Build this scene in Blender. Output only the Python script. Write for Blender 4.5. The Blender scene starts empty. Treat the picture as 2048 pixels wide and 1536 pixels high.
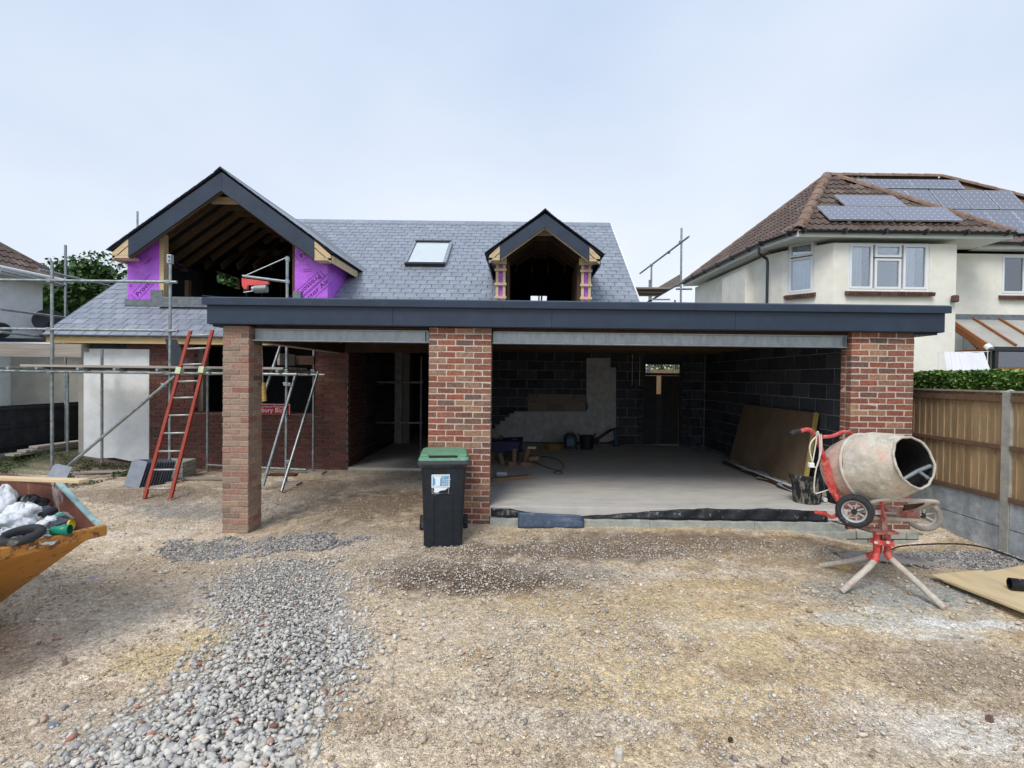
import bpy, math, random
import numpy as np
from mathutils import Vector, Matrix
from mathutils.geometry import tessellate_polygon, delaunay_2d_cdt
random.seed(7); RNG = np.random.default_rng(7)
PI = math.pi; R = math.radians
SC = bpy.context.scene; COL = SC.collection

# ---------------------------------------------------------------- camera, sky, sun, exposure
EYE = 1.84; F = 1010.0; CX = 1045.0; CY = 768.0
PITCH = math.atan(13/1010); ROLL = 0.0118
fwd = Vector((0, math.cos(PITCH), -math.sin(PITCH))); upv = Vector((0, math.sin(PITCH), math.cos(PITCH))); rgt = Vector((1, 0, 0))
r2 = math.cos(ROLL)*rgt + math.sin(ROLL)*upv; u2 = math.cos(ROLL)*upv - math.sin(ROLL)*rgt
cd = bpy.data.cameras.new('camera'); cam = bpy.data.objects.new('camera', cd); COL.objects.link(cam)
M3 = Matrix((r2, u2, -fwd)).transposed().to_4x4(); M3.translation = (0, 0, EYE); cam.matrix_world = M3
cd.sensor_width = 36; cd.lens = 36*F/2048; cd.shift_x = -(CX-1024)/2048; cd.clip_start = .05; cd.clip_end = 900
SC.camera = cam
SUN_EL, SUN_ROT = 52, 205     # soft sun behind the photographer, a little to the left
w = bpy.data.worlds.new('World'); SC.world = w; w.use_nodes = True
nt = w.node_tree; nt.nodes.clear()
def wn(t, **k):
    n = nt.nodes.new(t)
    for a, b in k.items(): setattr(n, a, b)
    return n
sky = wn('ShaderNodeTexSky', sky_type='NISHITA', sun_disc=False); sky.sun_elevation = R(SUN_EL); sky.sun_rotation = R(SUN_ROT)
sky.air_density = 1.0; sky.dust_density = 2.5
b1 = wn('ShaderNodeBackground'); b1.inputs['Strength'].default_value = .12
b2 = wn('ShaderNodeBackground'); b2.inputs['Strength'].default_value = .74
tc = wn('ShaderNodeTexCoord'); nz = wn('ShaderNodeTexNoise'); nz.inputs['Scale'].default_value = 1.5; nz.inputs['Detail'].default_value = 4; nz.inputs['Roughness'].default_value = .45
mp = wn('ShaderNodeMapping'); mp.inputs['Scale'].default_value = (1, 1, 1.8)
rp = wn('ShaderNodeValToRGB'); rp.color_ramp.elements[0].position = .3; rp.color_ramp.elements[0].color = (.59,.68,.83,1); rp.color_ramp.elements[1].position = .68; rp.color_ramp.elements[1].color = (.80,.845,.925,1)
sx = wn('ShaderNodeSeparateXYZ'); zr = wn('ShaderNodeValToRGB')
zr.color_ramp.elements[0].position = 0; zr.color_ramp.elements[0].color = (1.14,1.10,1.04,1); zr.color_ramp.elements[1].position = .6; zr.color_ramp.elements[1].color = (.86,.92,.99,1)
mu = wn('ShaderNodeMix', data_type='RGBA', blend_type='MULTIPLY'); mu.inputs[0].default_value = 1
ms = wn('ShaderNodeMixShader'); ms.inputs[0].default_value = .88
ou = wn('ShaderNodeOutputWorld'); L = nt.links.new
L(tc.outputs['Generated'], mp.inputs[0]); L(mp.outputs[0], nz.inputs['Vector']); L(nz.outputs['Fac'], rp.inputs[0])
L(tc.outputs['Generated'], sx.inputs[0]); L(sx.outputs['Z'], zr.inputs[0]); L(rp.outputs[0], mu.inputs[6]); L(zr.outputs[0], mu.inputs[7])
L(sky.outputs[0], b1.inputs[0]); L(mu.outputs[2], b2.inputs[0]); L(b1.outputs[0], ms.inputs[1]); L(b2.outputs[0], ms.inputs[2]); L(ms.outputs[0], ou.inputs[0])
sd = bpy.data.lights.new('sun', 'SUN'); sd.energy = 1.5; sd.angle = R(26); sd.color = (1, .94, .86)
so = bpy.data.objects.new('sun', sd); COL.objects.link(so)
az = R(SUN_ROT); sdir = Vector((math.sin(az)*math.cos(R(SUN_EL)), math.cos(az)*math.cos(R(SUN_EL)), math.sin(R(SUN_EL))))
so.rotation_euler = sdir.to_track_quat('Z', 'Y').to_euler(); so.location = (0, -5, 12)
SC.view_settings.view_transform = 'Standard'; SC.view_settings.look = 'None'; SC.view_settings.exposure = 0.62; SC.view_settings.gamma = 1
SC.view_settings.use_curve_mapping = False
SC.render.engine = 'CYCLES'; SC.cycles.max_bounces = 8; SC.cycles.diffuse_bounces = 4; SC.cycles.transparent_max_bounces = 12

# ---------------------------------------------------------------- helpers
def ray(px, py):
    dx = px-CX; dy = CY-py
    return fwd + (dx/F)*r2 + (dy/F)*u2
def at(px, py, Y):
    d = ray(px, py); t = Y/d.y
    return Vector((d.x*t, Y, EYE+d.z*t))
def atz(px, py, z):
    d = ray(px, py); t = (z-EYE)/d.z
    return Vector((d.x*t, d.y*t, z))
def proj(p):
    d = Vector(p)-Vector((0, 0, EYE)); zc = d.dot(fwd)
    return CX+F*d.dot(r2)/zc, CY-F*d.dot(u2)/zc
def sm(x, a, b):
    t = np.clip((x-a)/(b-a), 0, 1); return t*t*(3-2*t)
def hgt(X, Y):
    X = np.asarray(X, float); Y = np.asarray(Y, float)
    h = -.16*sm(-X, 2.2, 3.4)*(1-sm(-X, 5.2, 7.0))*sm(Y, 4.2, 5.6)*(1-sm(Y, 6.9, 8.2))
    h = h - .22*np.exp(-((X-4.45)**2/.5+(Y-6.15)**2/.09))
    h = h + .24*sm(-X, 7.6, 9.0)*sm(Y, 8.2, 9.8) + .10*sm(-X, 6.8, 8)*sm(Y, 9.0, 9.8)
    h = h - .05*sm(-Y, -4.0, -2.0) - .045*sm(6.25-Y, 0, .7)
    return h
def g(x, y): return float(hgt(x, y))

MATS = {}
def _ramp(nodes, stops, interp='LINEAR'):
    r = nodes.new('ShaderNodeValToRGB'); cr = r.color_ramp; cr.interpolation = interp
    while len(cr.elements) > 1: cr.elements.remove(cr.elements[-1])
    for i, (p, c) in enumerate(stops):
        e = cr.elements[0] if i == 0 else cr.elements.new(p)
        e.position = p; e.color = (*c, 1)
    return r
def mat(name, stops, rnd=False, scale=6, lo=.8, hi=1.15, stains=(), rough=.7, bump=0, bscale=60, metal=0, spec=.4, stretch=(1,1,1), vcol=False, interp='LINEAR', coat=0, rvar=0):
    m = bpy.data.materials.new(name); m.use_nodes = True; t = m.node_tree; N = t.nodes; K = t.links.new
    bs = N['Principled BSDF']; bs.inputs['Roughness'].default_value = rough; bs.inputs['Metallic'].default_value = metal
    bs.inputs['Specular IOR Level'].default_value = spec; bs.inputs['Coat Weight'].default_value = coat
    if isinstance(stops[0], (int, float)): stops = [(0, stops)]
    geo = N.new('ShaderNodeNewGeometry'); mpn = N.new('ShaderNodeMapping'); mpn.inputs['Scale'].default_value = stretch
    K(geo.outputs['Position'], mpn.inputs[0])
    n1 = N.new('ShaderNodeTexNoise'); n1.inputs['Scale'].default_value = scale; n1.inputs['Detail'].default_value = 6; n1.inputs['Roughness'].default_value = .6; K(mpn.outputs[0], n1.inputs['Vector'])
    if vcol:
        a = N.new('ShaderNodeVertexColor'); a.layer_name = 'Col'; col = a.outputs[0]
    else:
        r = _ramp(N, stops, interp); col = r.outputs[0]
        if rnd:
            oi = N.new('ShaderNodeObjectInfo'); ad = N.new('ShaderNodeMath'); ad.operation = 'ADD'; K(oi.outputs['Random'], ad.inputs[0]); K(geo.outputs['Random Per Island'], ad.inputs[1])
            fr = N.new('ShaderNodeMath'); fr.operation = 'FRACT'; K(ad.outputs[0], fr.inputs[0]); K(fr.outputs[0], r.inputs[0])
        else: K(n1.outputs['Fac'], r.inputs[0])
    if lo != 1 or hi != 1:
        mr = N.new('ShaderNodeMapRange'); mr.inputs[1].default_value = .3; mr.inputs[2].default_value = .7; mr.inputs[3].default_value = lo; mr.inputs[4].default_value = hi; K(n1.outputs['Fac'], mr.inputs[0])
        mx = N.new('ShaderNodeMix'); mx.data_type = 'RGBA'; mx.blend_type = 'MULTIPLY'; mx.inputs[0].default_value = 1; K(col, mx.inputs[6]); K(mr.outputs[0], mx.inputs[7]); col = mx.outputs[2]
    for (sc_, c_, a_, b_, st_) in stains:          # scale, colour, ramp from, ramp to, strength
        n2 = N.new('ShaderNodeTexNoise'); n2.inputs['Scale'].default_value = sc_; n2.inputs['Detail'].default_value = 8; n2.inputs['Roughness'].default_value = .65; K(mpn.outputs[0], n2.inputs['Vector'])
        m2 = N.new('ShaderNodeMapRange'); m2.inputs[1].default_value = a_; m2.inputs[2].default_value = b_; m2.inputs[4].default_value = st_; K(n2.outputs['Fac'], m2.inputs[0])
        mx = N.new('ShaderNodeMix'); mx.data_type = 'RGBA'; K(m2.outputs[0], mx.inputs[0]); K(col, mx.inputs[6]); mx.inputs[7].default_value = (*c_, 1); col = mx.outputs[2]
    K(col, bs.inputs['Base Color'])
    if rvar:
        m3 = N.new('ShaderNodeMapRange'); m3.inputs[1].default_value = .3; m3.inputs[2].default_value = .7; m3.inputs[3].default_value = rough-rvar; m3.inputs[4].default_value = rough+rvar; K(n1.outputs['Fac'], m3.inputs[0]); K(m3.outputs[0], bs.inputs['Roughness'])
    if bump:
        nb = N.new('ShaderNodeTexNoise'); nb.inputs['Scale'].default_value = bscale; nb.inputs['Detail'].default_value = 5; K(mpn.outputs[0], nb.inputs['Vector'])
        bp = N.new('ShaderNodeBump'); bp.inputs['Strength'].default_value = 1; bp.inputs['Distance'].default_value = bump; K(nb.outputs['Fac'], bp.inputs['Height']); K(bp.outputs[0], bs.inputs['Normal'])
    MATS[name] = m; return m
def glassmat(name, tint, gloss, rough=.02, trans=(1,1,1)):
    m = bpy.data.materials.new(name); m.use_nodes = True; t = m.node_tree; N = t.nodes; N.clear(); K = t.links.new
    o = N.new('ShaderNodeOutputMaterial'); a = N.new('ShaderNodeBsdfTransparent'); a.inputs[0].default_value = (*trans, 1)
    b = N.new('ShaderNodeBsdfGlossy'); b.inputs[0].default_value = (*tint, 1); b.inputs['Roughness'].default_value = rough
    lw = N.new('ShaderNodeLayerWeight'); lw.inputs[0].default_value = .35; ad = N.new('ShaderNodeMath'); ad.operation = 'ADD'; ad.use_clamp = True; ad.inputs[1].default_value = gloss
    K(lw.outputs['Fresnel'], ad.inputs[0]); s = N.new('ShaderNodeMixShader'); K(ad.outputs[0], s.inputs[0]); K(a.outputs[0], s.inputs[1]); K(b.outputs[0], s.inputs[2]); K(s.outputs[0], o.inputs[0])
    MATS[name] = m; return m

WL = {}                                               # world location of every object made
def thing(name, label, cat, loc=(0,0,0), group=None, kind=None):
    o = bpy.data.objects.new(name, None); COL.objects.link(o); o.location = loc; WL[o] = Matrix.Translation(loc)
    o.empty_display_size = .2; return tag(o, label, cat, group, kind)
def tag(o, label=None, cat=None, group=None, kind=None):
    if label: o['label'] = label
    if cat: o['category'] = cat
    if group: o['group'] = group
    if kind: o['kind'] = kind
    return o
def put(name, mesh, parent, M):
    """place a (shared) mesh with world matrix M under parent"""
    o = bpy.data.objects.new(name, mesh); COL.objects.link(o)
    M = M.copy()
    if parent is not None:
        o.parent = parent; M2 = WL[parent].inverted() @ M
    else: M2 = M
    o.matrix_local = M2 if parent is not None else M2
    if parent is None: o.matrix_world = M2
    WL[o] = M.copy(); return o
class MB:
    def __init__(s): s.v = []; s.f = []; s.n = 0
    def add(s, vs, fs):
        b = len(s.v); s.v += [tuple(p) for p in vs]; s.f += [tuple(i+b for i in f) for f in fs]; return s
    def box(s, a, b):
        x0, y0, z0 = [min(p, q) for p, q in zip(a, b)]; x1, y1, z1 = [max(p, q) for p, q in zip(a, b)]
        return s.add([(x0,y0,z0),(x1,y0,z0),(x1,y1,z0),(x0,y1,z0),(x0,y0,z1),(x1,y0,z1),(x1,y1,z1),(x0,y1,z1)], [(0,3,2,1),(4,5,6,7),(0,1,5,4),(1,2,6,5),(2,3,7,6),(3,0,4,7)])
    def obox(s, c, ax, ay, az):                       # centre and three half-axis vectors
        c = Vector(c); ax = Vector(ax); ay = Vector(ay); az = Vector(az)
        P = [c+i*ax+j*ay+k*az for k in (-1,1) for (i,j) in ((-1,-1),(1,-1),(1,1),(-1,1))]
        return s.add(P, [(0,3,2,1),(4,5,6,7),(0,1,5,4),(1,2,6,5),(2,3,7,6),(3,0,4,7)])
    def beam(s, p, q, wd, ht, up=(0,0,1)):
        p = Vector(p); q = Vector(q); d = (q-p); L_ = d.length; d.normalize(); sd_ = d.cross(Vector(up)).normalized(); u_ = sd_.cross(d)
        return s.obox((p+q)/2, d*L_/2, sd_*wd/2, u_*ht/2)
    def prism(s, poly, off):                          # poly: list of 3d points, off: extrusion vector
        n = len(poly); A = [Vector(p) for p in poly]; B = [p+Vector(off) for p in A]
        tr = tessellate_polygon([A]); b = len(s.v)
        s.v += [tuple(p) for p in A+B]
        s.f += [tuple(b+i for i in t) for t in tr] + [tuple(b+n+i for i in reversed(t)) for t in tr]
        s.f += [(b+i, b+(i+1) % n, b+n+(i+1) % n, b+n+i) for i in range(n)]
        return s
    def tube(s, pts, r, n=10, cap=True, closed=False):
        P = [Vector(p) for p in pts]; m = len(P); rr = r if isinstance(r, (list, tuple)) else [r]*m
        b = len(s.v); up = None
        for i in range(m):
            if closed: d = (P[(i+1) % m]-P[i-1])
            else: d = (P[min(i+1, m-1)]-P[max(i-1, 0)])
            d.normalize()
            if up is None:
                up = Vector((0,0,1)) if abs(d.z) < .9 else Vector((1,0,0))
            sdv = d.cross(up).normalized(); up = sdv.cross(d).normalized()
            for k in range(n):
                a = 2*PI*k/n; s.v.append(tuple(P[i]+rr[i]*(math.cos(a)*sdv+math.sin(a)*up)))
        for i in range(m if closed else m-1):
            j = (i+1) % m
            for k in range(n): s.f.append((b+i*n+k, b+i*n+(k+1) % n, b+j*n+(k+1) % n, b+j*n+k))
        if cap and not closed: s.f.append(tuple(b+k for k in reversed(range(n)))); s.f.append(tuple(b+(m-1)*n+k for k in range(n)))
        return s
    def lathe(s, prof, org, axis, n=32, close=False, wob=None):   # prof: (t, r)
        a = Vector(axis).normalized(); e = a.cross(Vector((0,0,1)) if abs(a.z) < .9 else Vector((1,0,0))).normalized(); f_ = a.cross(e); b = len(s.v); o = Vector(org)
        for (t_, r_) in prof:
            for k in range(n):
                q = 2*PI*k/n; rw = r_*(1+(wob(t_, q) if wob else 0)); s.v.append(tuple(o+a*t_+rw*(math.cos(q)*e+math.sin(q)*f_)))
        for i in range(len(prof)-1):
            for k in range(n): s.f.append((b+i*n+k, b+(i+1)*n+k, b+(i+1)*n+(k+1) % n, b+i*n+(k+1) % n))
        return s
    def sheet(s, nu, nv, fn):
        b = len(s.v)
        for j in range(nv+1):
            for i in range(nu+1): s.v.append(tuple(fn(i/nu, j/nv)))
        for j in range(nv):
            for i in range(nu): a = b+j*(nu+1)+i; s.f.append((a, a+1, a+nu+2, a+nu+1))
        return s
    def mesh(s, name, material, smooth=False):
        me = bpy.data.meshes.new(name); me.from_pydata(s.v, [], s.f); me.validate()
        if material is not None: me.materials.append(MATS[material] if isinstance(material, str) else material)
        if smooth: me.polygons.foreach_set('use_smooth', [True]*len(me.polygons))
        me.update(); return me
    def build(s, name, material, parent=None, smooth=False, bevel=0, label=None, cat=None, group=None, kind=None, auto=None):
        A = np.array(s.v); c = Vector(((A[:,0].min()+A[:,0].max())/2, (A[:,1].min()+A[:,1].max())/2, A[:,2].min()))
        s.v = [(x-c.x, y-c.y, z-c.z) for x, y, z in s.v]
        o = put(name, s.mesh(name, material, smooth), parent, Matrix.Translation(c))
        if bevel:
            md = o.modifiers.new('bevel', 'BEVEL'); md.width = bevel; md.segments = 2; md.limit_method = 'ANGLE'; md.angle_limit = R(40)
        if auto is not None and smooth:
            md = o.modifiers.new('es', 'EDGE_SPLIT'); md.split_angle = R(auto)
        return tag(o, label, cat, group, kind)
def bx(name, a, b, m, parent=None, **k): return MB().box(a, b).build(name, m, parent, **k)
def text(name, s, size, M, m, parent, ext=.0008, sx_=1, align='LEFT'):
    c = bpy.data.curves.new(name, 'FONT'); c.body = s; c.size = size; c.extrude = ext; c.align_x = align; c.space_character = 1.05; c.offset = size*.012
    c.materials.append(MATS[m]); tmp = bpy.data.objects.new('tmp', c); COL.objects.link(tmp); bpy.context.view_layer.update()
    me = bpy.data.meshes.new_from_object(tmp.evaluated_get(bpy.context.evaluated_depsgraph_get())); COL.objects.unlink(tmp); bpy.data.objects.remove(tmp); bpy.data.curves.remove(c)
    if not me.materials: me.materials.append(MATS[m])
    return put(name, me, parent, M @ Matrix.Diagonal((sx_, 1, 1, 1)))
def frame(o, x, y):                                   # matrix from origin and x, y axes
    x = Vector(x).normalized(); y = Vector(y).normalized(); z = x.cross(y).normalized(); y = z.cross(x)
    m = Matrix((x, y, z)).transposed().to_4x4(); m.translation = Vector(o); return m
# shared unit meshes: chamfered box, origin at its centre
_cb = {}
def cbox(lx, ly, lz, m, ch=.004, jit=.0015, var=3):
    key = (round(lx,3), round(ly,3), round(lz,3), m)
    if key not in _cb:
        L_ = []
        for q in range(var):
            rn = random.Random(q*17+3); h = [lx/2, ly/2, lz/2]; vs = []; idx = {}
            for sx_ in (-1,1):
                for sy in (-1,1):
                    for sz in (-1,1):
                        jj = [rn.uniform(-jit, jit) for _ in range(3)]
                        for k in range(3):
                            p = [sx_*h[0], sy*h[1], sz*h[2]]
                            for w_ in range(3):
                                if w_ != k: p[w_] -= (sx_,sy,sz)[w_]*min(ch, h[w_]*.4)
                            idx[(sx_,sy,sz,k)] = len(vs); vs.append([p[i]+jj[i] for i in range(3)])
            fs = []
            for k in range(3):
                a, b = [i for i in range(3) if i != k]
                for s_ in (-1,1):
                    c = []
                    for (p, q2) in ((-1,-1),(1,-1),(1,1),(-1,1)):
                        t_ = [0,0,0]; t_[k] = s_; t_[a] = p; t_[b] = q2; c.append(idx[(*t_, k)])
                    fs.append(c if (s_ > 0) == (k != 1) else c[::-1])
            for k in range(3):                         # edges parallel to axis k
                a, b = [i for i in range(3) if i != k]
                for p in (-1,1):
                    for q2 in (-1,1):
                        c = []
                        for s_, ordr in ((-1, (a,b)), (1, (b,a))):
                            t_ = [0,0,0]; t_[k] = s_; t_[a] = p; t_[b] = q2
                            for kk in ordr: c.append(idx[(*t_, kk)])
                        fs.append(c)
            for sx_ in (-1,1):
                for sy in (-1,1):
                    for sz in (-1,1): fs.append([idx[(sx_,sy,sz,k)] for k in range(3)])
            me = bpy.data.meshes.new('unit'); me.from_pydata(vs, [], fs); me.materials.append(MATS[m])
            import bmesh
            b_ = bmesh.new(); b_.from_mesh(me); bmesh.ops.recalc_face_normals(b_, faces=b_.faces); b_.to_mesh(me); b_.free()
            L_.append(me)
        _cb[key] = L_
    return random.choice(_cb[key])
def pieces(name, items, m, parent, limit=300, prio=None, ch=.004, jit=.0015, maxstuff=True):
    """items: (world matrix, (lx,ly,lz)). nearest/most visible `limit` as objects, the rest joined"""
    if prio is None: prio = lambda M: (M.translation-Vector((0,0,EYE))).length
    items = sorted(items, key=lambda it: prio(it[0])); out = []
    for M, d in items[:limit]: out.append(put(name, cbox(*d, m, ch, jit), parent, M))
    rest = items[limit:]
    if rest:
        b = MB()
        for M, d in rest:
            h = [q/2 for q in d]
            P = [M @ Vector((i*h[0], j*h[1], k*h[2])) for k in (-1,1) for (i,j) in ((-1,-1),(1,-1),(1,1),(-1,1))]
            b.add(P, [(0,3,2,1),(4,5,6,7),(0,1,5,4),(1,2,6,5),(2,3,7,6),(3,0,4,7)])
        b.build(name, m, parent, kind='stuff')
    return out
def T(x, y, z): return Matrix.Translation((x, y, z))
def jit3(a=.0015): return Matrix.Translation((random.uniform(-a,a), random.uniform(-a,a), random.uniform(-a,a))) @ Matrix.Rotation(random.uniform(-.004,.004), 4, 'Z')
def course_items(org, u, n, width, z0, rows, L_, H_, D_, joint, holes=(), off=.5, minw=.03):
    """running bond on a vertical face: org = left bottom front corner, u along, n outward. -> items"""
    org = Vector(org); u = Vector(u); n = Vector(n); it = []
    base = Matrix((u, -n, Vector((0,0,1)))).transposed().to_4x4()
    for r in range(rows):
        z = z0+r*(H_+joint); x = -(L_+joint)*off if r % 2 else 0
        while x < width-1e-3:
            a = max(x, 0); b = min(x+L_, width); x += L_+joint
            segs = [(a, b)]
            for (h0, h1, hz0, hz1) in holes:
                if hz0-H_*.5 < z+H_/2-.0 and z+H_/2 < hz1:
                    if z+H_/2 > hz0:
                        ns = []
                        for (p, q) in segs:
                            if q <= h0 or p >= h1: ns.append((p, q))
                            else:
                                if p < h0: ns.append((p, h0))
                                if q > h1: ns.append((h1, q))
                        segs = ns
            for (p, q) in segs:
                if q-p < minw: continue
                wdt = round((q-p)*50)/50 if (q-p) < L_-.005 else L_
                wdt = min(wdt, q-p+.004)
                c = org+u*((p+q)/2)-n*(D_/2); B = base.copy(); B.translation = (c.x, c.y, org.z+z+H_/2)
                it.append((B @ jit3(), (round(wdt,3), D_, H_)))
    return it
def polyplate(name, outer, holes, fn, thick, m, parent, **k):
    """plate from 2d outline with holes; fn maps 2d to 3d, thick is the extrusion vector"""
    rings = [outer]+list(holes); flat = [p for r_ in rings for p in r_]; ed = []; s0 = 0
    for r_ in rings: ed += [(s0+i, s0+(i+1) % len(r_)) for i in range(len(r_))]; s0 += len(r_)
    vv, _e, ff, ov, _oe, _of = delaunay_2d_cdt([Vector(p) for p in flat], ed, [], 0, 1e-6)
    def ins(p, r_):
        c = False
        for i in range(len(r_)):
            (x0, y0), (x1, y1) = r_[i], r_[(i+1) % len(r_)]
            if (y0 > p[1]) != (y1 > p[1]) and p[0] < (x1-x0)*(p[1]-y0)/(y1-y0)+x0: c = not c
        return c
    tr = []
    for t in ff:
        q = [sum(vv[i][k] for i in t)/3 for k in (0, 1)]
        if ins(q, outer) and not any(ins(q, h_) for h_ in holes): tr.append(tuple(t))
    off = Vector(thick); A0 = [Vector(fn(*p)) for p in vv]; n0 = len(A0); n = len(flat); A = [Vector(fn(*p)) for p in flat]
    b = MB(); b.v = [tuple(p) for p in A]+[tuple(p+off) for p in A]+[tuple(p) for p in A0]+[tuple(p+off) for p in A0]
    b.f = [tuple(2*n+i for i in t) for t in tr]+[tuple(2*n+n0+i for i in reversed(t)) for t in tr]; s0 = 0
    for r_ in rings:
        q = len(r_); b.f += [(s0+i, s0+(i+1) % q, n+s0+(i+1) % q, n+s0+i) for i in range(q)]; s0 += q
    return b.build(name, m, parent, **k)
# ---------------------------------------------------------------- materials
mat('brick_red', [(0,(.25,.085,.055)),(.16,(.17,.082,.062)),(.3,(.29,.095,.06)),(.43,(.135,.085,.072)),(.56,(.31,.115,.07)),(.68,(.20,.078,.058)),(.8,(.27,.17,.12)),(.9,(.37,.20,.12)),(1,(.115,.078,.07))], rnd=True, scale=38, lo=.62, hi=1.35, stains=((55,(.5,.33,.27),.55,.8,.5),(20,(.12,.08,.07),.6,.75,.4),(7,(.50,.42,.36),.62,.74,.35)), rough=.85, bump=.003, bscale=140)
mat('brick_pink', [(0,(.36,.25,.19)),(.15,(.30,.14,.115)),(.28,(.38,.28,.215)),(.42,(.25,.185,.155)),(.55,(.37,.20,.15)),(.7,(.31,.235,.19)),(.84,(.43,.305,.22)),(.92,(.13,.10,.095)),(1,(.30,.17,.14))], rnd=True, scale=34, lo=.72, hi=1.25, stains=((30,(.17,.12,.11),.6,.72,.6),(60,(.55,.38,.29),.55,.8,.5)), rough=.9, bump=.004, bscale=120)
mat('brick_house', [(0,(.16,.060,.050)),(.3,(.12,.055,.048)),(.5,(.19,.070,.054)),(.75,(.105,.055,.05)),(1,(.17,.095,.075))], rnd=True, scale=30, lo=.7, hi=1.25, stains=((40,(.4,.27,.22),.6,.8,.4),), rough=.88, bump=.003, bscale=120)
mat('mortar_pale', (.58,.51,.43), scale=30, lo=.75, hi=1.15, rough=.95, bump=.002, bscale=200)
mat('mortar_tan', (.40,.29,.22), scale=30, lo=.75, hi=1.15, rough=.95, bump=.002, bscale=200)
mat('mortar_grey', (.30,.24,.21), scale=30, lo=.75, hi=1.1, rough=.95)
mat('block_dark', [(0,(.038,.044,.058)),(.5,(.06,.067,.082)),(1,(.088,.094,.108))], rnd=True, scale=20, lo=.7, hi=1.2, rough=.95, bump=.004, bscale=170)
mat('block_mortar', (.30,.31,.33), scale=20, rough=.95)
mat('block_pale', [(0,(.20,.165,.15)),(1,(.27,.22,.19))], rnd=True, scale=14, lo=.8, hi=1.15, rough=.95, bump=.002)
mat('render_old', (.50,.51,.52), scale=7, lo=.72, hi=1.15, stains=((5,(.30,.29,.27),.52,.75,.7),(40,(.22,.2,.18),.68,.72,.6)), rough=.95, bump=.004, bscale=60)
mat('render_white', (.84,.87,.89), scale=5, lo=.9, hi=1.06, stains=((3,(.5,.5,.48),.55,.8,.4),(60,(.35,.33,.3),.72,.75,.6)), rough=.92, bump=.003, bscale=90)
mat('render_cream', (.88,.865,.775), scale=3, lo=.9, hi=1.05, stains=((1.6,(.66,.64,.54),.5,.8,.6),(9,(.55,.53,.45),.62,.8,.35)), rough=.93, bump=.004, bscale=70)
mat('render_shade', (.36,.35,.31), scale=4, lo=.85, hi=1.1, rough=.95, bump=.004, bscale=60)  # darker render: the annexe wall's shade is put into the base colour
mat('anthracite', (.017,.032,.062), scale=3, lo=.8, hi=1.2, stains=((9,(.06,.08,.105),.55,.85,.4),(40,(.12,.14,.16),.70,.74,.3)), rough=.45, bump=.0010, bscale=300, spec=.5, rvar=.08)
mat('black_plastic', (.016,.020,.026), scale=8, lo=.7, hi=1.3, stains=((45,(.12,.12,.11),.66,.8,.35),), rough=.45, bump=.0006, bscale=260)
mat('slate', [(0,(.205,.235,.285)),(.35,(.24,.27,.325)),(.7,(.22,.25,.305)),(1,(.275,.305,.36))], rnd=True, scale=9, lo=.8, hi=1.18, stains=((3,(.33,.36,.43),.5,.8,.4),), rough=.42, bump=.0015, bscale=120, spec=.7)
mat('slate_dark', [(0,(.045,.055,.075)),(1,(.085,.095,.12))], rnd=True, scale=9, lo=.8, hi=1.2, rough=.5, bump=.001, bscale=150)
mat('slate_under', (.02,.022,.028), rough=.9)
mat('lead_flashing', (.17,.19,.21), scale=14, lo=.75, hi=1.3, stains=((30,(.32,.34,.35),.55,.75,.5),), rough=.5, bump=.003, bscale=30, metal=.3)
mat('steel_galv', (.36,.40,.43), scale=16, lo=.7, hi=1.25, stains=((45,(.55,.6,.63),.55,.8,.5),), rough=.45, metal=.65, stretch=(1,1,.4), bump=.0005, bscale=200, rvar=.1)
mat('scaffold_steel', (.33,.37,.38), scale=12, lo=.65, hi=1.3, stains=((60,(.5,.52,.5),.62,.75,.5),(25,(.2,.12,.07),.68,.76,.5)), rough=.42, metal=.7, rvar=.1)
mat('timber_new', [(0,(.54,.40,.22)),(.5,(.66,.51,.31)),(1,(.57,.42,.24))], scale=5, lo=.85, hi=1.1, stains=((22,(.35,.2,.09),.68,.74,.7),), stretch=(1,1,5), rough=.75, bump=.001)
mat('timber_eave', [(0,(.50,.36,.17)),(.5,(.62,.47,.24)),(1,(.52,.36,.16))], scale=5, lo=.8, hi=1.12, stains=((6,(.30,.34,.16),.6,.8,.4),(26,(.28,.15,.07),.7,.75,.8)), stretch=(.5,1,6), rough=.75, bump=.001)
mat('timber_rafter', [(0,(.085,.05,.027)),(1,(.13,.082,.045))], rnd=True, scale=6, lo=.75, hi=1.2, rough=.85, bump=.001)
mat('timber_dark', [(0,(.05,.028,.021)),(1,(.085,.048,.033))], scale=6, lo=.8, hi=1.2, rough=.9)
mat('board_old', [(0,(.30,.27,.24)),(.5,(.42,.38,.34)),(1,(.34,.30,.27))], rnd=True, scale=4, lo=.7, hi=1.2, stretch=(.25,3,6), stains=((14,(.18,.14,.11),.6,.75,.5),), rough=.9, bump=.002, bscale=30)
mat('roof_felt', (.03,.032,.04), rough=.9)
mat('membrane', (.52,.13,.80), scale=7, lo=.82, hi=1.15, rough=.36, bump=.022, bscale=7, spec=.5)
mat('print_dark', (.10,.01,.16), rough=.6)
mat('concrete', (.56,.54,.50), scale=4, lo=.88, hi=1.08, stains=((1.4,(.30,.30,.31),.45,.75,.5),(90,(.5,.5,.48),.6,.8,.4)), rough=.75, bump=.0015, bscale=90, stretch=(1,3,1), rvar=.12)
mat('concrete_kerb', (.36,.38,.35), scale=9, lo=.75, hi=1.2, stains=((20,(.55,.56,.52),.55,.75,.6),(8,(.22,.2,.16),.6,.8,.5)), rough=.92, bump=.004, bscale=60)
mat('concrete_post', (.40,.40,.36), scale=12, lo=.75, hi=1.15, stains=((60,(.22,.22,.19),.6,.7,.5),), rough=.92, bump=.002, bscale=120)
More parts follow.
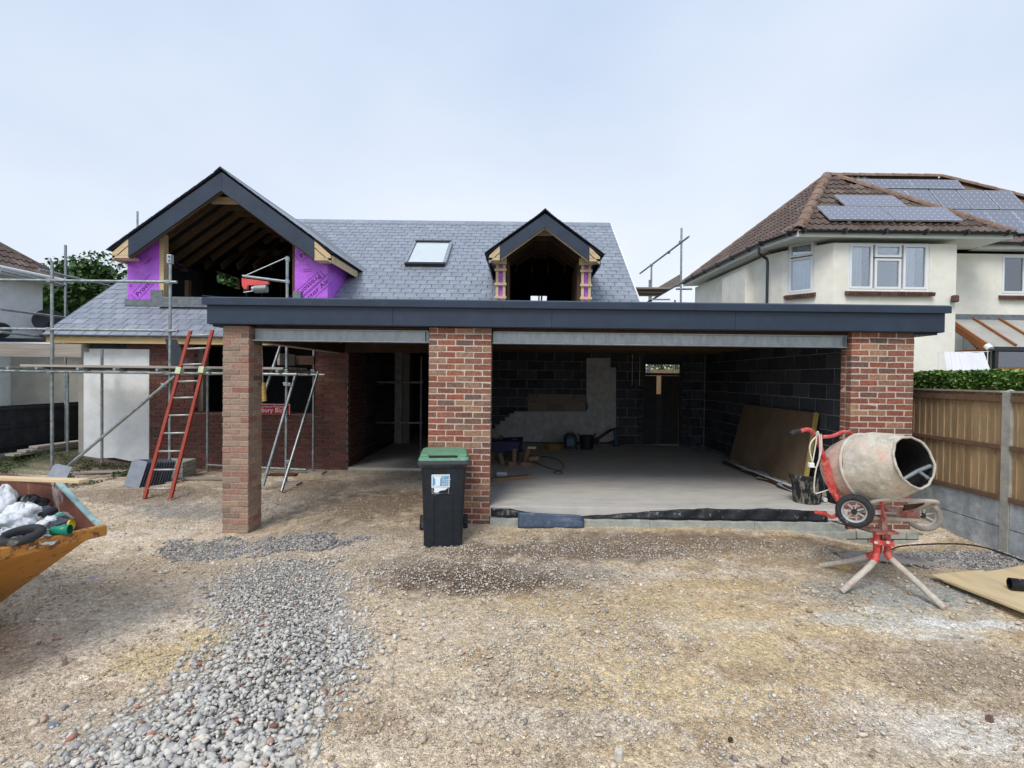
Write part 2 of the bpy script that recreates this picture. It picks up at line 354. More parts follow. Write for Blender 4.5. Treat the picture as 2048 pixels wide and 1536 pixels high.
mat('gravel_board', (.33,.37,.40), scale=5, lo=.65, hi=1.25, stains=((6,(.60,.64,.68),.48,.70,.7),(16,(.2,.22,.24),.58,.7,.5)), rough=.85, bump=.001)
mat('fence_board', [(0,(.34,.235,.13)),(.3,(.42,.30,.17)),(.6,(.37,.26,.145)),(1,(.48,.35,.20))], rnd=True, scale=4, lo=.75, hi=1.15, stretch=(3,3,.7), stains=((9,(.20,.12,.07),.6,.72,.7),), rough=.85, bump=.0015, bscale=40)
mat('fence_rail', (.155,.095,.06), scale=8, lo=.75, hi=1.3, rough=.85, bump=.001)
mat('fence_black', [(0,(.018,.022,.03)),(1,(.035,.04,.05))], rnd=True, scale=6, lo=.7, hi=1.3, rough=.8)
mat('roof_tile', [(0,(.095,.068,.060)),(.3,(.13,.095,.082)),(.6,(.11,.082,.073)),(.85,(.165,.13,.11)),(1,(.08,.062,.056))], rnd=True, scale=16, lo=.7, hi=1.3, stains=((14,(.30,.27,.21),.6,.8,.45),(9,(.08,.09,.05),.62,.75,.4)), rough=.9, bump=.004, bscale=80)
mat('ridge_tile', [(0,(.20,.125,.095)),(1,(.26,.18,.135))], rnd=True, scale=14, lo=.7, hi=1.25, stains=((10,(.35,.32,.22),.55,.8,.5),), rough=.9, bump=.004, bscale=80)
mat('white_pvc', (.82,.84,.86), scale=5, lo=.97, hi=1.02, rough=.35)
mat('panel_alu', (.42,.45,.50), rough=.4)
mat('white_paint', (.74,.76,.74), scale=6, lo=.92, hi=1.04, rough=.5)
mat('gutter_black', (.018,.022,.028), scale=6, rough=.35, spec=.5)
mat('curtain', (.72,.78,.80), scale=4, lo=.9, hi=1.05, rough=.9)
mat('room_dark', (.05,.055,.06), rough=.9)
mat('sill_brick', [(0,(.09,.05,.045)),(1,(.17,.09,.07))], rnd=True, scale=20, rough=.85, bump=.002)
mat('conserv_brown', [(0,(.24,.085,.03)),(1,(.32,.125,.045))], scale=9, stretch=(1,1,4), rough=.4)
mat('white_cloth', (.80,.81,.88), scale=3, lo=.95, hi=1.03, rough=.9)
mat('mixer_red', (.60,.05,.05), scale=14, lo=.85, hi=1.2, stains=((16,(.58,.22,.18),.45,.7,.6),(24,(.46,.38,.30),.52,.66,.75)), rough=.5, bump=.001)
mat('mixer_tube', (.48,.44,.38), scale=16, lo=.75, hi=1.2, stains=((9,(.60,.10,.09),.6,.68,.7),(40,(.62,.6,.55),.5,.7,.5)), rough=.92, bump=.004, bscale=70)
mat('drum', (.54,.49,.40), scale=6, lo=.66, hi=1.2, stains=((6,(.60,.20,.16),.57,.68,.45),(9,(.64,.62,.56),.48,.60,.75),(22,(.22,.21,.18),.63,.68,.5),(40,(.30,.27,.22),.56,.64,.5)), rough=.9, bump=.010, bscale=17)
mat('drum_rear', (.58,.40,.33), scale=6, lo=.8, hi=1.15, stains=((8,(.66,.12,.10),.55,.7,.6),(12,(.62,.52,.44),.42,.60,.85),(30,(.2,.18,.15),.62,.68,.5)), rough=.8, bump=.004, bscale=30)
mat('drum_inside', (.03,.03,.032), scale=20, rough=.95, bump=.01, bscale=30)
mat('rubber', (.025,.027,.03), scale=14, lo=.7, hi=1.4, stains=((16,(.35,.34,.31),.58,.72,.6),), rough=.8, bump=.001)
mat('rubber_dusty', (.30,.28,.25), scale=8, lo=.6, hi=1.2, stains=((12,(.06,.06,.06),.58,.66,.7),), rough=.95, bump=.003, bscale=50)
mat('rim_grey', (.42,.43,.45), scale=20, rough=.5)
mat('cable_white', (.72,.70,.63), rough=.6)
mat('bucket_dirty', (.02,.022,.025), scale=18, stretch=(1,1,.3), stains=((18,(.34,.32,.28),.5,.6,.85),), rough=.8, bump=.003)
mat('bin_rim', (.045,.055,.075), scale=30, rough=.3, spec=.7)
mat('polycarb', (.42,.42,.39), scale=3, lo=.85, hi=1.1, stains=((6,(.28,.28,.25),.55,.75,.5),), rough=.3)
mat('bin_green', (.12,.27,.17), scale=8, lo=.85, hi=1.15, stains=((25,(.45,.5,.42),.55,.75,.5),), rough=.6)
mat('bin_black', (.012,.017,.024), scale=14, lo=.7, hi=1.4, stains=((70,(.16,.2,.2),.70,.76,.5),(7,(.05,.06,.065),.6,.8,.5)), rough=.5, bump=.0006, bscale=200)
mat('sticker_white', (.80,.88,.92), rough=.4)
mat('sticker_blue', (.12,.38,.66), rough=.4)
mat('ladder_red', (.33,.05,.028), scale=9, lo=.75, hi=1.15, stains=((20,(.20,.06,.04),.6,.75,.7),(50,(.5,.35,.3),.66,.72,.6)), rough=.6)
mat('ladder_rung', (.50,.51,.50), scale=30, lo=.8, hi=1.1, rough=.5, metal=.5)
mat('sleeve_pale', (.55,.62,.42), rough=.7)
mat('skip_orange', (.55,.235,.02), scale=4, lo=.8, hi=1.1, stains=((9,(.10,.035,.02),.60,.66,.9),(2.5,(.42,.16,.02),.5,.8,.5)), stretch=(1,1,.7), rough=.5, bump=.0015, bscale=20)
mat('skip_rust', (.13,.050,.035), scale=5, lo=.6, hi=1.5, stains=((8,(.55,.5,.48),.57,.64,.8),(15,(.24,.09,.05),.55,.75,.6)), stretch=(1,1,.3), rough=.85, bump=.002, bscale=30)
mat('skip_rim', (.50,.22,.04), scale=5, stains=((22,(.12,.045,.03),.50,.58,.9),(60,(.6,.4,.25),.62,.7,.6)), rough=.6, bump=.002, bscale=30)
mat('mixer_dusty', (.34,.09,.07), scale=14, lo=.8, hi=1.2, stains=((12,(.44,.38,.32),.42,.62,.85),), rough=.8, bump=.002)
mat('skip_teal', (.33,.52,.52), scale=8, lo=.7, hi=1.2, stains=((14,(.18,.10,.07),.55,.65,.8),), rough=.6)
mat('sack_white', (.74,.78,.82), scale=9, lo=.7, hi=1.1, stains=((30,(.4,.42,.44),.58,.7,.5),), rough=.55, bump=.02, bscale=22)
mat('plastic_green', (.01,.24,.15), scale=6, rough=.35)
mat('plastic_yellow', (.65,.52,.02), rough=.4)
mat('plastic_teal', (.18,.45,.38), rough=.5)
mat('sign_red', (.48,.02,.045), scale=6, lo=.9, hi=1.1, rough=.5)
mat('sign_white', (.80,.62,.66), rough=.6)
mat('rope_yellow', (.62,.45,.14), scale=30, rough=.8)
mat('hoist_red', (.72,.10,.10), scale=12, lo=.9, hi=1.2, rough=.5)
mat('motor_grey', (.22,.26,.27), scale=20, rough=.4, metal=.5)
mat('osb', [(0,(.13,.082,.05)),(.5,(.20,.135,.085)),(1,(.10,.062,.04))], scale=26, lo=.75, hi=1.2, stains=((45,(.30,.22,.14),.55,.7,.5),(1.5,(.32,.25,.17),.45,.7,.5)), rough=.8)
mat('plywood', [(0,(.56,.43,.24)),(.5,(.66,.53,.32)),(1,(.60,.46,.26))], scale=3, lo=.85, hi=1.08, stains=((5,(.46,.42,.36),.5,.75,.5),(60,(.25,.19,.12),.68,.72,.6)), stretch=(3,.6,1), rough=.8, bump=.001)
mat('ply_edge', (.16,.12,.07), scale=40, rough=.9)
mat('poly_black', (.010,.012,.016), scale=10, lo=.7, hi=1.4, stains=((16,(.30,.31,.30),.60,.70,.6),), rough=.38, bump=.006, bscale=18)
mat('poly_blue', (.05,.075,.12), scale=10, lo=.8, hi=1.3, stains=((22,(.28,.33,.38),.55,.75,.5),), rough=.5, bump=.004, bscale=20)
mat('poly_sheet', (.42,.46,.50), scale=9, lo=.7, hi=1.2, rough=.35, bump=.012, bscale=16)
mat('vac_blue', (.03,.07,.13), rough=.5); mat('vac_grey', (.08,.13,.16), rough=.5)
mat('hose_orange', (.30,.19,.05), rough=.7)
mat('tarp_blue', (.008,.014,.065), rough=.5, bump=.01, bscale=12)
mat('dirt_wood', (.26,.17,.10), scale=10, rough=.9)
mat('cardboard', (.30,.17,.11), scale=10, rough=.9)
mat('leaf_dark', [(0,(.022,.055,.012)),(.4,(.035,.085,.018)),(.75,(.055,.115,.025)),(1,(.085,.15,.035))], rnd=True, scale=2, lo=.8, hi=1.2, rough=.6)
mat('leaf_hedge', [(0,(.05,.12,.015)),(.4,(.09,.20,.03)),(.75,(.14,.28,.045)),(1,(.26,.30,.09))], rnd=True, scale=2, lo=.7, hi=1.3, rough=.5, spec=.5)
mat('bark', (.07,.05,.035), scale=12, rough=.95)
mat('weed', [(0,(.03,.06,.015)),(1,(.06,.10,.03))], rnd=True, scale=2, rough=.8)
mat('stone_grey', [(0,(.46,.445,.42)),(.2,(.60,.58,.535)),(.4,(.35,.345,.34)),(.58,(.72,.69,.62)),(.78,(.50,.48,.45)),(.90,(.27,.27,.28)),(.965,(.66,.60,.48)),(.988,(.42,.20,.15)),(1,(.40,.2,.15))], rnd=True, scale=60, lo=.8, hi=1.15, rough=.9, bump=.001, bscale=300)
mat('stone_mix', [(0,(.46,.36,.25)),(.3,(.58,.49,.37)),(.44,(.30,.22,.15)),(.6,(.68,.60,.48)),(.74,(.44,.35,.25)),(.86,(.25,.235,.22)),(.94,(.80,.76,.68)),(1,(.42,.24,.15))], rnd=True, scale=60, lo=.8, hi=1.15, rough=.9)
mat('stone_pale', [(0,(.55,.52,.46)),(.5,(.68,.66,.61)),(1,(.46,.43,.39))], rnd=True, scale=60, rough=.9)
mat('slate_chip', [(0,(.13,.135,.145)),(.4,(.26,.265,.27)),(.7,(.42,.41,.39)),(.9,(.28,.25,.22)),(1,(.6,.58,.55))], rnd=True, scale=60, rough=.7)
mat('ground', (.4,.3,.2), vcol=True, scale=26, lo=.74, hi=1.25, stains=((120,(.66,.62,.56),.60,.68,.45),(70,(.15,.11,.08),.60,.72,.38)), rough=.97, bump=.012, bscale=42)
# trodden-in grit: small cells, each with its own tone and relief
m = MATS['ground']; N = m.node_tree.nodes; K = m.node_tree.links.new; bs = N['Principled BSDF']; geo = [n for n in N if n.type == 'NEW_GEOMETRY'][0]
src = bs.inputs['Base Color'].links[0].from_socket; nsrc = bs.inputs['Normal'].links[0].from_node
hsum = None
for sc__, amt, dst in ((46, .38, .006), (95, .5, .006), (190, .45, .003)):
    vo = N.new('ShaderNodeTexVoronoi'); vo.inputs['Scale'].default_value = sc__; K(geo.outputs['Position'], vo.inputs['Vector'])
    sp = N.new('ShaderNodeSeparateColor'); K(vo.outputs['Color'], sp.inputs[0]); mr = _ramp(N, [(0,(.45,.43,.40)),(.2,(.78,.77,.75)),(.6,(1.0,.99,.97)),(.85,(1.15,1.16,1.17)),(1,(1.55,1.57,1.6))]); K(sp.outputs[0], mr.inputs[0])
    mx = N.new('ShaderNodeMix'); mx.data_type = 'RGBA'; mx.blend_type = 'MULTIPLY'; mx.inputs[0].default_value = amt; K(src, mx.inputs[6]); K(mr.outputs[0], mx.inputs[7]); src = mx.outputs[2]
    bp = N.new('ShaderNodeBump'); bp.invert = True; bp.inputs['Distance'].default_value = dst; K(vo.outputs['Distance'], bp.inputs['Height']); K(nsrc.outputs[0], bp.inputs['Normal']); nsrc = bp
K(src, bs.inputs['Base Color']); K(nsrc.outputs[0], bs.inputs['Normal'])
mat('far_ground', (.09,.10,.05), scale=.4, lo=.7, hi=1.2, rough=1)
glassmat('glass', (.8,.87,.95), .18)
glassmat('glass_roof', (.85,.9,.95), .30, .12, (.75,.78,.8))
mat('skylight_glass', (.55,.62,.64), scale=3, lo=.95, hi=1.05, rough=.12, spec=.9, metal=.0, coat=.5)
# solar cells: blue grey cells with pale dots where the corners meet
m = bpy.data.materials.new('solar'); m.use_nodes = True; N = m.node_tree.nodes; K = m.node_tree.links.new; bs = N['Principled BSDF']; bs.inputs['Roughness'].default_value = .22
uv = N.new('ShaderNodeTexCoord'); sp = N.new('ShaderNodeSeparateXYZ'); K(uv.outputs['Object'], sp.inputs[0])
ds = []
for ax in ('X', 'Y'):
    a = N.new('ShaderNodeMath'); a.operation = 'MULTIPLY'; a.inputs[1].default_value = 1/.156; K(sp.outputs[ax], a.inputs[0])
    b_ = N.new('ShaderNodeMath'); b_.operation = 'FRACT'; K(a.outputs[0], b_.inputs[0])
    c_ = N.new('ShaderNodeMath'); c_.operation = 'SUBTRACT'; c_.inputs[1].default_value = .5; K(b_.outputs[0], c_.inputs[0])
    d_ = N.new('ShaderNodeMath'); d_.operation = 'ABSOLUTE'; K(c_.outputs[0], d_.inputs[0]); ds.append(d_)
ad = N.new('ShaderNodeMath'); ad.operation = 'ADD'; K(ds[0].outputs[0], ad.inputs[0]); K(ds[1].outputs[0], ad.inputs[1])
gt = N.new('ShaderNodeMath'); gt.operation = 'GREATER_THAN'; gt.inputs[1].default_value = .87; K(ad.outputs[0], gt.inputs[0])
mx = N.new('ShaderNodeMix'); mx.data_type = 'RGBA'; K(gt.outputs[0], mx.inputs[0]); mx.inputs[6].default_value = (.17,.185,.24,1); mx.inputs[7].default_value = (.50,.53,.58,1); K(mx.outputs[2], bs.inputs['Base Color']); MATS['solar'] = m

# ---------------------------------------------------------------- ground
def vnoise(X, Y, s, seed=0):
    r_ = np.random.default_rng(seed).random((256, 256)); x = X*s+1000; y = Y*s+1000
    xi = np.floor(x).astype(int); yi = np.floor(y).astype(int); fx = x-xi; fy = y-yi; fx = fx*fx*(3-2*fx); fy = fy*fy*(3-2*fy)
    a = r_[xi % 256, yi % 256]; b = r_[(xi+1) % 256, yi % 256]; c = r_[xi % 256, (yi+1) % 256]; d = r_[(xi+1) % 256, (yi+1) % 256]
    return (a*(1-fx)+b*fx)*(1-fy)+(c*(1-fx)+d*fx)*fy
def fbm(X, Y, s, seed=0, o=4):
    t = 0; a = .5; n = 0
    for i in range(o): t = t+a*vnoise(X, Y, s*2**i, seed+i); n += a; a *= .55
    return t/n
def lerpc(C, c, f): return C*(1-f[..., None])+np.array(c)*f[..., None]
def gxy(px, py):
    p = atz(px, py, 0); return p.x, p.y
def blob(X, Y, px, py, rx, ry, n, e=.6):
    cx, cy = gxy(px, py); d = np.sqrt(((X-cx)/rx)**2+((Y-cy)/ry)**2)+ (n-.5)*1.7
    return 1-sm(d, 1-e, 1+e*.4)
def ground_sheet():
    xs = np.concatenate([np.linspace(-60, -8, 40)[:-1], np.linspace(-8, 7.4, 560), np.linspace(7.4, 60, 40)[1:]])
    ys = np.concatenate([np.linspace(-40, 1.6, 30)[:-1], 1.6+(np.linspace(0, 1, 420)**1.35)*(10.4-1.6), np.linspace(10.4, 80, 40)[1:]])
    X, Y = np.meshgrid(xs, ys); near = (sm(X, -9.5, -8.5)*(1-sm(X, 7, 7.6))*(1-sm(Y, 10.2, 10.8)))
    Z = hgt(X, Y)
    Z = Z + near*((fbm(X, Y, 1.3, 3)-.5)*.035+(fbm(X, Y, 9, 9)-.5)*.022+(fbm(X, Y, 30, 13, 2)-.5)*.010)
    n1 = fbm(X, Y, 1.6, 21); n2 = fbm(X, Y, 4, 31); n3 = fbm(X, Y, 11, 41)
    C = np.empty(X.shape+(3,)); C[:] = (.53,.435,.315)
    C = lerpc(C, (.60,.52,.42), sm(n1, .45, .62)*.8)
    C = lerpc(C, (.52,.40,.235), sm(fbm(X, Y, .9, 51), .42, .62)*.75*sm(X, -1.5, .5))
    C = lerpc(C, (.25,.165,.095), sm(n2, .56, .70)*.42)
    C = lerpc(C, (.62,.54,.44), sm(n3, .56, .74)*.5)
    for (px, py, rx, ry, c, s_) in [
        (980,1145,1.25,.5,(.125,.083,.055),1),(1130,1095,1.9,.32,(.16,.11,.08),.9),(1350,1078,2.2,.36,(.19,.135,.095),.9),(740,1010,1.1,1.0,(.17,.125,.085),.9),(820,1120,.7,.25,(.2,.15,.11),.7),
        (620,980,.8,1.0,(.15,.115,.085),.7),(700,1060,1.4,.35,(.24,.19,.15),.6),(1560,1110,.9,.35,(.30,.22,.15),.6),
        (240,935,2.6,1.0,(.12,.09,.065),.95),(60,930,1.8,1.5,(.10,.08,.05),.9),(300,985,1.6,.5,(.22,.17,.125),.8),(440,1000,1.3,.5,(.27,.245,.22),.6),(380,1005,.9,.25,(.20,.20,.21),.5),
        (300,1120,1.3,.9,(.40,.325,.25),.6),(330,1300,.42,.25,(.53,.42,.23),.7),(420,1260,.3,.16,(.55,.44,.24),.7),(160,1420,.8,.3,(.37,.32,.27),.5),
        (1130,1130,.6,.25,(.36,.32,.28),.5),(1250,1200,1.2,.35,(.48,.36,.2),.6),(1560,1230,1.3,.4,(.55,.42,.24),.75),(1300,1350,.7,.3,(.55,.43,.25),.65),(1750,1330,.9,.3,(.54,.41,.23),.6),(1450,1160,.9,.2,(.50,.37,.2),.7),(1500,1330,.35,.12,(.28,.2,.13),.6),(1600,1420,.5,.15,(.33,.24,.16),.5),(1080,1360,.3,.12,(.35,.26,.18),.5),
        (1500,1240,.4,.1,(.6,.57,.5),.4),(1800,1140,.9,.5,(.30,.25,.2),.8),(1960,1110,.8,.3,(.21,.20,.215),.8),(1680,1125,.3,.13,(.52,.36,.13),.8),
        (1820,1180,1.0,.40,(.34,.35,.33),.95),(1790,1228,.8,.16,(.50,.50,.46),.7),(1930,1240,.6,.10,(.66,.67,.65),.75),(1720,1205,.22,.05,(.70,.69,.64),.8),(1880,1262,.35,.05,(.66,.66,.62),.7),(1800,1250,.35,.05,(.70,.69,.64),.6),
        (1980,1330,.8,.4,(.28,.22,.16),.75),(1900,1450,.7,.18,(.42,.36,.29),.5),(1990,1440,.5,.2,(.62,.60,.55),.6),(1150,1420,.6,.14,(.48,.44,.40),.5)]:
        C = lerpc(C, c, blob(X, Y, px, py, rx, ry, .5*n2+.5*n3)*s_)
    C = lerpc(C, (.30,.28,.25), sm(pile_dist(X.ravel(), Y.ravel()).reshape(X.shape), -.08, .12)*.8)
    far = 1-near; C = lerpc(C, (.10,.11,.06), far)
    C *= (1.08+.42*fbm(X, Y, 22, 61, 3))[..., None]
    ny, nx = X.shape; me = bpy.data.meshes.new('ground'); me.vertices.add(nx*ny); me.vertices.foreach_set('co', np.stack([X, Y, Z], -1).ravel())
    i = np.arange((ny-1)*(nx-1)); r_ = i//(nx-1); c = i % (nx-1); a = r_*nx+c; q = np.stack([a, a+1, a+nx+1, a+nx], -1).ravel()
    me.loops.add(len(q)); me.loops.foreach_set('vertex_index', q); me.polygons.add(len(i)); me.polygons.foreach_set('loop_start', i*4); me.polygons.foreach_set('loop_total', np.full(len(i), 4))
    me.update(calc_edges=True); me.polygons.foreach_set('use_smooth', np.ones(len(i), bool))
    ca = me.color_attributes.new('Col', 'FLOAT_COLOR', 'POINT'); ca.data.foreach_set('color', np.concatenate([C.reshape(-1, 3), np.ones((nx*ny, 1))], 1).ravel())
    me.materials.append(MATS['ground']); o = bpy.data.objects.new('ground', me); COL.objects.link(o); tag(o, kind='structure', label='trodden sandy and gravelly building site ground before the house')
    b = MB(); b.add([(-400,-400,-.6),(400,-400,-.6),(400,600,-.6),(-400,600,-.6)], [(0,1,2,3)]); b.build('terrain', 'far_ground', None, kind='structure')

OCT = (np.array([(1,0,0),(-1,0,0),(0,1,0),(0,-1,0),(0,0,1),(0,0,-1)], float), [(0,2,4),(2,1,4),(1,3,4),(3,0,4),(2,0,5),(1,2,5),(3,1,5),(0,3,5)])
t_ = (1+5**.5)/2
ICO = (np.array([(-1,t_,0),(1,t_,0),(-1,-t_,0),(1,-t_,0),(0,-1,t_),(0,1,t_),(0,-1,-t_),(0,1,-t_),(t_,0,-1),(t_,0,1),(-t_,0,-1),(-t_,0,1)])/1.9,
       [(0,11,5),(0,5,1),(0,1,7),(0,7,10),(0,10,11),(1,5,9),(5,11,4),(11,10,2),(10,7,6),(7,1,8),(3,9,4),(3,4,2),(3,2,6),(3,6,8),(3,8,9),(4,9,5),(2,4,11),(6,2,10),(8,6,7),(9,8,1)])
def stones(name, P, S, m, tmpl=ICO, label=None, jit=.40, flat=(.5,1.0)):
    """many small stones as one mesh; P (n,3) centres, S (n,) sizes"""
    n = len(P); V, Fc = tmpl; nv = len(V); nf = len(Fc)
    v = V[None]*(1+RNG.uniform(-jit, jit, (n, nv, 1)))+RNG.uniform(-.2, .2, (n, nv, 3))
    v = v*np.stack([RNG.uniform(.7, 1.35, n), RNG.uniform(.6, 1.0, n), RNG.uniform(*flat, n)], -1)[:, None, :]
    a = RNG.uniform(0, 2*PI, n); tx = RNG.uniform(-.5, .5, n)
    c, s_ = np.cos(tx), np.sin(tx); y = v[..., 1]*c[:, None]-v[..., 2]*s_[:, None]; z = v[..., 1]*s_[:, None]+v[..., 2]*c[:, None]; x = v[..., 0]
    c, s_ = np.cos(a)[:, None], np.sin(a)[:, None]
    W = np.stack([x*c-y*s_, x*s_+y*c, z], -1)*(S/2)[:, None, None]+P[:, None, :]
    me = bpy.data.meshes.new(name); me.vertices.add(n*nv); me.vertices.foreach_set('co', W.ravel())
    f = (np.array(Fc)[None]+(np.arange(n)*nv)[:, None, None]).ravel(); k = n*nf
    me.loops.add(k*3); me.loops.foreach_set('vertex_index', f); me.polygons.add(k); me.polygons.foreach_set('loop_start', np.arange(k)*3); me.polygons.foreach_set('loop_total', np.full(k, 3))
    me.update(calc_edges=True); me.materials.append(MATS[m]); o = bpy.data.objects.new(name, me); COL.objects.link(o); return tag(o, label=label, kind='stuff')
def inpoly(x, y, poly):
    ins = np.zeros(x.shape, bool); n = len(poly)
    for i in range(n):
        x0, y0 = poly[i]; x1, y1 = poly[(i+1) % n]
        c = ((y0 > y) != (y1 > y)) & (x < (x1-x0)*(y-y0)/(y1-y0+1e-12)+x0); ins ^= c
    return ins
PILE = [gxy(*p) for p in [(510,1108),(440,1150),(425,1195),(455,1235),(440,1290),(375,1335),(280,1390),(190,1440),(100,1500),(40,1560),(600,1560),(600,1480),(650,1410),(690,1350),(735,1300),(745,1270),(705,1220),(690,1160),(655,1112)]]
def sample(n, x0, x1, y0, y1, fn):
    x = RNG.uniform(x0, x1, n); y = RNG.uniform(y0, y1, n); k = fn(x, y); return x[k], y[k]
def pile_dist(x, y):
    d = np.full(x.shape, 9.); n = len(PILE)
    for i in range(n):
        ax, ay = PILE[i]; bx_, by = PILE[(i+1) % n]; t = np.clip(((x-ax)*(bx_-ax)+(y-ay)*(by-ay))/((bx_-ax)**2+(by-ay)**2), 0, 1)
        d = np.minimum(d, np.hypot(x-ax-t*(bx_-ax), y-ay-t*(by-ay)))
    return np.where(inpoly(x, y, PILE), d, -d)
ground_sheet()
def pileh(x, y): return .045*sm(pile_dist(x, y), 0, .6)+.012
def big(x, y): return (pile_dist(x, y)+(fbm(x, y, 6, 71)-.5)*.4+.05+.10*(x < -1.6) > 0) & (RNG.random(len(x)) < .22+.7*sm(pile_dist(x, y), -.05, .3))
x, y = sample(52000, -3.4, -.5, 1.9, 5.6, big); s_ = RNG.choice([.014,.021,.028,.037,.048,.062], len(x), p=[.26,.28,.22,.15,.07,.02])*np.clip((7-y)/4.2, .55, 1.05)
stones('crushed_stone', np.stack([x, y, hgt(x, y)+pileh(x, y)*RNG.uniform(.15, 1.05, len(x))], -1), s_, 'stone_grey', label='loose heap of grey crushed stone running down the left of the drive', flat=(.5,.9))
x, y = sample(7000, -3.8, -.1, 1.9, 6.0, lambda x, y: RNG.random(len(x)) < np.exp(-np.abs(pile_dist(x, y))/.13)*.8)
stones('scattered_stone', np.stack([x, y, hgt(x, y)+.012], -1), RNG.uniform(.010, .04, len(x))**1.0, 'stone_grey', label='stray crushed stones round the edge of the grey heap')
x, y = sample(2600, -4.5, 5.0, 2.2, 5.6, lambda x, y: (pile_dist(x, y) < -.05) & (RNG.random(len(x)) < .25+.5*(fbm(x, y, 1.4, 17) > .55)))
s_ = RNG.choice([.022,.03,.042,.055], len(x), p=[.5,.32,.14,.04]); stones('loose_stones', np.stack([x, y, hgt(x, y)+s_*.2], -1), s_, 'stone_mix', label='larger loose stones lying about the drive', flat=(.4,.7))
c0 = gxy(420, 1068); c1 = gxy(600, 1075)
def near_pillar(x, y):
    e = np.minimum(np.hypot((x-c0[0])/.75, (y-c0[1])/.30), np.hypot((x-c1[0])/.75, (y-c1[1])/.34)+.2); return (e+(fbm(x, y, 5, 77)-.5)*1.1 < 1)
x, y = sample(26000, -5, -1, 5.0, 6.6, near_pillar); k = RNG.random(len(x)) < .45; x, y = x[k], y[k]
stones('fine_chippings', np.stack([x, y, hgt(x, y)+.01], -1), RNG.uniform(.015, .04, len(x)), 'slate_chip', label='blue grey chippings round the foot of the left brick pillar')
def dens(x, y):
    n = fbm(x, y, 1.8, 81); n2 = fbm(x, y, 6, 91); vis = (np.abs(x) < y*1.1+.4); return vis & (RNG.random(len(x)) < np.clip((n-.36)*2.2+(n2-.5)*1.2, .06, 1)*np.clip(4.2/y, 0, 1)**1.2) & (pile_dist(x, y) < .02)
x, y = sample(330000, -6.5, 6.4, 2.1, 9.6, dens); k = ~((y > 6.1) & (x > -.5) & (x < 4.9)); x, y = x[k], y[k]
s_ = RNG.choice([.008,.012,.017,.024,.036], len(x), p=[.46,.34,.14,.045,.015])
stones('pebbles', np.stack([x, y, hgt(x, y)+s_*.12+.004], -1), s_, 'stone_mix', OCT, label='small tan and grey pebbles trodden into the drive', flat=(.4,.8))
def dens2(x, y):
    a = [(980,1140,1.3,.5),(1300,1090,2.3,.35),(1180,1230,1.0,.4),(1340,1260,.6,.15),(880,1100,1.6,.22),(640,1080,1.5,.3),(1500,1400,1.0,.3),(1100,1300,.8,.4)]; d = np.full(x.shape, 9.)
    for px, py, rx, ry in a:
        cx, cy = gxy(px, py); d = np.minimum(d, np.hypot((x-cx)/rx, (y-cy)/ry))
    return (d+(fbm(x, y, 5, 99)-.5)*1.2 < 1) & (RNG.random(len(x)) < .5) & (pile_dist(x, y) < 0) & ~((y > 6.1) & (x > -1.2) & (x < 4.9))
x, y = sample(120000, -5, 5, 2.2, 6.6, dens2); s_ = RNG.choice([.008,.013,.02,.03], len(x), p=[.4,.36,.18,.06])
stones('white_chippings', np.stack([x, y, hgt(x, y)+s_*.12+.005], -1), s_, 'stone_pale', OCT, label='pale chippings showing through the dark damp soil', flat=(.4,.8))
cx_, cy_ = gxy(1960, 1112)
x, y = sample(9000, cx_-1.6, cx_+1.0, cy_-.5, cy_+.45, lambda x, y: (np.hypot((x-cx_)/1.2, (y-cy_)/.33)+(fbm(x, y, 6, 19)-.5) < 1) & (RNG.random(len(x)) < .6))
stones('slate_chippings', np.stack([x, y, hgt(x, y)+.008], -1), RNG.uniform(.012, .035, len(x)), 'slate_chip', label='dark slate chippings along the foot of the fence')
# ---------------------------------------------------------------- the three brick pillars
def pillar_core(root, x0, x1, y0, y1, z0, z1, m, i=.007):
    MB().box((x0+i, y0+i, z0), (x1-i, y1-i, z1)).build('mortar', m, root)
p1 = thing('brick_pillar', 'slim square pinkish brick pillar standing alone at the left end of the flat roof', 'pillar', (-3.58, 6.46, -.17))
it = []; x0, x1, y0, y1 = -3.743, -3.4155, 6.30, 6.6275
for r in range(35):
    z = -.19+.075*r+.0325; a, b, c = .215, .1025, .65
    if r % 2: L4 = [((x0+.1075, y0+.05125), 0), ((x1-.05125, y0+.1075), 1), ((x1-.1075, y1-.05125), 0), ((x0+.05125, y1-.1075), 1)]
    else: L4 = [((x1-.1075, y0+.05125), 0), ((x1-.05125, y1-.1075), 1), ((x0+.1075, y1-.05125), 0), ((x0+.05125, y0+.1075), 1)]
    for (c_, rot) in L4: it.append((T(c_[0], c_[1], z) @ Matrix.Rotation(PI/2 if rot else 0, 4, 'Z') @ jit3(.002), (.215, .1025, .065)))
pieces('brick', it, 'brick_pink', p1, ch=.006, jit=.003); pillar_core(p1, x0, x1, y0, y1, -.3, 2.44, 'mortar_tan', .005)
def wide_pillar(label, x0, z0, rows, m, mm):
    p = thing('brick_pillar', label, 'pillar', (x0+.39, 6.41, z0)); it = []
    for r in range(rows):
        z = z0+.075*r+.0325; e = r % 2; xs = [.215, .215, .215, .1025] if e else [.1025, .215, .215, .215]; x = x0
        for w_ in xs:
            for yc in (6.30+.05125, 6.30+.05125+.1125): it.append((T(x+w_/2, yc, z) @ jit3(.0015), (w_, .1025, .065)))
            x += w_+.01
    pieces('brick', it, m, p, limit=300, ch=.004, jit=.0026); pillar_core(p, x0, x0+.7775, 6.30, 6.515, z0-.1, z0+rows*.075-.01, mm, .003); return p
p2 = wide_pillar('wide red brick pillar with pale mortar behind the wheelie bin', -1.172, -.02, 33, 'brick_red', 'mortar_pale')
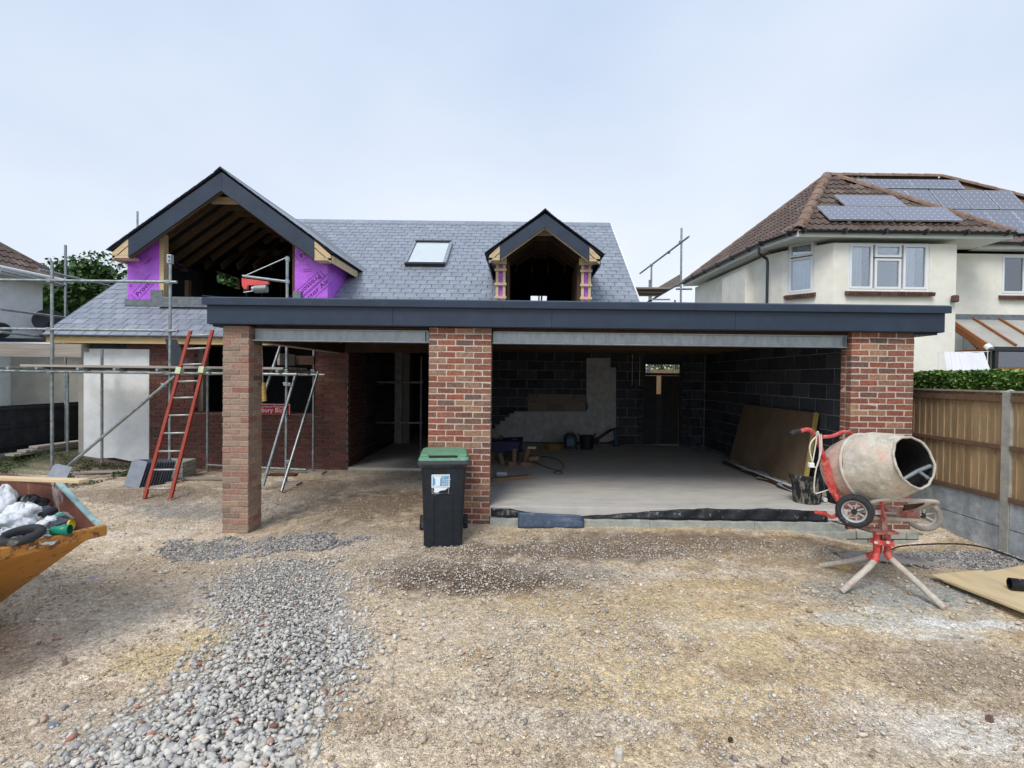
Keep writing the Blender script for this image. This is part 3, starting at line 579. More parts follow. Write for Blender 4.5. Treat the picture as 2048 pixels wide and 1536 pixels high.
p3 = wide_pillar('wide red brick pillar beside the fence behind the cement mixer', 4.10, -.01, 33, 'brick_red', 'mortar_pale')
foot = thing('block_footing', 'mossy concrete block footing beneath the right brick pillar', 'footing', (4.5, 6.35, -.35))
it = []
for r in range(3):
    x = 4.02-(.0 if r % 2 else .15)
    while x < 4.93:
        b = min(x+.3, 4.95); a = max(x, 4.02); x += .31
        if b-a > .05: it.append((T((a+b)/2, 6.37, -.07-.105*r) @ jit3(.003), (round(b-a, 2), .24, .095)))
pieces('block', it, 'concrete_kerb', foot, ch=.006, jit=.004)

# ---------------------------------------------------------------- flat roof over the garage and left bay
fr = thing('flat_roof', 'long flat roof edged with dark anthracite fascia across the garage front', 'flat roof', (.66, 6.2, 2.46))
XL, XR = -3.87, 5.165
seams = [XL, -1.6, .35, 2.6, XR]
for a, b in zip(seams[:-1], seams[1:]): bx('fascia_board', (a+(0 if a == XL else .001), 6.20, 2.457), (b-.001, 6.222, 2.69), 'anthracite', fr, bevel=.003)
sc_ = MB()
x = XL+.2
while x < XR-.1: sc_.tube([(x, 6.199, 2.61), (x, 6.1975, 2.61)], .006, 6); x += .52
sc_.build('fixing_pin', 'print_dark', fr)
for a, b in ((XL, -.25), (-.25, 2.1), (2.1, XR)):
    mb = MB(); pr = [(6.155, 2.684), (6.155, 2.765), (6.20, 2.785), (6.26, 2.772), (6.26, 2.69), (6.165, 2.684)]
    mb.prism([(a-(.045 if a == XL else -.0015), y_, z_) for y_, z_ in pr], (b-a+(.045 if a == XL else 0)+(.045 if b == XR else -.003), 0, 0)); mb.build('edge_trim', 'anthracite', fr)
for a in (XL, XR):      # returns along both ends
    s_ = -1 if a == XL else 1
    bx('fascia_board', (a, 6.223, 2.457), (a+s_*.022, 12.4, 2.69), 'anthracite', fr); bx('edge_trim', (a-.03*s_, 6.261, 2.692), (a+s_*.06, 12.4, 2.77), 'anthracite', fr)
MB().prism([(XL-.05,6.17,2.79),(XL-.05,6.17,2.80),(XL+.14,6.3,2.80)], (.0,.3,.03)).build('corner_piece', 'anthracite', fr)
bx('roof_deck', (XL+.03, 6.24, 2.60), (XR-.03, 12.45, 2.70), 'roof_felt', fr)
bx('soffit', (XL+.0, 6.226, 2.452), (XR-.0, 6.30, 2.464), 'anthracite', fr)
bx('soffit', (4.88, 6.302, 2.43), (XR-.002, 12.3, 2.452), 'anthracite', fr)
bx('soffit', (XL+.002, 6.302, 2.43), (-3.745, 9.4, 2.452), 'anthracite', fr)
y = 6.75
while y < 12.3: bx('joist', (-3.35, y, 2.44), (4.6, y+.045, 2.598), 'timber_rafter', fr); y += .4
for nm, lab, a, b in (('steel_beam', 'galvanised steel beam over the left bay between slim and middle pillars', -3.414, -1.175), ('steel_beam', 'long galvanised steel beam over the garage opening right of the middle pillar', -.392, 4.14)):
    sb = thing(nm, lab, 'steel beam', ((a+b)/2, 6.42, 2.26))
    bx('web', (a+.01, 6.415, 2.275), (b-.02, 6.424, 2.405), 'steel_galv', sb)
    bx('bottom_flange', (a+.005, 6.355, 2.262), (b-.005, 6.49, 2.275), 'steel_galv', sb, bevel=.003)
    bx('top_flange', (a+.02, 6.375, 2.405), (b-.02, 6.47, 2.416), 'steel_galv', sb)
    bx('stiffener', (b-.07, 6.37, 2.276), (b-.06, 6.414, 2.404), 'steel_galv', sb)
    bx('packing_timber', (a+.03, 6.39, 2.418), (b-.03, 6.46, 2.449), 'timber_dark', sb)
sb = thing('side_beam', 'brown timber beam running back from the slim pillar to the house wall', 'beam', (-3.5, 8, 2.27))
bx('plank', (-3.46, 6.63, 2.27), (-3.41, 9.68, 2.44), 'timber_dark', sb); bx('soffit_strip', (-3.60, 6.64, 2.262), (-3.465, 9.68, 2.272), 'board_old', sb)
hb = thing('header_beam', 'brown timber header over the dark passage behind the left bay', 'beam', (-2.2, 9.7, 2.28))
bx('plank', (-3.39, 9.64, 2.285), (-.9, 9.69, 2.44), 'timber_dark', hb)

# ---------------------------------------------------------------- bungalow: walls
RZ = lambda Y: 2.56+.735*(Y-9.55)          # top of the main roof slope
ho = thing('brick_bungalow', 'half built brick bungalow with slate roof, open gable dormer and small dormer', 'house', (-3.3, 9.8, 0))
walls = bx('front_wall', (-7.20, 9.815, -.25), (-6.38, 9.92, 2.44), 'mortar_grey', ho)
bx('front_wall', (-6.38, 9.815, -.25), (-4.02, 9.92, 1.055), 'mortar_grey', ho); bx('front_wall', (-4.02, 9.815, -.25), (-3.392, 9.92, 2.44), 'mortar_grey', ho)
items = course_items((-7.23, 9.80, 0), (1,0,0), (0,-1,0), 3.84, -.24, 36, .215, .065, .1, .01, holes=[(.85, 3.21, 1.07, 3)])
pieces('brick', items, 'brick_house', walls, limit=300, prio=lambda M: abs(M.translation.x+4.9)*.3+abs(M.translation.z-.9) + (5 if M.translation.z < -.02 else 0))
bx('sill', (-6.38, 9.79, 1.058), (-4.02, 9.93, 1.075), 'mortar_grey', ho)
bx('cavity_closer', (-6.38, 9.925, 1.0), (-6.28, 10.1, 2.44), 'block_pale', ho)
bx('wall_plate', (-8.9, 9.86, 2.38), (-3.4, 9.96, 2.5), 'timber_dark', ho)
rw = polyplate('old_render', [(-8.50,.22),(-8.40,.16),(-7.9,.19),(-7.6,.13),(-7.235,.15),(-7.235,2.30),(-8.50,2.30)], [], lambda u, v: (u, 9.78, v), (0,.12,0), 'render_white', ho, label='old white rendered wall at the left of the front')
bx('old_wall', (-8.48, 9.905, -.3), (-7.24, 10.0, 2.5), 'render_shade', ho)
for i in range(5): bx('lintel_block', (-8.45+i*.25+.003, 9.80, 2.305), (-8.45+(i+1)*.25-.003, 9.9, 2.44), 'block_dark' if i < 3 else 'brick_house', ho)
bx('side_wall', (-8.75, 9.95, -.3), (-8.55, 19.6, 2.6), 'render_shade', ho)
# corbelled brick at the left eave
cb = MB()
for k in range(5): cb.box((-8.9+.07*k, 9.7+.01*k, 2.44-.05*k), (-8.4, 9.9, 2.485-.05*k))
cb.build('corbel', 'render_shade', ho)
# room behind the window, ceiling, interior walls
bx('room_back', (-8.5, 13.2, -.2), (-3.5, 13.35, 2.55), 'block_dark', ho); bx('room_floor', (-8.5, 10, -.05), (-3.5, 13.2, .05), 'concrete', ho)
bx('upper_floor', (-8.85, 9.95, 2.5), (2.25, 19.4, 2.56), 'timber_dark', ho)
bx('back_wall', (-8.85, 19.3, -.3), (2.35, 19.45, 2.8), 'render_shade', ho)
# passage
bx('passage_floor', (-3.39, 9.82, -.2), (-.9, 17, .05), 'concrete', ho)
pw = bx('passage_wall', (-3.60, 9.93, -.2), (-3.405, 15.5, 2.5), 'block_mortar', ho)
pieces('block', course_items((-3.395, 15.5, 0), (0,-1,0), (1,0,0), 4.6, .06, 11, .44, .215, .1, .01), 'block_dark', pw)
pieces('brick', course_items((-3.392, 10.86, 0), (0,-1,0), (1,0,0), .95, .0, 33, .215, .065, .09, .01), 'brick_house', pw, limit=160)
bx('passage_wall', (-1.3, 9.93, -.2), (-1.1, 15.5, 2.5), 'block_dark', ho); bx('end_wall', (-2.55, 15.4, 0), (-1.1, 15.5, 2.5), 'block_dark', ho)
bx('door_jamb', (-3.39, 13.4, .05), (-3.2, 13.55, 2.45), 'render_old', ho); bx('door_jamb', (-3.19, 13.5, .05), (-3.02, 13.6, 2.45), 'render_shade', ho)
bx('end_wall', (-3.38, 15.51, 0), (-1.1, 15.6, 2.5), 'block_dark', ho)
guard = thing('guard_rail', 'two grey scaffold tubes barring the dark passage', 'rail', (-2.6, 12, .05))
MB().tube([at(745,764,11.8), at(846,765,11.8)], .024).build('rail', 'scaffold_steel', guard); MB().tube([at(748,845,11.8), at(846,846,11.8)], .022).build('rail', 'scaffold_steel', guard)
MB().tube([(at(843,700,11.75).x, 11.75, .05), (at(843,700,11.75).x, 11.75, 2.3)], .024).build('post', 'scaffold_steel', guard)

# ---------------------------------------------------------------- bungalow: main roof
VX = (-9.06, 2.48); YR = 14.62; ZR = RZ(YR); NS = Vector((0, -.735, 1)).normalized(); US = Vector((0, 1, .735)).normalized(); SL = 1.241
D1 = (-8.10, -4.05, -6.04, 5.92, 10.5)     # left wall, right wall, ridge x, ridge z, front y
D2 = (-.58, 1.40, .41, 5.17, 10.5)
def yc(z): return 9.55+(z-2.56)/.735
def dhole(D, eo):
    zl = D[3]-.723*abs(D[2]-D[0])-.0; zr_ = D[3]-.723*abs(D[1]-D[2]); return [(D[0], D[4]+.05), (D[1], D[4]+.05), (D[1], yc(zr_)), (D[2], yc(D[3]-.03)), (D[0], yc(zl))]
H1, H2 = dhole(D1, 0), dhole(D2, 0); HS = [(-2.80, 12.2), (-1.94, 12.2), (-1.94, 13.24), (-2.80, 13.24)]
roof = polyplate('roof', [(VX[0]+.02, 9.6), (VX[1]-.02, 9.6), (VX[1]-.02, YR), (VX[0]+.02, YR)], [H1, H2, HS], lambda u, v: Vector((u, v, RZ(v)))-NS*.035, -NS*.03, 'slate_under', ho)
back = polyplate('back_roof', [(VX[0]+.02, YR+.02), (VX[1]-.02, YR+.02), (VX[1]-.02, 19.7), (VX[0]+.02, 19.7)], [[(.24,16.86),(.78,16.86),(.78,17.2),(.24,17.2)]], lambda u, v: (u, v, ZR-.735*(v-YR)-.02), (0, 0, -.06), 'slate_under', ho)
bx('window_bar', (.50, 16.8, 4.3), (.535, 17.25, 4.75), 'room_dark', back)
gw = [(9.82,2.5),(19.4,2.5),(19.4,ZR-.735*4.78-.1),(YR,ZR-.1),(9.82,RZ(9.82)-.1)]
polyplate('gable_wall', gw, [[(14.3,4.40),(16.05,4.40),(16.05,4.83),(14.3,4.83)]], lambda u, v: (-8.88, u, v), (.14,0,0), 'room_dark', ho)
wf = MB()
for z_ in (4.40, 4.80): wf.box((-8.76, 14.3, z_-.03), (-8.70, 16.05, z_+.03))
for y_ in (14.3, 15.55, 16.05): wf.box((-8.77, y_-.04, 4.37), (-8.69, y_+.04, 4.83))
wf.build('window_frame', 'timber_rafter', ho)
polyplate('gable_wall', gw, [], lambda u, v: (2.2, u, v), (.14,0,0), 'render_shade', ho)
# valleys and intervals left free for slates on a row at depth y
def free(y, zmid):
    seg = [(VX[0], VX[1])]
    def cut(a, b):
        out = []
        for (p, q) in seg:
            if q <= a or p >= b: out.append((p, q)); continue
            if p < a: out.append((p, a))
            if q > b: out.append((b, q))
        return out
    for D, apr in ((D1, .16), (D2, .10)):
        if y > D[4]-.02:
            zt = RZ(y)
            if zt < D[3]+.02:
                hw = (D[3]+.0-zt)/.723; hl = min(hw+.03, D[2]-D[0]) ; hr = min(hw+.03, D[1]-D[2]); seg = cut(D[2]-hl, D[2]+hr)
    if 12.13 < y < 13.30: seg = cut(-2.87, -1.87)
    return seg
items = []; GA = .21; rows = int((YR-9.50)*SL/GA)
tilt = Matrix.Rotation(math.atan(.735)-.036, 4, 'X')
for r in range(rows+1):
    s0 = -.06+r*GA; ys = 9.55+(s0+GA/2)/SL; L_ = GA+.09 if r < rows else .16
    for (a, b) in free(ys, 0):
        x = VX[0]-(.125 if r % 2 else 0)
        while x < b:
            p, q = max(x, a), min(x+.25, b); x += .25
            if q-p < .04: continue
            y_ = 9.55+(s0+L_/2)/SL; c = Vector(((p+q)/2, y_, RZ(y_)))+NS*.006
            items.append((T(*c) @ tilt @ Matrix.Rotation(random.uniform(-.004, .004), 4, 'Z') @ T(0, 0, random.uniform(-.001, .002)), (round(q-p-.012, 3), L_, .012)))
def sprio(M):
    t = M.translation; px, py = proj(t); hid = (px > 405 and py > 604) or (px > 440 and py > 595 and px < 500)
    return t.y+(100 if hid else 0)
pieces('slate', items, 'slate', roof, limit=300, prio=sprio, ch=.0015, jit=.0008)
rt = MB()
for i in range(25):
    a = VX[0]+i*.4616; b = a+.456
    rt.prism([(a, YR-.17, ZR-.125+.025), (a, YR, ZR+.04), (a, YR+.17, ZR-.10), (a, YR+.16, ZR-.115), (a, YR, ZR+.025), (a, YR-.16, ZR-.115+.02)], (b-a, 0, 0))
rt.build('ridge_tile', 'slate', roof, kind='stuff')
for vx, s_ in ((VX[0], -1), (VX[1], 1)):
    mb = MB(); mb.beam((vx+s_*.015, 9.5, RZ(9.5)-.02), (vx+s_*.012, YR, ZR-.02), .03, .05, up=NS); mb.build('verge_strip', 'white_paint' if s_ > 0 else 'slate_dark', roof)
bx('eave_board', (-9.02, 9.56, 2.395), (-3.95, 9.585, 2.525), 'timber_eave', ho); bx('eave_board', (-3.948, 9.56, 2.395), (-3.42, 9.585, 2.525), 'timber_eave', ho)
MB().tube([(-9.08, 9.50, 2.535), (-3.45, 9.50, 2.535)], .018).build('eave_trim', 'slate_dark', ho)
for x in (-8.95, -8.75): bx('soffit_block', (x, 9.585, 2.38), (x+.05, 9.9, 2.44), 'white_paint', ho)
# rafters under the main roof as seen through the dormers
rf = []
for i in range(28):
    x = -8.6+.4*i
    for sgn in (1, -1):
        y0, y1 = (12.4 if D1[0]-.1 < x < D1[1]+.1 or D2[0]-.1 < x < D2[1]+.1 else 10.2, YR) if sgn > 0 else (YR, 19.2)
        z0 = ZR-.735*abs(y0-YR)-.19; z1 = ZR-.735*abs(y1-YR)-.19
        b = MB(); b.beam((x, y0, z0), (x, y1, z1), .045, .15); b.build('rafter', 'timber_rafter', ho)
for y_ in (13.1, 16.2):
    for x in np.arange(-8.4, 2.1, .6): bx('stud', (x, y_, 2.56), (x+.045, y_+.09, 4.55 if y_ < 14 else 4.9), 'timber_rafter', ho) if not (D1[0] < x < D1[1] and y_ < 14) and not (D2[0] < x < D2[1] and y_ < 14) and not (-.1 < x < 1.1) else None
bx('purlin', (-8.7, 13.3, 4.95), (2.2, 13.4, 5.1), 'timber_rafter', ho)

# skylight
sk = thing('skylight', None, None) if False else None
def onroof(x, y, up=0): return Vector((x, y, RZ(y)))+NS*up
skl = MB(); a_, b_, c_, d_ = -2.84, -1.90, 12.15, 13.28
for (p, q, wd) in (((a_, c_), (b_, c_), .09), ((a_, d_), (b_, d_), .08)): MB().beam(onroof(*p, .05), onroof(*q, .05), wd, .11, up=NS).build('skylight_frame', 'gutter_black', roof)
for x_ in (a_, b_): MB().beam(onroof(x_, c_+.04, .05), onroof(x_, d_-.04, .05), .07, .09, up=NS).build('skylight_frame', 'steel_galv', roof)
skl = MB(); skl.obox(onroof((a_+b_)/2, (c_+d_)/2, .06), Vector(((b_-a_)/2-.05,0,0)), US*((d_-c_)/2*SL-.06), NS*.008); skl.build('skylight_pane', 'skylight_glass', roof)
skl = MB(); skl.beam(onroof(a_+.05, c_+.09, .075), onroof(b_-.05, c_+.09, .075), .03, .02, up=NS); skl.build('skylight_bar', 'white_pvc', roof)
skl = MB(); skl.obox(onroof((a_+b_)/2, c_-.10, .012), Vector(((b_-a_)/2+.12,0,0)), US*.08, NS*.004); skl.build('skylight_apron', 'lead_flashing', roof)

# ---------------------------------------------------------------- dormers
def dormer(D, ex, zt, fb_half, bd, by, pk, big):
    xl, xr, rx, rz, fy = D; TN = .723
    for s_ in (-1, 1):          # roof slopes, cut along the valley on the main roof
        e = rx+s_*ex; ze = rz-TN*ex
        pts = [(rx, by, rz), (e, by, ze), (e, yc(ze)+.0, ze), (rx, yc(rz), rz)]; n = Vector((s_*TN, 0, 1)).normalized()
        if s_ > 0: pts = pts[::-1]
        MB().prism([Vector(p)-n*.012 for p in pts], -n*.035).build('dormer_deck', 'slate_under', ho)
        # slates on the slope
        sl = []; us = Vector((-s_, 0, TN)).normalized(); LEN = ex*math.hypot(1, TN); k = 0; gs = .21
        while k*gs < LEN:
            sa = k*gs-.04; xs = ex-sa/math.hypot(1, TN); zz = rz-TN*max(xs-.08, 0); ymax = yc(zz)+.05; y = by-.04-(.125 if k % 2 else 0)
            while y < ymax:
                p, q = max(y, by-.04), min(y+.25, ymax); y += .25
                if q-p < .04: continue
                Ls = min(gs+.09, LEN-sa+.01); c = Vector((e, (p+q)/2, ze))+us*(sa+Ls/2)+n*.006
                ux = Vector((0, -s_, 0)); uy = us; uz = ux.cross(uy)
                M_ = Matrix((ux, uy, uz)).transposed().to_4x4(); M_ = T(*c) @ M_ @ Matrix.Rotation(-.030, 4, 'X'); sl.append((M_, (round(q-p-.007, 3), Ls, .009)))
            k += 1
        if big and s_ > 0:
            pieces('slate', sl, 'slate', [c for c in ho.children if c.name.startswith('dormer_deck')][-1], limit=120, ch=.0015, jit=.0008)
        else: pieces('slate', sl, 'slate_dark', [c for c in ho.children if c.name.startswith('dormer_deck')][-1], limit=0)
        vf = MB(); q0_ = Vector((rx, yc(rz)-.02, rz))+NS*.02; q1_ = Vector((e, yc(ze), ze))+NS*.02; vf.beam(q0_+Vector((s_*.05,0,0)), q1_+Vector((s_*.05,0,0)), .13, .012, up=NS); vf.build('valley_flashing', 'lead_flashing', ho)
        # barge board
        t = .30 if big else .27; dz = bd
        P = [(rx, by, rz-.03), (rx+s_*fb_half, by, rz-.03-TN*fb_half), (rx+s_*fb_half, by, rz-.03-TN*fb_half-dz*1.0), (rx, by, rz-.03-dz)]
        MB().prism(P if s_ > 0 else P[::-1], (0, .03, 0)).build('barge_board', 'anthracite', ho, bevel=.003)
        P2 = [(x_-s_*(.0), y_+.031, z_) for x_, y_, z_ in P]; P2 = [(rx, by+.031, rz-.05), (rx+s_*(fb_half-.02), by+.031, rz-.05-TN*fb_half), (rx+s_*(fb_half-.02), by+.031, rz-TN*fb_half-dz-.05), (rx, by+.031, rz-dz-.05)]
        MB().prism(P2, (0, .05, 0)).build('barge_batten', 'timber_rafter' if big else 'timber_new', ho)
        # open eave box of new timber beside the barge board
        xo = rx+s_*(ex-.06); xi = rx+s_*(fb_half+.004); zb = rz-TN*fb_half-dz+.03; zo = ze-.06; zi = rz-TN*fb_half-.06
        P = [(xi, by+.01, zi), (xo, by+.01, zo), (xo, by+.01, zo-.13), (xi, by+.01, zi-.13)]; MB().prism(P if s_ > 0 else P[::-1], (0, .045, 0)).build('eave_timber', 'timber_new', ho)
        P = [(xi, by+.015, zi-.15), (xo, by+.015, zo-.15), (xo-s_*.02, by+.015, zb-.03+.0), (xi, by+.015, zb-.03)]; MB().prism(P if s_ > 0 else P[::-1], (0, .04, 0)).build('eave_timber', 'timber_new', ho)
        a, b = sorted((xi, xo)); bx('eave_timber', (a, by+.01, zb-.08), (b, by+.30, zb-.035), 'timber_new', ho)
        ye = yc(zb)+.1
        if big:
            bx('eave_fascia', tuple((xo-s_*.0, by+.06, zo-.15)), (xo+s_*.025, yc(zo-.1), zo-.0), 'timber_new', ho)
            for j in range(4): bx('eave_timber', (min(xo, rx+s_*(ex-.5)), by+.4+j*.4, zb-.02), (max(xo, rx+s_*(ex-.5)), by+.445+j*.4, zb+.05), 'timber_rafter', ho)
        else:
            bx('eave_fascia', (xo, by+.06, zo-.17), (xo+s_*.025, yc(zo-.1), zo), 'white_paint' if False else 'anthracite', ho)
            bx('soffit', (min(xo, xr if s_ > 0 else xl), by+.31, zb-.055), (max(xo, xr if s_ > 0 else xl), yc(zb)+.05, zb-.04), 'anthracite', ho)
        # rafters
        y = by+.12
        while y < yc(rz)-.25:
            if RZ(y) < rz-.3:
                hw = ex-.15; 
                lim = min(hw, max(.2, (rz-.2-RZ(y))/TN+ (0 if y > yc(ze) else 9)))
                MB().beam((rx+s_*.02, y, rz-.15), (rx+s_*lim, y, rz-.15-TN*lim), .045, .15, up=(0,0,1)).build('rafter', 'timber_rafter', ho)
            y += .4 if not big else .42
    bx('ridge_board', (rx-.02, by+.1, rz-.25), (rx+.02, yc(rz), rz-.06), 'timber_rafter', ho)
    cl = .42 if big else .17
    y = by+.35
    while y < yc(rz)-.6: bx('collar', (rx-cl, y, rz-.15-TN*cl-.12), (rx+cl, y+.04, rz-.15-TN*cl+.02), 'timber_new' if y < by+.5 else 'timber_rafter', ho); y += .4 if not big else .42
    rt = MB(); y = by-.05
    while y < yc(rz): 
        rt.prism([(rx-.13, y, rz-.08), (rx, y, rz+.035), (rx+.13, y, rz-.08), (rx+.12, y, rz-.09), (rx, y, rz+.018), (rx-.12, y, rz-.09)], (0, .44, 0)); y += .445
    rt.build('ridge_tile', 'slate_dark', ho, kind='stuff')
    # cheek walls
    for s_, xw in ((-1, xl), (1, xr)):
        zt_ = rz-TN*abs(xw-rx)-.05; b0 = RZ(fy)-.25
        P = [(xw, fy, b0), (xw, yc(zt_)+.3, b0+.735*(yc(zt_)+.3-fy)), (xw, yc(zt_)+.3, zt_), (xw, fy, zt_)]
        P = [(xw, fy, b0), (xw, yc(zt_)+.2, zt_-.1), (xw, yc(zt_), zt_), (xw, fy, zt_)]
        MB().prism(P, (-s_*.12, 0, 0)).build('cheek', 'membrane' if big else 'anthracite', ho)
dormer(D1, 2.24, 0, 1.85, .40, 10.1, 0, True)
dormer(D2, 1.165, 0, .89, .30, 10.1, 0, False)
# left dormer front: membrane panels, posts, lead apron
TN = .723
def panel(name, x0, x1, z0, D, m, y0=10.46, y1=10.5, zt=.12):
    P = [(x0, z0), (x1, z0), (x1, D[3]-TN*abs(x1-D[2])-zt), (x0, D[3]-TN*abs(x0-D[2])-zt)]
    return MB().prism([(a, y0, b) for a, b in P], (0, y1-y0, 0)).build(name, m, ho)
panel('membrane', -8.19, -7.53, 3.36, D1, 'membrane'); panel('membrane', -4.73, -4.05, 3.30, D1, 'membrane')
bx('corner_post', (-7.528, 10.46, 3.41), (-7.44, 10.6, 4.72), 'timber_new', ho); bx('inner_post', (-7.30, 10.9, 3.3), (-7.22, 11.0, 3.85), 'timber_rafter', ho)
MB().prism([(-7.975,10.6,2.6),(-7.975,12.4,2.6),(-7.975,12.4,4.35),(-7.975,10.6,4.35)], (.012,0,0)).build('cheek_lining', 'roof_felt', ho); MB().prism([(-4.175,10.6,2.6),(-4.175,12.4,2.6),(-4.175,12.4,4.35),(-4.175,10.6,4.35)], (-.012,0,0)).build('cheek_lining', 'roof_felt', ho)
bx('corner_post', (-4.80, 10.5, 3.3), (-4.735, 10.6, 4.8), 'timber_rafter', ho)
panel('framing', -8.10, -7.6, 2.9, D1, 'timber_dark', 10.505, 10.56, .2); panel('framing', -4.70, -4.1, 2.9, D1, 'timber_dark', 10.505, 10.56, .2)
bx('lead_apron', (-8.20, 10.40, 3.22), (-7.46, 10.45, 3.355), 'lead_flashing', ho); bx('lead_apron', (-7.70, 10.44, 3.30), (-7.45, 10.455, 3.56), 'lead_flashing', ho)
for k in range(4): bx('lead_apron', (-7.455, 10.36-.02*k, 3.36-.055*k), (-4.6, 10.47, 3.41-.055*k), 'lead_flashing', ho)
bx('lead_apron', (-4.74, 10.40, 3.3), (-4.58, 10.455, 3.56), 'lead_flashing', ho); bx('front_sill', (-8.1, 10.47, 2.7), (-4.1, 10.6, 3.38), 'roof_felt', ho)
# printed lettering on the membrane
def banner(s, px, py, ang, size, fl=1, box=True, Y=10.455):
    o = at(px, py, Y); a = R(ang); x = Vector((math.cos(a), 0, math.sin(a))); y = Vector((-math.sin(a), 0, math.cos(a)))*1
    text('lettering', s, size, frame(o, x, y), 'print_dark', ho, sx_=1.25)
    if box:
        wd = size*.74*len(s); b = MB(); c = o
        for (u, v, lu, lv) in ((wd/2-.02, -.35*size, wd, .006), (wd/2-.02, 1.1*size, wd, .006), (-.06, .38*size, .006, size*1.45)): b.obox(o+x*u+y*v, x*lu/2, y*lv/2, Vector((0, .001, 0)))
        b.build('printed_border', 'print_dark', ho)
banner('Procto', 276, 594, 47, .125); banner('Proct', 292, 530, 48, .06, box=False); banner('Pro', 603, 517, 40, .13); banner('ctor Air', 618, 599, 42, .13)
banner('Proctor A', 638, 548, 222, .125)
banner('ir', 262, 575, 60, .08, box=False)
for k_, (xx, zz) in enumerate(((-4.55, 4.02), (-4.55, 3.98))): bx('small_print', (xx, 10.455, zz), (xx+.17, 10.459, zz+.008), 'print_dark', ho)
# right dormer front: posts, battens
for x0 in (-.575, 1.185):
    for a in (0, .145): bx('post', (x0+a, 10.42, 3.0), (x0+a+.055, 10.5, 4.36), 'timber_new', ho)
    bx('membrane', (x0+.057, 10.47, 3.35), (x0+.143, 10.5, 4.25), 'membrane', ho); bx('lead_apron', (x0+.057, 10.465, 3.0), (x0+.143, 10.5, 3.348), 'lead_flashing', ho)
    for z_ in (3.46, 3.73, 4.02): bx('batten', (x0-.025, 10.385, z_), (x0+.22, 10.418, z_+.05), 'timber_new', ho)
    bx('head_block', (x0-.05, 10.38, 4.16), (x0+.22, 10.419, 4.30), 'timber_new', ho)
for x0, x1 in ((-.36, -.30), (1.12, 1.18)): bx('lining', (x0, 10.55, 3.0), (x1, 11.9, 4.25), 'timber_rafter', ho)

# ---------------------------------------------------------------- garage interior
ga = thing('block_garage', 'open garage shell of dark concrete blocks under the flat roof', 'garage', (2, 9, 0))
slab = bx('floor_slab', (-.80, 6.32, .085), (4.47, 12.42, .22), 'concrete', ga, bevel=.006)
bx('slab_base', (-.38, 6.325, -.3), (4.05, 6.6, .08), 'room_dark', ga)
wr = bx('side_wall', (4.49, 6.52, -.2), (4.70, 12.6, 2.44), 'block_mortar', ga)
pieces('block', course_items((4.485, 12.4, 0), (0,-1,0), (-1,0,0), 5.85, .225, 10, .44, .215, .1, .01, off=.6), 'block_dark', wr)
bx('wall_head', (-.9, 12.43, 2.44), (4.7, 12.6, 2.62), 'block_dark', ga); bx('wall_head', (4.49, 6.52, 2.44), (4.7, 12.43, 2.62), 'block_dark', ga)
bx('partition', (-.90, 6.52, 0), (-.79, 12.5, 2.44), 'block_dark', ga)
wb = bx('back_wall', (-.79, 12.43, 0), (2.97, 12.6, 2.44), 'block_mortar', ga)
it1 = course_items((-.79, 12.42, 0), (1,0,0), (0,-1,0), 3.74, .225, 10, .44, .215, .1, .01, holes=[(.95, 2.35, 1.0, 1.45)])
pieces('block', it1, 'block_dark', wb)
pieces('block', course_items((.14, 12.418, 0), (1,0,0), (0,-1,0), 1.42, 1.0, 2, .44, .215, .1, .01), 'block_pale', wb)
xs = lambda px, py: (at(px, py, 12.4).x, at(px, py, 12.4).z)
polyplate('old_render', [xs(*p) for p in [(984,882),(984,858),(990,857),(990,850),(1000,850),(1000,842),(1010,842),(1010,834),(1019,834),(1019,827),(1028,827),(1028,823),(1172,823),(1177,815),(1173,800),(1173,716),(1221,716),(1221,735),(1232,735),(1232,872),(1226,880),(1215,884),(1130,885)]], [], lambda u, v: (u, 12.40, v), (0,.017,0), 'render_old', wb)
for (a, b) in ((2.97, 3.02), (3.88, 3.93)): bx('door_frame', (a, 12.40, .2), (b, 12.5, 2.44), 'room_dark', ga)
wb2 = bx('back_wall', (3.93, 12.43, 0), (4.49, 12.6, 2.44), 'block_mortar', ga)
pieces('block', course_items((3.95, 12.42, 0), (1,0,0), (0,-1,0), .52, .225, 10, .44, .215, .1, .01), 'block_dark', wb2)
pieces('brick', course_items((2.86, 12.405, 0), (1,0,0), (0,-1,0), .11, .225, 29, .215, .065, .05, .01, minw=.02), 'block_dark', wb2); pieces('brick', course_items((3.93, 12.405, 0), (1,0,0), (0,-1,0), .22, .225, 29, .1, .065, .05, .01, minw=.02), 'block_dark', wb2)
bx('door_rail', (3.02, 12.42, 1.93), (3.88, 12.5, 1.99), 'room_dark', ga); bx('door_head', (3.02, 12.42, 2.30), (3.88, 12.5, 2.45), 'room_dark', ga)
bx('transom', (3.02, 12.5, 2.20), (3.88, 12.56, 2.3), 'room_dark', ga)
dr = bx('door', (3.03, 12.44, .22), (3.30, 12.48, 1.92), 'room_dark', ga); bx('door', (3.44, 12.5, .22), (3.878, 12.54, 1.925), 'room_dark', ga); bx('door_panel', (3.29, 12.485, .22), (3.45, 12.499, 1.47), 'block_dark', ga)
for x_ in (3.52, 3.70): bx('door_strip', (x_, 12.486, .3), (x_+.02, 12.499, 1.9), 'timber_rafter', ga)
for x in (2.68, 3.08-.02): MB().tube([(x if x < 3 else 2.86, 12.35, 1.68), (x if x < 3 else 2.86, 12.35, 2.43)], .008, 6).build('hanging_strap', 'cable_white', ga)
kb = thing('concrete_kerb', 'long pale concrete kerb below the garage slab', 'kerb', (1.8, 6.3, -.1))
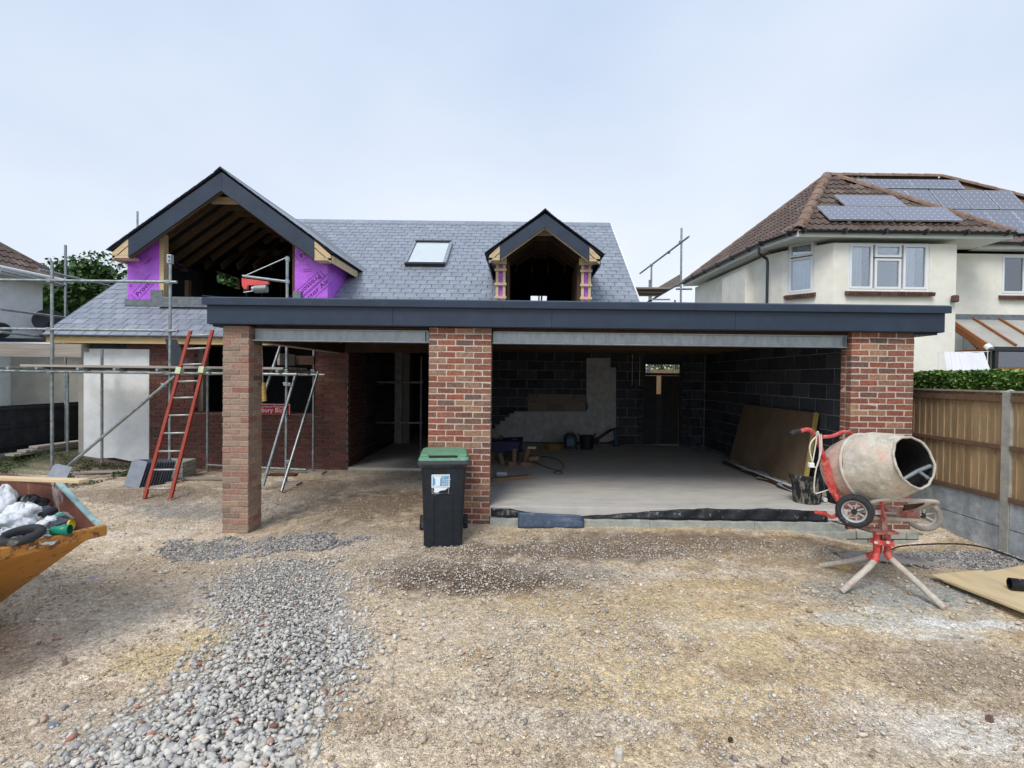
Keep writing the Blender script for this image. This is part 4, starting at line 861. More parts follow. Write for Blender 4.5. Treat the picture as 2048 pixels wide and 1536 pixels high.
for a, b in ((-.385, .55), (.553, 1.6), (1.603, 2.9), (2.903, 4.02)): bx('kerb_unit', (a, 6.24, -.16), (b, 6.318, .085-.004*(a > 1)), 'concrete_kerb', kb, bevel=.006)
bx('kerb_unit', (2.9, 6.20, -.22), (4.02, 6.238, -.02), 'concrete_kerb', kb, bevel=.006)
# black membrane lying over the slab edge
def ribbon(name, pts, m, label, cat, thick=.006, seed=1, nv=5, hang=.0):
    """pts: list of (px,top_py,bottom_py); sheet hugging the slab edge"""
    b = MB(); n = 60
    def fn(u, v):
        t = u*(len(pts)-1); i = min(int(t), len(pts)-2); f = t-i; a, c = pts[i], pts[i+1]
        px = a[0]+(c[0]-a[0])*f; yt = a[1]+(c[1]-a[1])*f; yb = a[2]+(c[2]-a[2])*f
        p = at(px, yt+(yb-yt)*v, 6.235); return Vector((p.x, 6.312-.006*math.sin(px*.31+seed)-.03*v-.012*math.sin(px*.11+v*3), p.z))
    b.sheet(n, nv, fn); o = b.build(name, m, None, smooth=True, label=label, cat=cat); s = o.modifiers.new('s', 'SOLIDIFY'); s.thickness = thick; return o
ribbon('plastic_membrane', [(981,1019,1035),(1020,1021,1035),(1050,1026,1036),(1100,1035,1040)], 'poly_black', 'short black damp proof membrane under the slab edge by the middle pillar', 'membrane')
ribbon('plastic_membrane', [(1140,1036,1039),(1200,1034,1039),(1300,1026,1040),(1380,1021,1041),(1420,1020,1042),(1480,1022,1043),(1540,1020,1044),(1600,1023,1045),(1660,1026,1046)], 'poly_black', 'long torn black membrane along the slab edge towards the cement mixer', 'membrane', seed=4)
b = MB(); c0 = at(1101, 1042, 6.17)
b.sheet(24, 6, lambda u, v: at(1036+u*131, 1024+v*32+(6*u if v < .5 else 0)-((.5-abs(.5-u))*0)+ (0 if u < .93 else (u-.93)*60*(1-v)), 6.22-.04*v-.01*math.sin(u*9)))
o = b.build('rubber_flap', 'poly_blue', None, smooth=True, label='stiff blue grey offcut leaning on the kerb right of the middle pillar', cat='offcut'); o.modifiers.new('s', 'SOLIDIFY').thickness = .012
# ---------------------------------------------------------------- neighbour house on the right
nh = thing('rendered_house', 'cream rendered house with hipped tile roof and solar panels beyond the fence', 'house', (9, 12, 0))
EZ = 5.18
E1 = Vector((6.10, 11.30, EZ)); E2 = Vector((10.88, 11.30, EZ)); B1 = Vector((5.80, 12.45, EZ)); C1 = Vector((5.52, 17.5, EZ)); P0 = Vector((8.20, 13.8, 7.40)); R0 = Vector((11.29, 13.8, 7.40))
M1 = Vector((10.2, 12.1, EZ)); M2 = Vector((16.5, 12.1, EZ)); Q2 = Vector((15.5, 17.5, EZ))
def tile_mesh(L_, W_, m):          # rolled interlocking tile, built in its own plane: x across, y up the slope
    b = MB(); n = 10
    for j, (y, dz) in enumerate(((-L_/2, .030), (L_/2, 0))):
        for i in range(n+1):
            u = i/n; z = .038*(max(0, math.sin(2*PI*u*2-1.2)))**.8*(.9) if True else 0
            b.v.append((-W_/2+W_*1.03*u, y, z+dz)); 
    for i in range(n): b.f.append((i, i+1, n+2+i, n+1+i))
    k = len(b.v)
    for i in range(n+1): x_, y_, z_ = b.v[i]; b.v.append((x_, y_+.004, z_-.024))
    for i in range(n): b.f.append((k+i, k+i+1, i+1, i))
    return b.mesh('roof_tile', m)
tmesh = [tile_mesh(.36, .33, 'roof_tile')]
def tile_plane(o, u, s, poly, parent, W_=.33, G=.30, skip=None):
    """tiles over the 3d polygon `poly` lying in the plane o,u,s"""
    n = u.cross(s).normalized(); P2 = [((p-o).dot(u), (p-o).dot(s)) for p in poly]; xs_ = [p[0] for p in P2]; ys_ = [p[1] for p in P2]; got = []
    y = min(ys_)-.02; 
    while y < max(ys_):
        x = min(xs_)-.1
        while x < max(xs_)+.1:
            if inpoly(np.array([x]), np.array([y+G*.5]), P2)[0] and not (skip and skip(x, y)):
                M_ = Matrix((u, s, n)).transposed().to_4x4(); c = o+u*x+s*(y+G*.55)+n*.02; M_ = T(*c) @ M_; got.append(put('roof_tile', tmesh[0], parent, M_ @ Matrix.Rotation(random.uniform(-.012,.012), 4, 'Z')))
            x += W_
        y += G
    return got
roofn = thing  # noqa
def deck(pts, name='roof', th=.06):
    n = (pts[1]-pts[0]).cross(pts[2]-pts[0]).normalized()
    if n.z < 0: n = -n
    return MB().prism([p-n*.01 for p in pts], -n*th).build(name, 'roof_tile', nh)
nr = deck([E1, E2, P0])
def slope_axes(a, b, top):
    u = (b-a).normalized(); n = u.cross(top-a).normalized(); 
    if n.z < 0: u = -u; n = u.cross(top-a).normalized()
    s = n.cross(u); return u, s
u, s = slope_axes(E1, E2, P0); tile_plane(E1, u, s, [E1, E2, P0], nr)
nr2 = deck([C1, E1, P0]); B_ = E1
u, s = slope_axes(C1, E1, P0); o_ = C1 if (E1-C1).dot(u) > 0 else E1; tile_plane(o_, u, s, [C1, E1, P0], nr2, W_=.31, G=.27)
nr3 = deck([M1, M2, R0, P0]); u, s = slope_axes(M1, M2, P0)
tile_plane(M1, u, s, [M1, M2, R0, P0], nr3, skip=lambda x, y: (y > .55 and -.9 < x < 3.6))
nr4 = deck([M2, Q2, R0]); deck([C1, R0, P0]); deck([C1, Q2, R0])
def capline(a, b, nm='hip_tile', w_=.13):
    L_ = (b-a).length; n = int(L_/.42); d = (b-a)/n
    for i in range(n):
        p = a+d*i; q = a+d*(i+1)*1.0; ax_ = (q-p).normalized(); mb = MB(); sd_ = ax_.cross(Vector((0,0,1))).normalized(); up = sd_.cross(ax_)
        k = 7; b0 = len(mb.v)
        for t_, rr_ in ((p-ax_*.02, 1.08), (q, .98)):
            for r_i in (1, .85):
                for j in range(k): an = PI*(j/(k-1)); mb.v.append(tuple(t_+rr_*r_i*w_*(math.cos(an)*sd_+math.sin(an)*up)))
        for j in range(k-1): mb.f += [(j, j+1, 2*k+j+1, 2*k+j), (k+j+1, k+j, 3*k+j, 3*k+j+1), (j+1, j, k+j, k+j+1), (2*k+j, 2*k+j+1, 3*k+j+1, 3*k+j)]
        mb.build(nm, 'ridge_tile', nh)
capline(E1+Vector((.02,.02,0)), P0); capline(E2, P0+Vector((.25,-.05,-.05)), w_=.10); capline(C1, P0, w_=.09); capline(P0, R0, 'ridge_tile', .10); capline(M2, R0, w_=.10)
# solar panels
def solar(o, u, s, x0, y0, w_, h_, lift=.13):
    n = u.cross(s).normalized(); c = o+u*(x0+w_/2)+s*(y0+h_/2)+n*lift
    M_ = Matrix((u, s, n)).transposed().to_4x4(); M_.translation = c
    b = MB(); b.box((-w_/2, -h_/2, -.02), (w_/2, h_/2, .015)); pn = put('solar_panel', b.mesh('solar_panel', 'solar'), nh, M_)
    b = MB(); t = .010
    for a_, c_ in (((-w_/2-.002, -h_/2-.002), (w_/2+.002, -h_/2+t)), ((-w_/2-.002, h_/2-t), (w_/2+.002, h_/2+.002)), ((-w_/2-.002, -h_/2+t), (-w_/2+t, h_/2-t)), ((w_/2-t, -h_/2+t), (w_/2+.002, h_/2-t))): b.box((*a_, -.022), (*c_, .019))
    put('panel_frame', b.mesh('panel_frame', 'panel_alu'), pn, M_)
def on_plane(px, py, o, n):
    d = ray(px, py); e = Vector((0,0,EYE)); t = (o-e).dot(n)/d.dot(n); return e+d*t
u, s = slope_axes(E1, E2, P0); n = u.cross(s).normalized(); off = E1+n*.13
def uv_(px, py, o): q = on_plane(px, py, off if o is E1 else offm, n if o is E1 else nm_); a = E1 if o is E1 else M1; return (q-a).dot(u if o is E1 else um), (q-a).dot(s if o is E1 else sm_)
um, sm_ = slope_axes(M1, M2, P0); nm_ = um.cross(sm_).normalized(); offm = M1+nm_*.13
x0, y0 = uv_(1661, 439, E1); x1, _ = uv_(1791, 441, E1); _, y1 = uv_(1634, 413, E1)
solar(E1, u, s, x0, y0, x1-x0-.02, y1-y0); xx1, _ = uv_(1925, 442, E1); solar(E1, u, s, x1+.03, y0+.0, xx1-x1-.03, y1-y0)
a0, b0 = uv_(1694, 413, E1); a1, _ = uv_(1815, 415, E1); _, b1_ = uv_(1665, 391, E1); solar(E1, u, s, a0, b0+.02, a1-a0, b1_-b0-.02)
# brackets below the lower panels
for px in (1697, 1768, 1836, 1905): q = on_plane(px, 444, E1+n*.05, n); MB().obox(q, u*.03, s*.05, n*.03).build('bracket', 'white_pvc', nh)
for (bl, br, tl) in (((1722,376),(1829,377),(1701,359)), ((1829.5,377),(1930,378),(1801,360))):
    x0, y0 = uv_(*bl, M1); x1, _ = uv_(*br, M1); _, y1 = uv_(*tl, M1); solar(M1, um, sm_, x0, y0, x1-x0-.02, y1-y0)
_, ya = uv_(1900, 418, M1); _, yb = uv_(1800, 379, M1)
for i, (pl, pr) in enumerate(((1838-54, 1886-48+0), (1838, 1886+0), (1886+3, 1942), (1945, 1998), (2001, 2056))):
    x0, _ = uv_(pl+(50 if i else 54), 418, M1) if False else uv_(pl, 418, M1); x1, _ = uv_(pr, 418, M1); solar(M1, um, sm_, x0, ya, x1-x0-.02, yb-ya-.03)
_, yc_ = uv_(2030, 466, M1); _, yd = uv_(1950, 420, M1); x0, _ = uv_(1948, 466, M1); wd = uv_(2006, 466, M1)[0]-x0
for i in range(5): solar(M1, um, sm_, x0+(i)*(wd), yc_, wd-.02, yd-yc_-.03)
# walls: bay with chamfer, side wall, chimney breast, main front
WZ = 4.98
bay = [(7.02, 11.50), (9.82, 11.50), (9.82, 12.32), (18, 12.32), (18, 17.3), (5.95, 17.3), (6.10, 12.62), (6.28, 12.30)]
holes_front = (at(1697,485,11.5), at(1858,582,11.5)); 
FW = (holes_front[0].x, holes_front[1].x, holes_front[1].z, holes_front[0].z)
polyplate('bay_wall', [(7.02,-.2),(9.82,-.2),(9.82,WZ),(7.02,WZ)], [[(FW[0],FW[2]),(FW[1],FW[2]),(FW[1],FW[3]),(FW[0],FW[3])]], lambda a, b: (a, 11.5, b), (0,.15,0), 'render_cream', nh)
ca, cb_ = Vector((6.28, 12.30, 0)), Vector((7.019, 11.502, 0)); cu = (cb_-ca).normalized(); cn = Vector((cu.y, -cu.x, 0)); CL = (cb_-ca).length
def onchamf(px, py): q = on_plane(px, py, ca, cn); return (q-ca).dot(cu), q.z
c0_, c1_ = onchamf(1577, 489), onchamf(1627, 583); CWn = (max(.12, c0_[0]), min(c1_[0], CL-.08), c1_[1], c0_[1])
polyplate('chamfer_wall', [(0,-.2),(CL,-.2),(CL,WZ),(0,WZ)], [[(CWn[0],CWn[2]),(CWn[1],CWn[2]),(CWn[1],CWn[3]),(CWn[0],CWn[3])]], lambda a, b: ca+cu*a+Vector((0,0,b)), -cn*.15, 'render_cream', nh)
MB().prism([(6.278,12.30,-.2),(6.278,12.30,WZ),(6.10,12.66,WZ),(6.10,12.66,-.2)], (.1,.05,0)).build('side_wall', 'render_cream', nh)
MB().prism([(6.097,12.66,-.2),(6.097,12.66,WZ),(5.86,17.3,WZ),(5.86,17.3,-.2)], (.15,0,0)).build('side_wall', 'render_cream', nh)
MB().prism([(5.84,13.35,-.2),(5.84,13.35,WZ-.2),(5.78,14.75,WZ-.2),(5.78,14.75,-.2)], (.4,0,0)).build('chimney_breast', 'render_cream', nh)
# main front wall right of the bay with its window
mw = (at(2004,508,12.32), at(2100,590,12.32)); MW = (mw[0].x, mw[1].x, mw[1].z, mw[0].z)
lw = (at(1812,690,12.32), at(1849,760,12.32))
polyplate('front_wall', [(9.822,-.2),(18,-.2),(18,WZ),(9.822,WZ)], [[(MW[0],MW[2]),(MW[1],MW[2]),(MW[1],MW[3]),(MW[0],MW[3])]], lambda a, b: (a, 12.32, b), (0,.15,0), 'render_cream', nh)
MB().box((9.80, 11.651, -.2), (9.815, 12.319, WZ)).build('bay_return', 'render_cream', nh)
MB().box((6.2, 16.9, -.2), (18, 17.2, WZ)).build('back_wall', 'render_cream', nh)
bx('room_floor', (6.4, 12.35, 2.9), (17.9, 16.8, 3.0), 'room_dark', nh); bx('room_wall', (6.4, 13.4, 3.0), (17.9, 13.5, WZ), 'room_dark', nh); bx('ceiling', (6.3, 12.6, 4.99), (17.9, 16.8, 5.05), 'room_dark', nh)
# soffits and gutters
MB().prism([E1+Vector((.03,.03,-.10)), E2+Vector((0,.03,-.10)), Vector((10.85,12.32,EZ-.10)), Vector((6.1,13.1,EZ-.1)), B1+Vector((.03,0,-.10))], (0,0,.02)).build('soffit', 'white_paint', nh)
MB().prism([B1+Vector((.03,.0,-.12)), Vector((6.3,12.9,EZ-.12)), Vector((6.1,17.4,EZ-.12)), C1+Vector((.03,0,-.12))], (0,0,.02)).build('soffit', 'white_paint', nh)
MB().prism([Vector((10.86,12.12,EZ-.12)), M2+Vector((0,.02,-.12)), M2+Vector((0,.4,-.12)), Vector((10.86,12.4,EZ-.12))], (0,0,.02)).build('soffit', 'white_paint', nh)
for a, b in ((E1, E2), (B1, E1), (C1, B1), (Vector((10.86,12.1,EZ)), M2)):
    d = (b-a).normalized(); mb = MB(); mb.beam(a+Vector((0,0,-.05)), b+Vector((0,0,-.05)), .02, .16); mb.build('fascia', 'white_paint', nh)
    nn = Vector((d.y, -d.x, 0)); mb = MB(); pr = []
    for k in range(7): an = PI+PI*k/6; pr.append((math.cos(an)*.055, math.sin(an)*.055))
    v = [a+nn*(.075+q[0])+Vector((0,0,.0+q[1])) for q in pr]+[a+nn*(.075+q[0]*.88)+Vector((0,0,.0+q[1]*.88)) for q in pr[::-1]]; mb.prism(v, b-a); mb.build('gutter', 'gutter_black', nh)
    L_ = (b-a).length
    for k in range(int(L_/.9)+1): q = a+d*min(L_-.03, .1+k*.9)+nn*.075+Vector((0,0,-.01)); MB().obox(q, d*.02, nn*.062, Vector((0,0,.055))).build('gutter_bracket', 'gutter_black', nh)
dp = at(1518, 497, 12.35); MB().tube([dp+Vector((0,0,.02)), dp+Vector((0,0,-.12)), dp+Vector((.22,.05,-.24)), dp+Vector((.24,.05,-.32)), (dp.x+.24, dp.y+.05, 0)], .035).build('downpipe', 'gutter_black', nh)
# windows
def window(o, u, n, w_, h_, cells, parent, cur=True, bars=()):
    """o: outer bottom left corner, cells: list of (x0,x1,z0,z1) fractions, each an openable light"""
    Z = Vector((0,0,1)); f = MB(); t = .045
    def bar(a, b, c, d, y0=.02, y1=.08): f.obox(o+u*(a+b)/2+Z*(c+d)/2-n*(y0+y1)/2, u*(b-a)/2, Z*(d-c)/2, n*(y1-y0)/2)
    bar(0, w_, 0, t); bar(0, w_, h_-t, h_); bar(0, t, t, h_-t); bar(w_-t, w_, t, h_-t)
    fo = f.build('window_frame', 'white_pvc', parent)
    for (a, b, c, d) in cells:
        a, b, c, d = a*w_, b*w_, c*h_, d*h_; f = MB(); k = .055
        bar(a+.005, b-.005, c+.005, c+k, .005, .06); bar(a+.005, b-.005, d-k, d-.005, .005, .06); bar(a+.005, a+k, c+k, d-k, .005, .06); bar(b-k, b-.005, c+k, d-k, .005, .06)
        f.build('sash', 'white_pvc', fo); f = MB(); bar(a+k, b-k, c+k, d-k, .035, .04); f.build('pane', 'glass', fo)
    return fo
def curtain(o, u, n, x0, x1, z0, z1, parent, gather=.0, seed=1):
    b = MB(); Z = Vector((0,0,1)); nn = 60
    b.sheet(nn, 8, lambda a, c: o+u*(x0+(x1-x0)*a+(gather*math.sin(c*PI)*(1-a) if gather else 0))+Z*(z1+(z0-z1)*c)-n*(.16+.018*math.sin(a*(x1-x0)*70+seed)+.01*math.sin(a*33+c*4))); return b.build('curtain', 'curtain', parent, smooth=True)
U = Vector((1,0,0)); NN = Vector((0,-1,0))
w0 = window(Vector((FW[0], 11.5, FW[2])), U, NN, FW[1]-FW[0], FW[3]-FW[2], [(.02,.31,.03,.97),(.33,.66,.70,.97),(.33,.66,.03,.68),(.68,.98,.03,.97)], nh)
W_ = FW[1]-FW[0]; o_ = Vector((FW[0], 11.5, FW[2])); H_ = FW[3]-FW[2]
curtain(o_, U, NN, .04, .42, .0, H_, w0); curtain(o_, U, NN, W_-.45, W_-.22, .0, H_, w0, seed=3)
oc = ca+cu*CWn[0]+Vector((0,0,CWn[2])); w1 = window(oc, cu, cn, CWn[1]-CWn[0], CWn[3]-CWn[2], [(.03,.97,.02,.70),(.03,.97,.72,.98)], nh); curtain(oc, cu, cn, .03, CWn[1]-CWn[0]-.03, 0, CWn[3]-CWn[2], w1, seed=2)
w2 = window(Vector((MW[0], 12.32, MW[2])), U, NN, MW[1]-MW[0], MW[3]-MW[2], [(.02,.5,.03,.97),(.51,.98,.03,.97)], nh); curtain(Vector((MW[0], 12.32, MW[2])), U, NN, .03, .12, 0, MW[3]-MW[2], w2)
lo_ = Vector((lw[0].x, 12.30, lw[1].z)); w3 = window(lo_, U, NN, lw[1].x-lw[0].x, lw[0].z-lw[1].z, [(.03,.97,.62,.97),(.03,.97,.03,.60)], nh); bx('window_back', (lo_.x, 12.302-.0+.01, lo_.z), (lo_.x+lw[1].x-lw[0].x, 12.318, lw[0].z), 'room_dark', nh)
# brick sills and lintel: one brick each
def bricksill(o, u, n, w_, parent, h_=.075, tilt=.3):
    k = int(w_/.075); Z = Vector((0,0,1))
    for i in range(k):
        c = o+u*(w_*(i+.5)/k)+n*.03-Z*(h_/2); y = (n-Z*tilt).normalized(); z = (Z+n*tilt).normalized()
        M_ = Matrix((u, y, z)).transposed().to_4x4(); M_.translation = c; put('brick', cbox(round(w_/k-.009,3), .16, h_, 'sill_brick', .004, .002), parent, M_)
sl = bx('sill', (FW[0]-.04, 11.47, FW[2]-.105), (FW[1]+.04, 11.51, FW[2]-.03), 'mortar_grey', nh); bricksill(Vector((FW[0]-.07, 11.5, FW[2]-.03)), U, NN, W_+.14, sl, .085)
sl2 = MB().obox(oc+cu*(CWn[1]-CWn[0])/2-Vector((0,0,.06))+cn*.0, cu*((CWn[1]-CWn[0])/2+.03), cn*.02, Vector((0,0,.035))).build('sill', 'mortar_grey', nh); bricksill(oc-cu*.06-Vector((0,0,.03)), cu, cn, CWn[1]-CWn[0]+.12, sl2, .085)
sl3 = bx('sill', (MW[0]-.04, 12.29, MW[2]-.105), (MW[1], 12.33, MW[2]-.03), 'mortar_grey', nh); bricksill(Vector((MW[0]-.07, 12.32, MW[2]-.03)), U, NN, .75, sl3, .085)
ll = bx('lintel', (at(1826,670,12.3).x, 12.302, at(1826,696,12.3).z), (at(1851,670,12.3).x, 12.318, at(1826,672,12.3).z), 'mortar_grey', nh)
x = at(1826,670,12.3).x; z0, z1 = at(1826,696,12.3).z, at(1826,672,12.3).z
while x < at(1849,670,12.3).x: put('brick', cbox(.06, .1, round(z1-z0-.01,2), 'brick_red'), ll, T(x+.03, 12.33, (z0+z1)/2)); x += .072
vt = at(1906, 597, 11.45); MB().box((vt.x-.05, 11.36, vt.z-.09), (vt.x+.08, 11.47, vt.z+.07)).build('security_light', 'sill_brick', nh, bevel=.03)
bx('wall_slot', (5.82-.0, 15.05, 2.9), (5.97, 15.13, 3.75), 'board_old', nh)

# ---------------------------------------------------------------- conservatory
co = thing('conservatory', 'brown framed lean-to conservatory with glass roof behind the hedge', 'conservatory', (12, 11, 0))
A = at(1896, 640, 12.28); z_top = at(1950, 634, 12.2).z; 
RT = lambda x, f: Vector((x, 12.25-1.08*f, z_top-.05-.73*f))
xl_ = at(1897, 700, 12.2).x
fz = RT(0,1).z
MB().beam((xl_, 12.26, z_top), (17, 12.26, z_top), .06, .14).build('flashing', 'lead_flashing', co)
MB().prism([RT(xl_, 0)+Vector((0,0,-.01)), RT(17, 0)+Vector((0,0,-.01)), RT(17, 1)+Vector((0,0,-.01)), RT(xl_, 1)+Vector((0,0,-.01))][::-1], (0,0,.012)).build('roof_glass', 'polycarb', co)
for x in np.arange(xl_, 17, .62): MB().beam(RT(x, 0)+Vector((0,0,.03)), RT(x, 1.0)+Vector((0,0,.03)), .045, .05).build('glazing_bar', 'conserv_brown', co)
MB().beam(RT(xl_-.02, 0)+Vector((0,0,-.06)), RT(xl_-.02, 1)+Vector((0,0,-.06)), .06, .14).build('verge_beam', 'conserv_brown', co)
MB().tube([RT(xl_-.02, .98)+Vector((0,-.02,.0)), RT(xl_-.02, 1.06)+Vector((0,-.02,-.02))], .07).build('finial', 'white_pvc', co)
MB().beam(RT(xl_-.05, 1.03)+Vector((0,0,-.03)), RT(17, 1.03)+Vector((0,0,-.03)), .11, .09).build('gutter', 'gutter_black', co)
yF = RT(0,1).y+.05
bx('corner_post', (xl_-.03, yF-.03, 0), (xl_+.07, yF+.06, fz-.04), 'gutter_black', co); bx('downpipe', (xl_+.10, yF-.12, 0), (xl_+.17, yF-.05, fz-.04), 'gutter_black', co)
for z_ in (fz-.11, fz-.52, 1.0): bx('front_rail', (xl_+.2, yF-.02, z_), (17, yF+.04, z_+.07), 'conserv_brown', co)
for x in np.arange(xl_+.2, 17, .95): bx('front_stile', (x, yF-.025, 0), (x+.07, yF+.045, fz-.05), 'conserv_brown', co)
bx('front_glass', (xl_+.2, yF+.0, .9), (17, yF+.01, fz-.1), 'glass', co); bx('plinth', (xl_, yF, -.2), (17, yF+.1, .6), 'render_cream', co)
bx('side_rail', (xl_-.02, yF+.06, fz-.12), (xl_+.04, 12.2, fz-.05), 'conserv_brown', co); bx('side_stile', (xl_-.02, 12.12, .5), (xl_+.04, 12.2, z_top-.12), 'conserv_brown', co)
MB().prism([(xl_, yF+.12, .5), (xl_, 12.12, .5), (xl_, 12.12, z_top-.22), (xl_, yF+.12, fz-.14)], (.01,0,0)).build('side_glass', 'glass', co); bx('side_stile', (xl_-.02, yF+.06, .5), (xl_+.04, yF+.12, fz-.12), 'conserv_brown', co)
b = MB(); q0 = at(1888,706,9.9); q1 = at(1968,704,9.9)
b.sheet(70, 10, lambda a, c: Vector((q0.x+.03*c*(-1)+(q1.x-q0.x+.10*c)*a, 9.9-.16*c*1-.022*math.sin(a*26)*(.25+c)-.008*math.sin(a*61), q0.z+.02-(.60*c)-.006*math.sin(a*18))))
lw_ = thing('laundry', 'white sheet hung out to dry behind the hedge', 'sheet', (q0.x+.3, 9.9, q0.z-.55)); b.build('cloth', 'white_cloth', lw_, smooth=True)
MB().tube([(q0.x-.1, 9.93, q0.z+.01), (q1.x+.12, 9.93, q1.z+.01)], .007).build('rail', 'white_pvc', lw_); MB().tube([(q1.x+.1, 9.93, q1.z), (q1.x+.1, 9.93, -.1)], .007).build('leg', 'white_pvc', lw_); MB().tube([(q0.x-.08, 9.93, q0.z), (q0.x-.08, 9.93, -.1)], .007).build('leg', 'white_pvc', lw_)

# ---------------------------------------------------------------- foliage
def leaves(name, P, S, m, parent=None, up=.35, **k):
    n = len(P); nrm = RNG.normal(size=(n,3)); nrm[:,2] = np.abs(nrm[:,2])+up; nrm /= np.linalg.norm(nrm, axis=1)[:,None]
    t = np.cross(nrm, RNG.normal(size=(n,3))); t /= np.linalg.norm(t, axis=1)[:,None]+1e-9; b_ = np.cross(nrm, t); S = np.asarray(S)[:,None]
    base = P-t*S*.5; tip = P+t*S*.5; l = P+b_*S*.28+nrm*S*.06; r = P-b_*S*.28+nrm*S*.06
    V = np.stack([base, r, tip, l], 1).reshape(-1, 3); me = bpy.data.meshes.new(name); me.vertices.add(n*4)
    c = V.mean(0); c[2] = V[:,2].min(); me.vertices.foreach_set('co', (V-c).ravel()); me.loops.add(n*6); i = np.arange(n)[:,None]*4
    me.loops.foreach_set('vertex_index', (i+np.array([[0,1,2,0,2,3]])).ravel()); me.polygons.add(n*2); me.polygons.foreach_set('loop_start', np.arange(n*2)*3); me.polygons.foreach_set('loop_total', np.full(n*2, 3)); me.update(calc_edges=True)
    me.materials.append(MATS[m]); return tag(put(name, me, parent, T(*c)), **k)
hd = thing('hedge', 'clipped green laurel hedge behind the wooden fence', 'hedge', (6.1, 6, 0))
n = 42000; side = RNG.random(n) < .62; yy = RNG.uniform(3.2, 9.3, n)
top = 1.965+(fbm(yy, yy*.3, 2.2, 5)-.5)*.09
x_ = np.where(side, 5.72+RNG.exponential(.06, n)+(fbm(yy, yy, 3, 8)-.5)*.12, RNG.uniform(5.72, 6.7, n)); z_ = np.where(side, RNG.uniform(.5, 1, n)**.8*top, top-RNG.exponential(.035, n)+.03)
fr_ = RNG.random(n) < .12; yy = np.where(fr_, 9.3-RNG.exponential(.05, n), yy); x_ = np.where(fr_, RNG.uniform(5.72, 6.7, n), x_)
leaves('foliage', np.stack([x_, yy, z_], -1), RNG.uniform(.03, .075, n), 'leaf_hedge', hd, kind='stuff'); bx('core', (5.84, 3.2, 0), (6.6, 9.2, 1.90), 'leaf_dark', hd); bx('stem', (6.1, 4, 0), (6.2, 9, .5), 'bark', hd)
def tree(label, x, y, r, zc, zt, n, seed, m='leaf_dark', group=None, ls=.22):
    global RNG
    RNG = np.random.default_rng(seed); t = thing('tree', label, 'tree', (x, y, 0), group)
    nb = 26; cs = []; b = MB(); b.tube([(x, y, -.2), (x+.1, y, zc*.45), (x-.1, y+.1, zc)], [r*.10, r*.08, r*.05], 8); b.build('trunk', 'bark', t)
    b = MB()
    for i in range(nb):
        a = RNG.uniform(0, 2*PI); e = RNG.uniform(-.5, 1.3); d = RNG.uniform(.55, .95)*r; c = np.array([x+math.cos(a)*math.cos(e)*d, y+math.sin(a)*math.cos(e)*d, zc+math.sin(e)*d*(zt-zc)/r]); cs.append((c, RNG.uniform(.26, .46)*r)); b.tube([(x, y, zc*.6), tuple((np.array([x,y,zc*.7])+c)/2+RNG.normal(size=3)*.2), tuple(c)], [r*.035, r*.02, r*.008], 5)
    b.build('branches', 'bark', t, kind='stuff')
    k = n//nb; P = []
    for c, rr in cs:
        d = RNG.normal(size=(k,3)); d /= np.linalg.norm(d, axis=1)[:,None]; q = c+d*rr*(RNG.uniform(.35, 1.12, (k,1))**.6)*np.array([1,1,.8]); P.append(q)
    P = np.concatenate(P); leaves('crown', P, RNG.uniform(.5, 1.2, len(P))*ls, m, t, kind='stuff'); return t
tree('large dense green tree rising behind the slate roof at the left', -18.6, 22.5, 3.0, 4.2, 6.6, 26000, 3)
tree('dark tree standing between the white house and the slate roof', -21.6, 22.5, 2.6, 3.4, 5.2, 20000, 5)
tree('bushy tree seen through the gable window of the bungalow', -15.8, 25.5, 2.9, 5.4, 7.8, 22000, 8, ls=.28)
tree('small bright tree seen over the rear door', 6.6, 23.5, 1.1, 2.4, 3.4, 2600, 9, 'leaf_hedge', ls=.16)

# ---------------------------------------------------------------- fences
fn = thing('panel_fence', 'brown closeboard fence on concrete gravel boards and posts at the right', 'fence', (5.30, 5.6, 0))
FX = 5.36
def gf(y): return g(5.2, y)
for k, py in enumerate((7.46, 5.60, 3.74)):
    y0 = py-.05; b = MB(); x0, x1 = FX+.01, FX+.10
    b.prism([(x0, y0, -.3), (x1, y0, -.3), (x1, y0, 1.74), (x0, y0, 1.74)], (0, .1, 0)); b.add([(x0,y0,1.74),(x1,y0,1.74),(x1,y0+.1,1.74),(x0,y0+.1,1.74),((x0+x1)/2,y0+.05,1.775)], [(0,1,4),(1,2,4),(2,3,4),(3,0,4)]); b.build('concrete_post', 'concrete_post', fn)
for (ya, yb) in ((5.65, 7.41), (3.79, 5.55), (7.51, 9.2)):
    z0 = .53
    for zz in (.225, -.08): bx('gravel_board', (FX+.02, ya+.004, zz+.003), (FX+.065, yb-.004, zz+.30), 'gravel_board', fn, bevel=.004)
    y = ya; k = 0
    while y < yb-.01:
        b = MB(); e = min(y+.12, yb); b.prism([(FX+.03, y, z0+.02), (FX+.045, y, z0+.02), (FX+.052, e, z0+.02), (FX+.048, e, z0+.02)], (0, 0, 1.19)); 
        b.v = [(p[0]+random.uniform(-.002,.002), p[1], p[2]) for p in b.v]; b.build('board', 'fence_board', fn); y += .10; k += 1
    for zz, h_ in ((.53, .055), (1.10, .05), (1.63, .07)): bx('rail', (FX+.0, ya+.002, zz), (FX+.03, yb-.002, zz+h_), 'fence_rail', fn, bevel=.003)
    bx('capping', (FX-.01, ya+.002, 1.735), (FX+.075, yb-.002, 1.755), 'board_old', fn)
fb = thing('board_fence', 'low black stained board fence below the white house at the left', 'fence', (-9.65, 9.5, .3))
y = 8.9
while y < 11.0: bx('board', (-9.66-random.uniform(0,.004), y, .31), (-9.645, y+.142, 1.2), 'fence_black', fb); y += .145
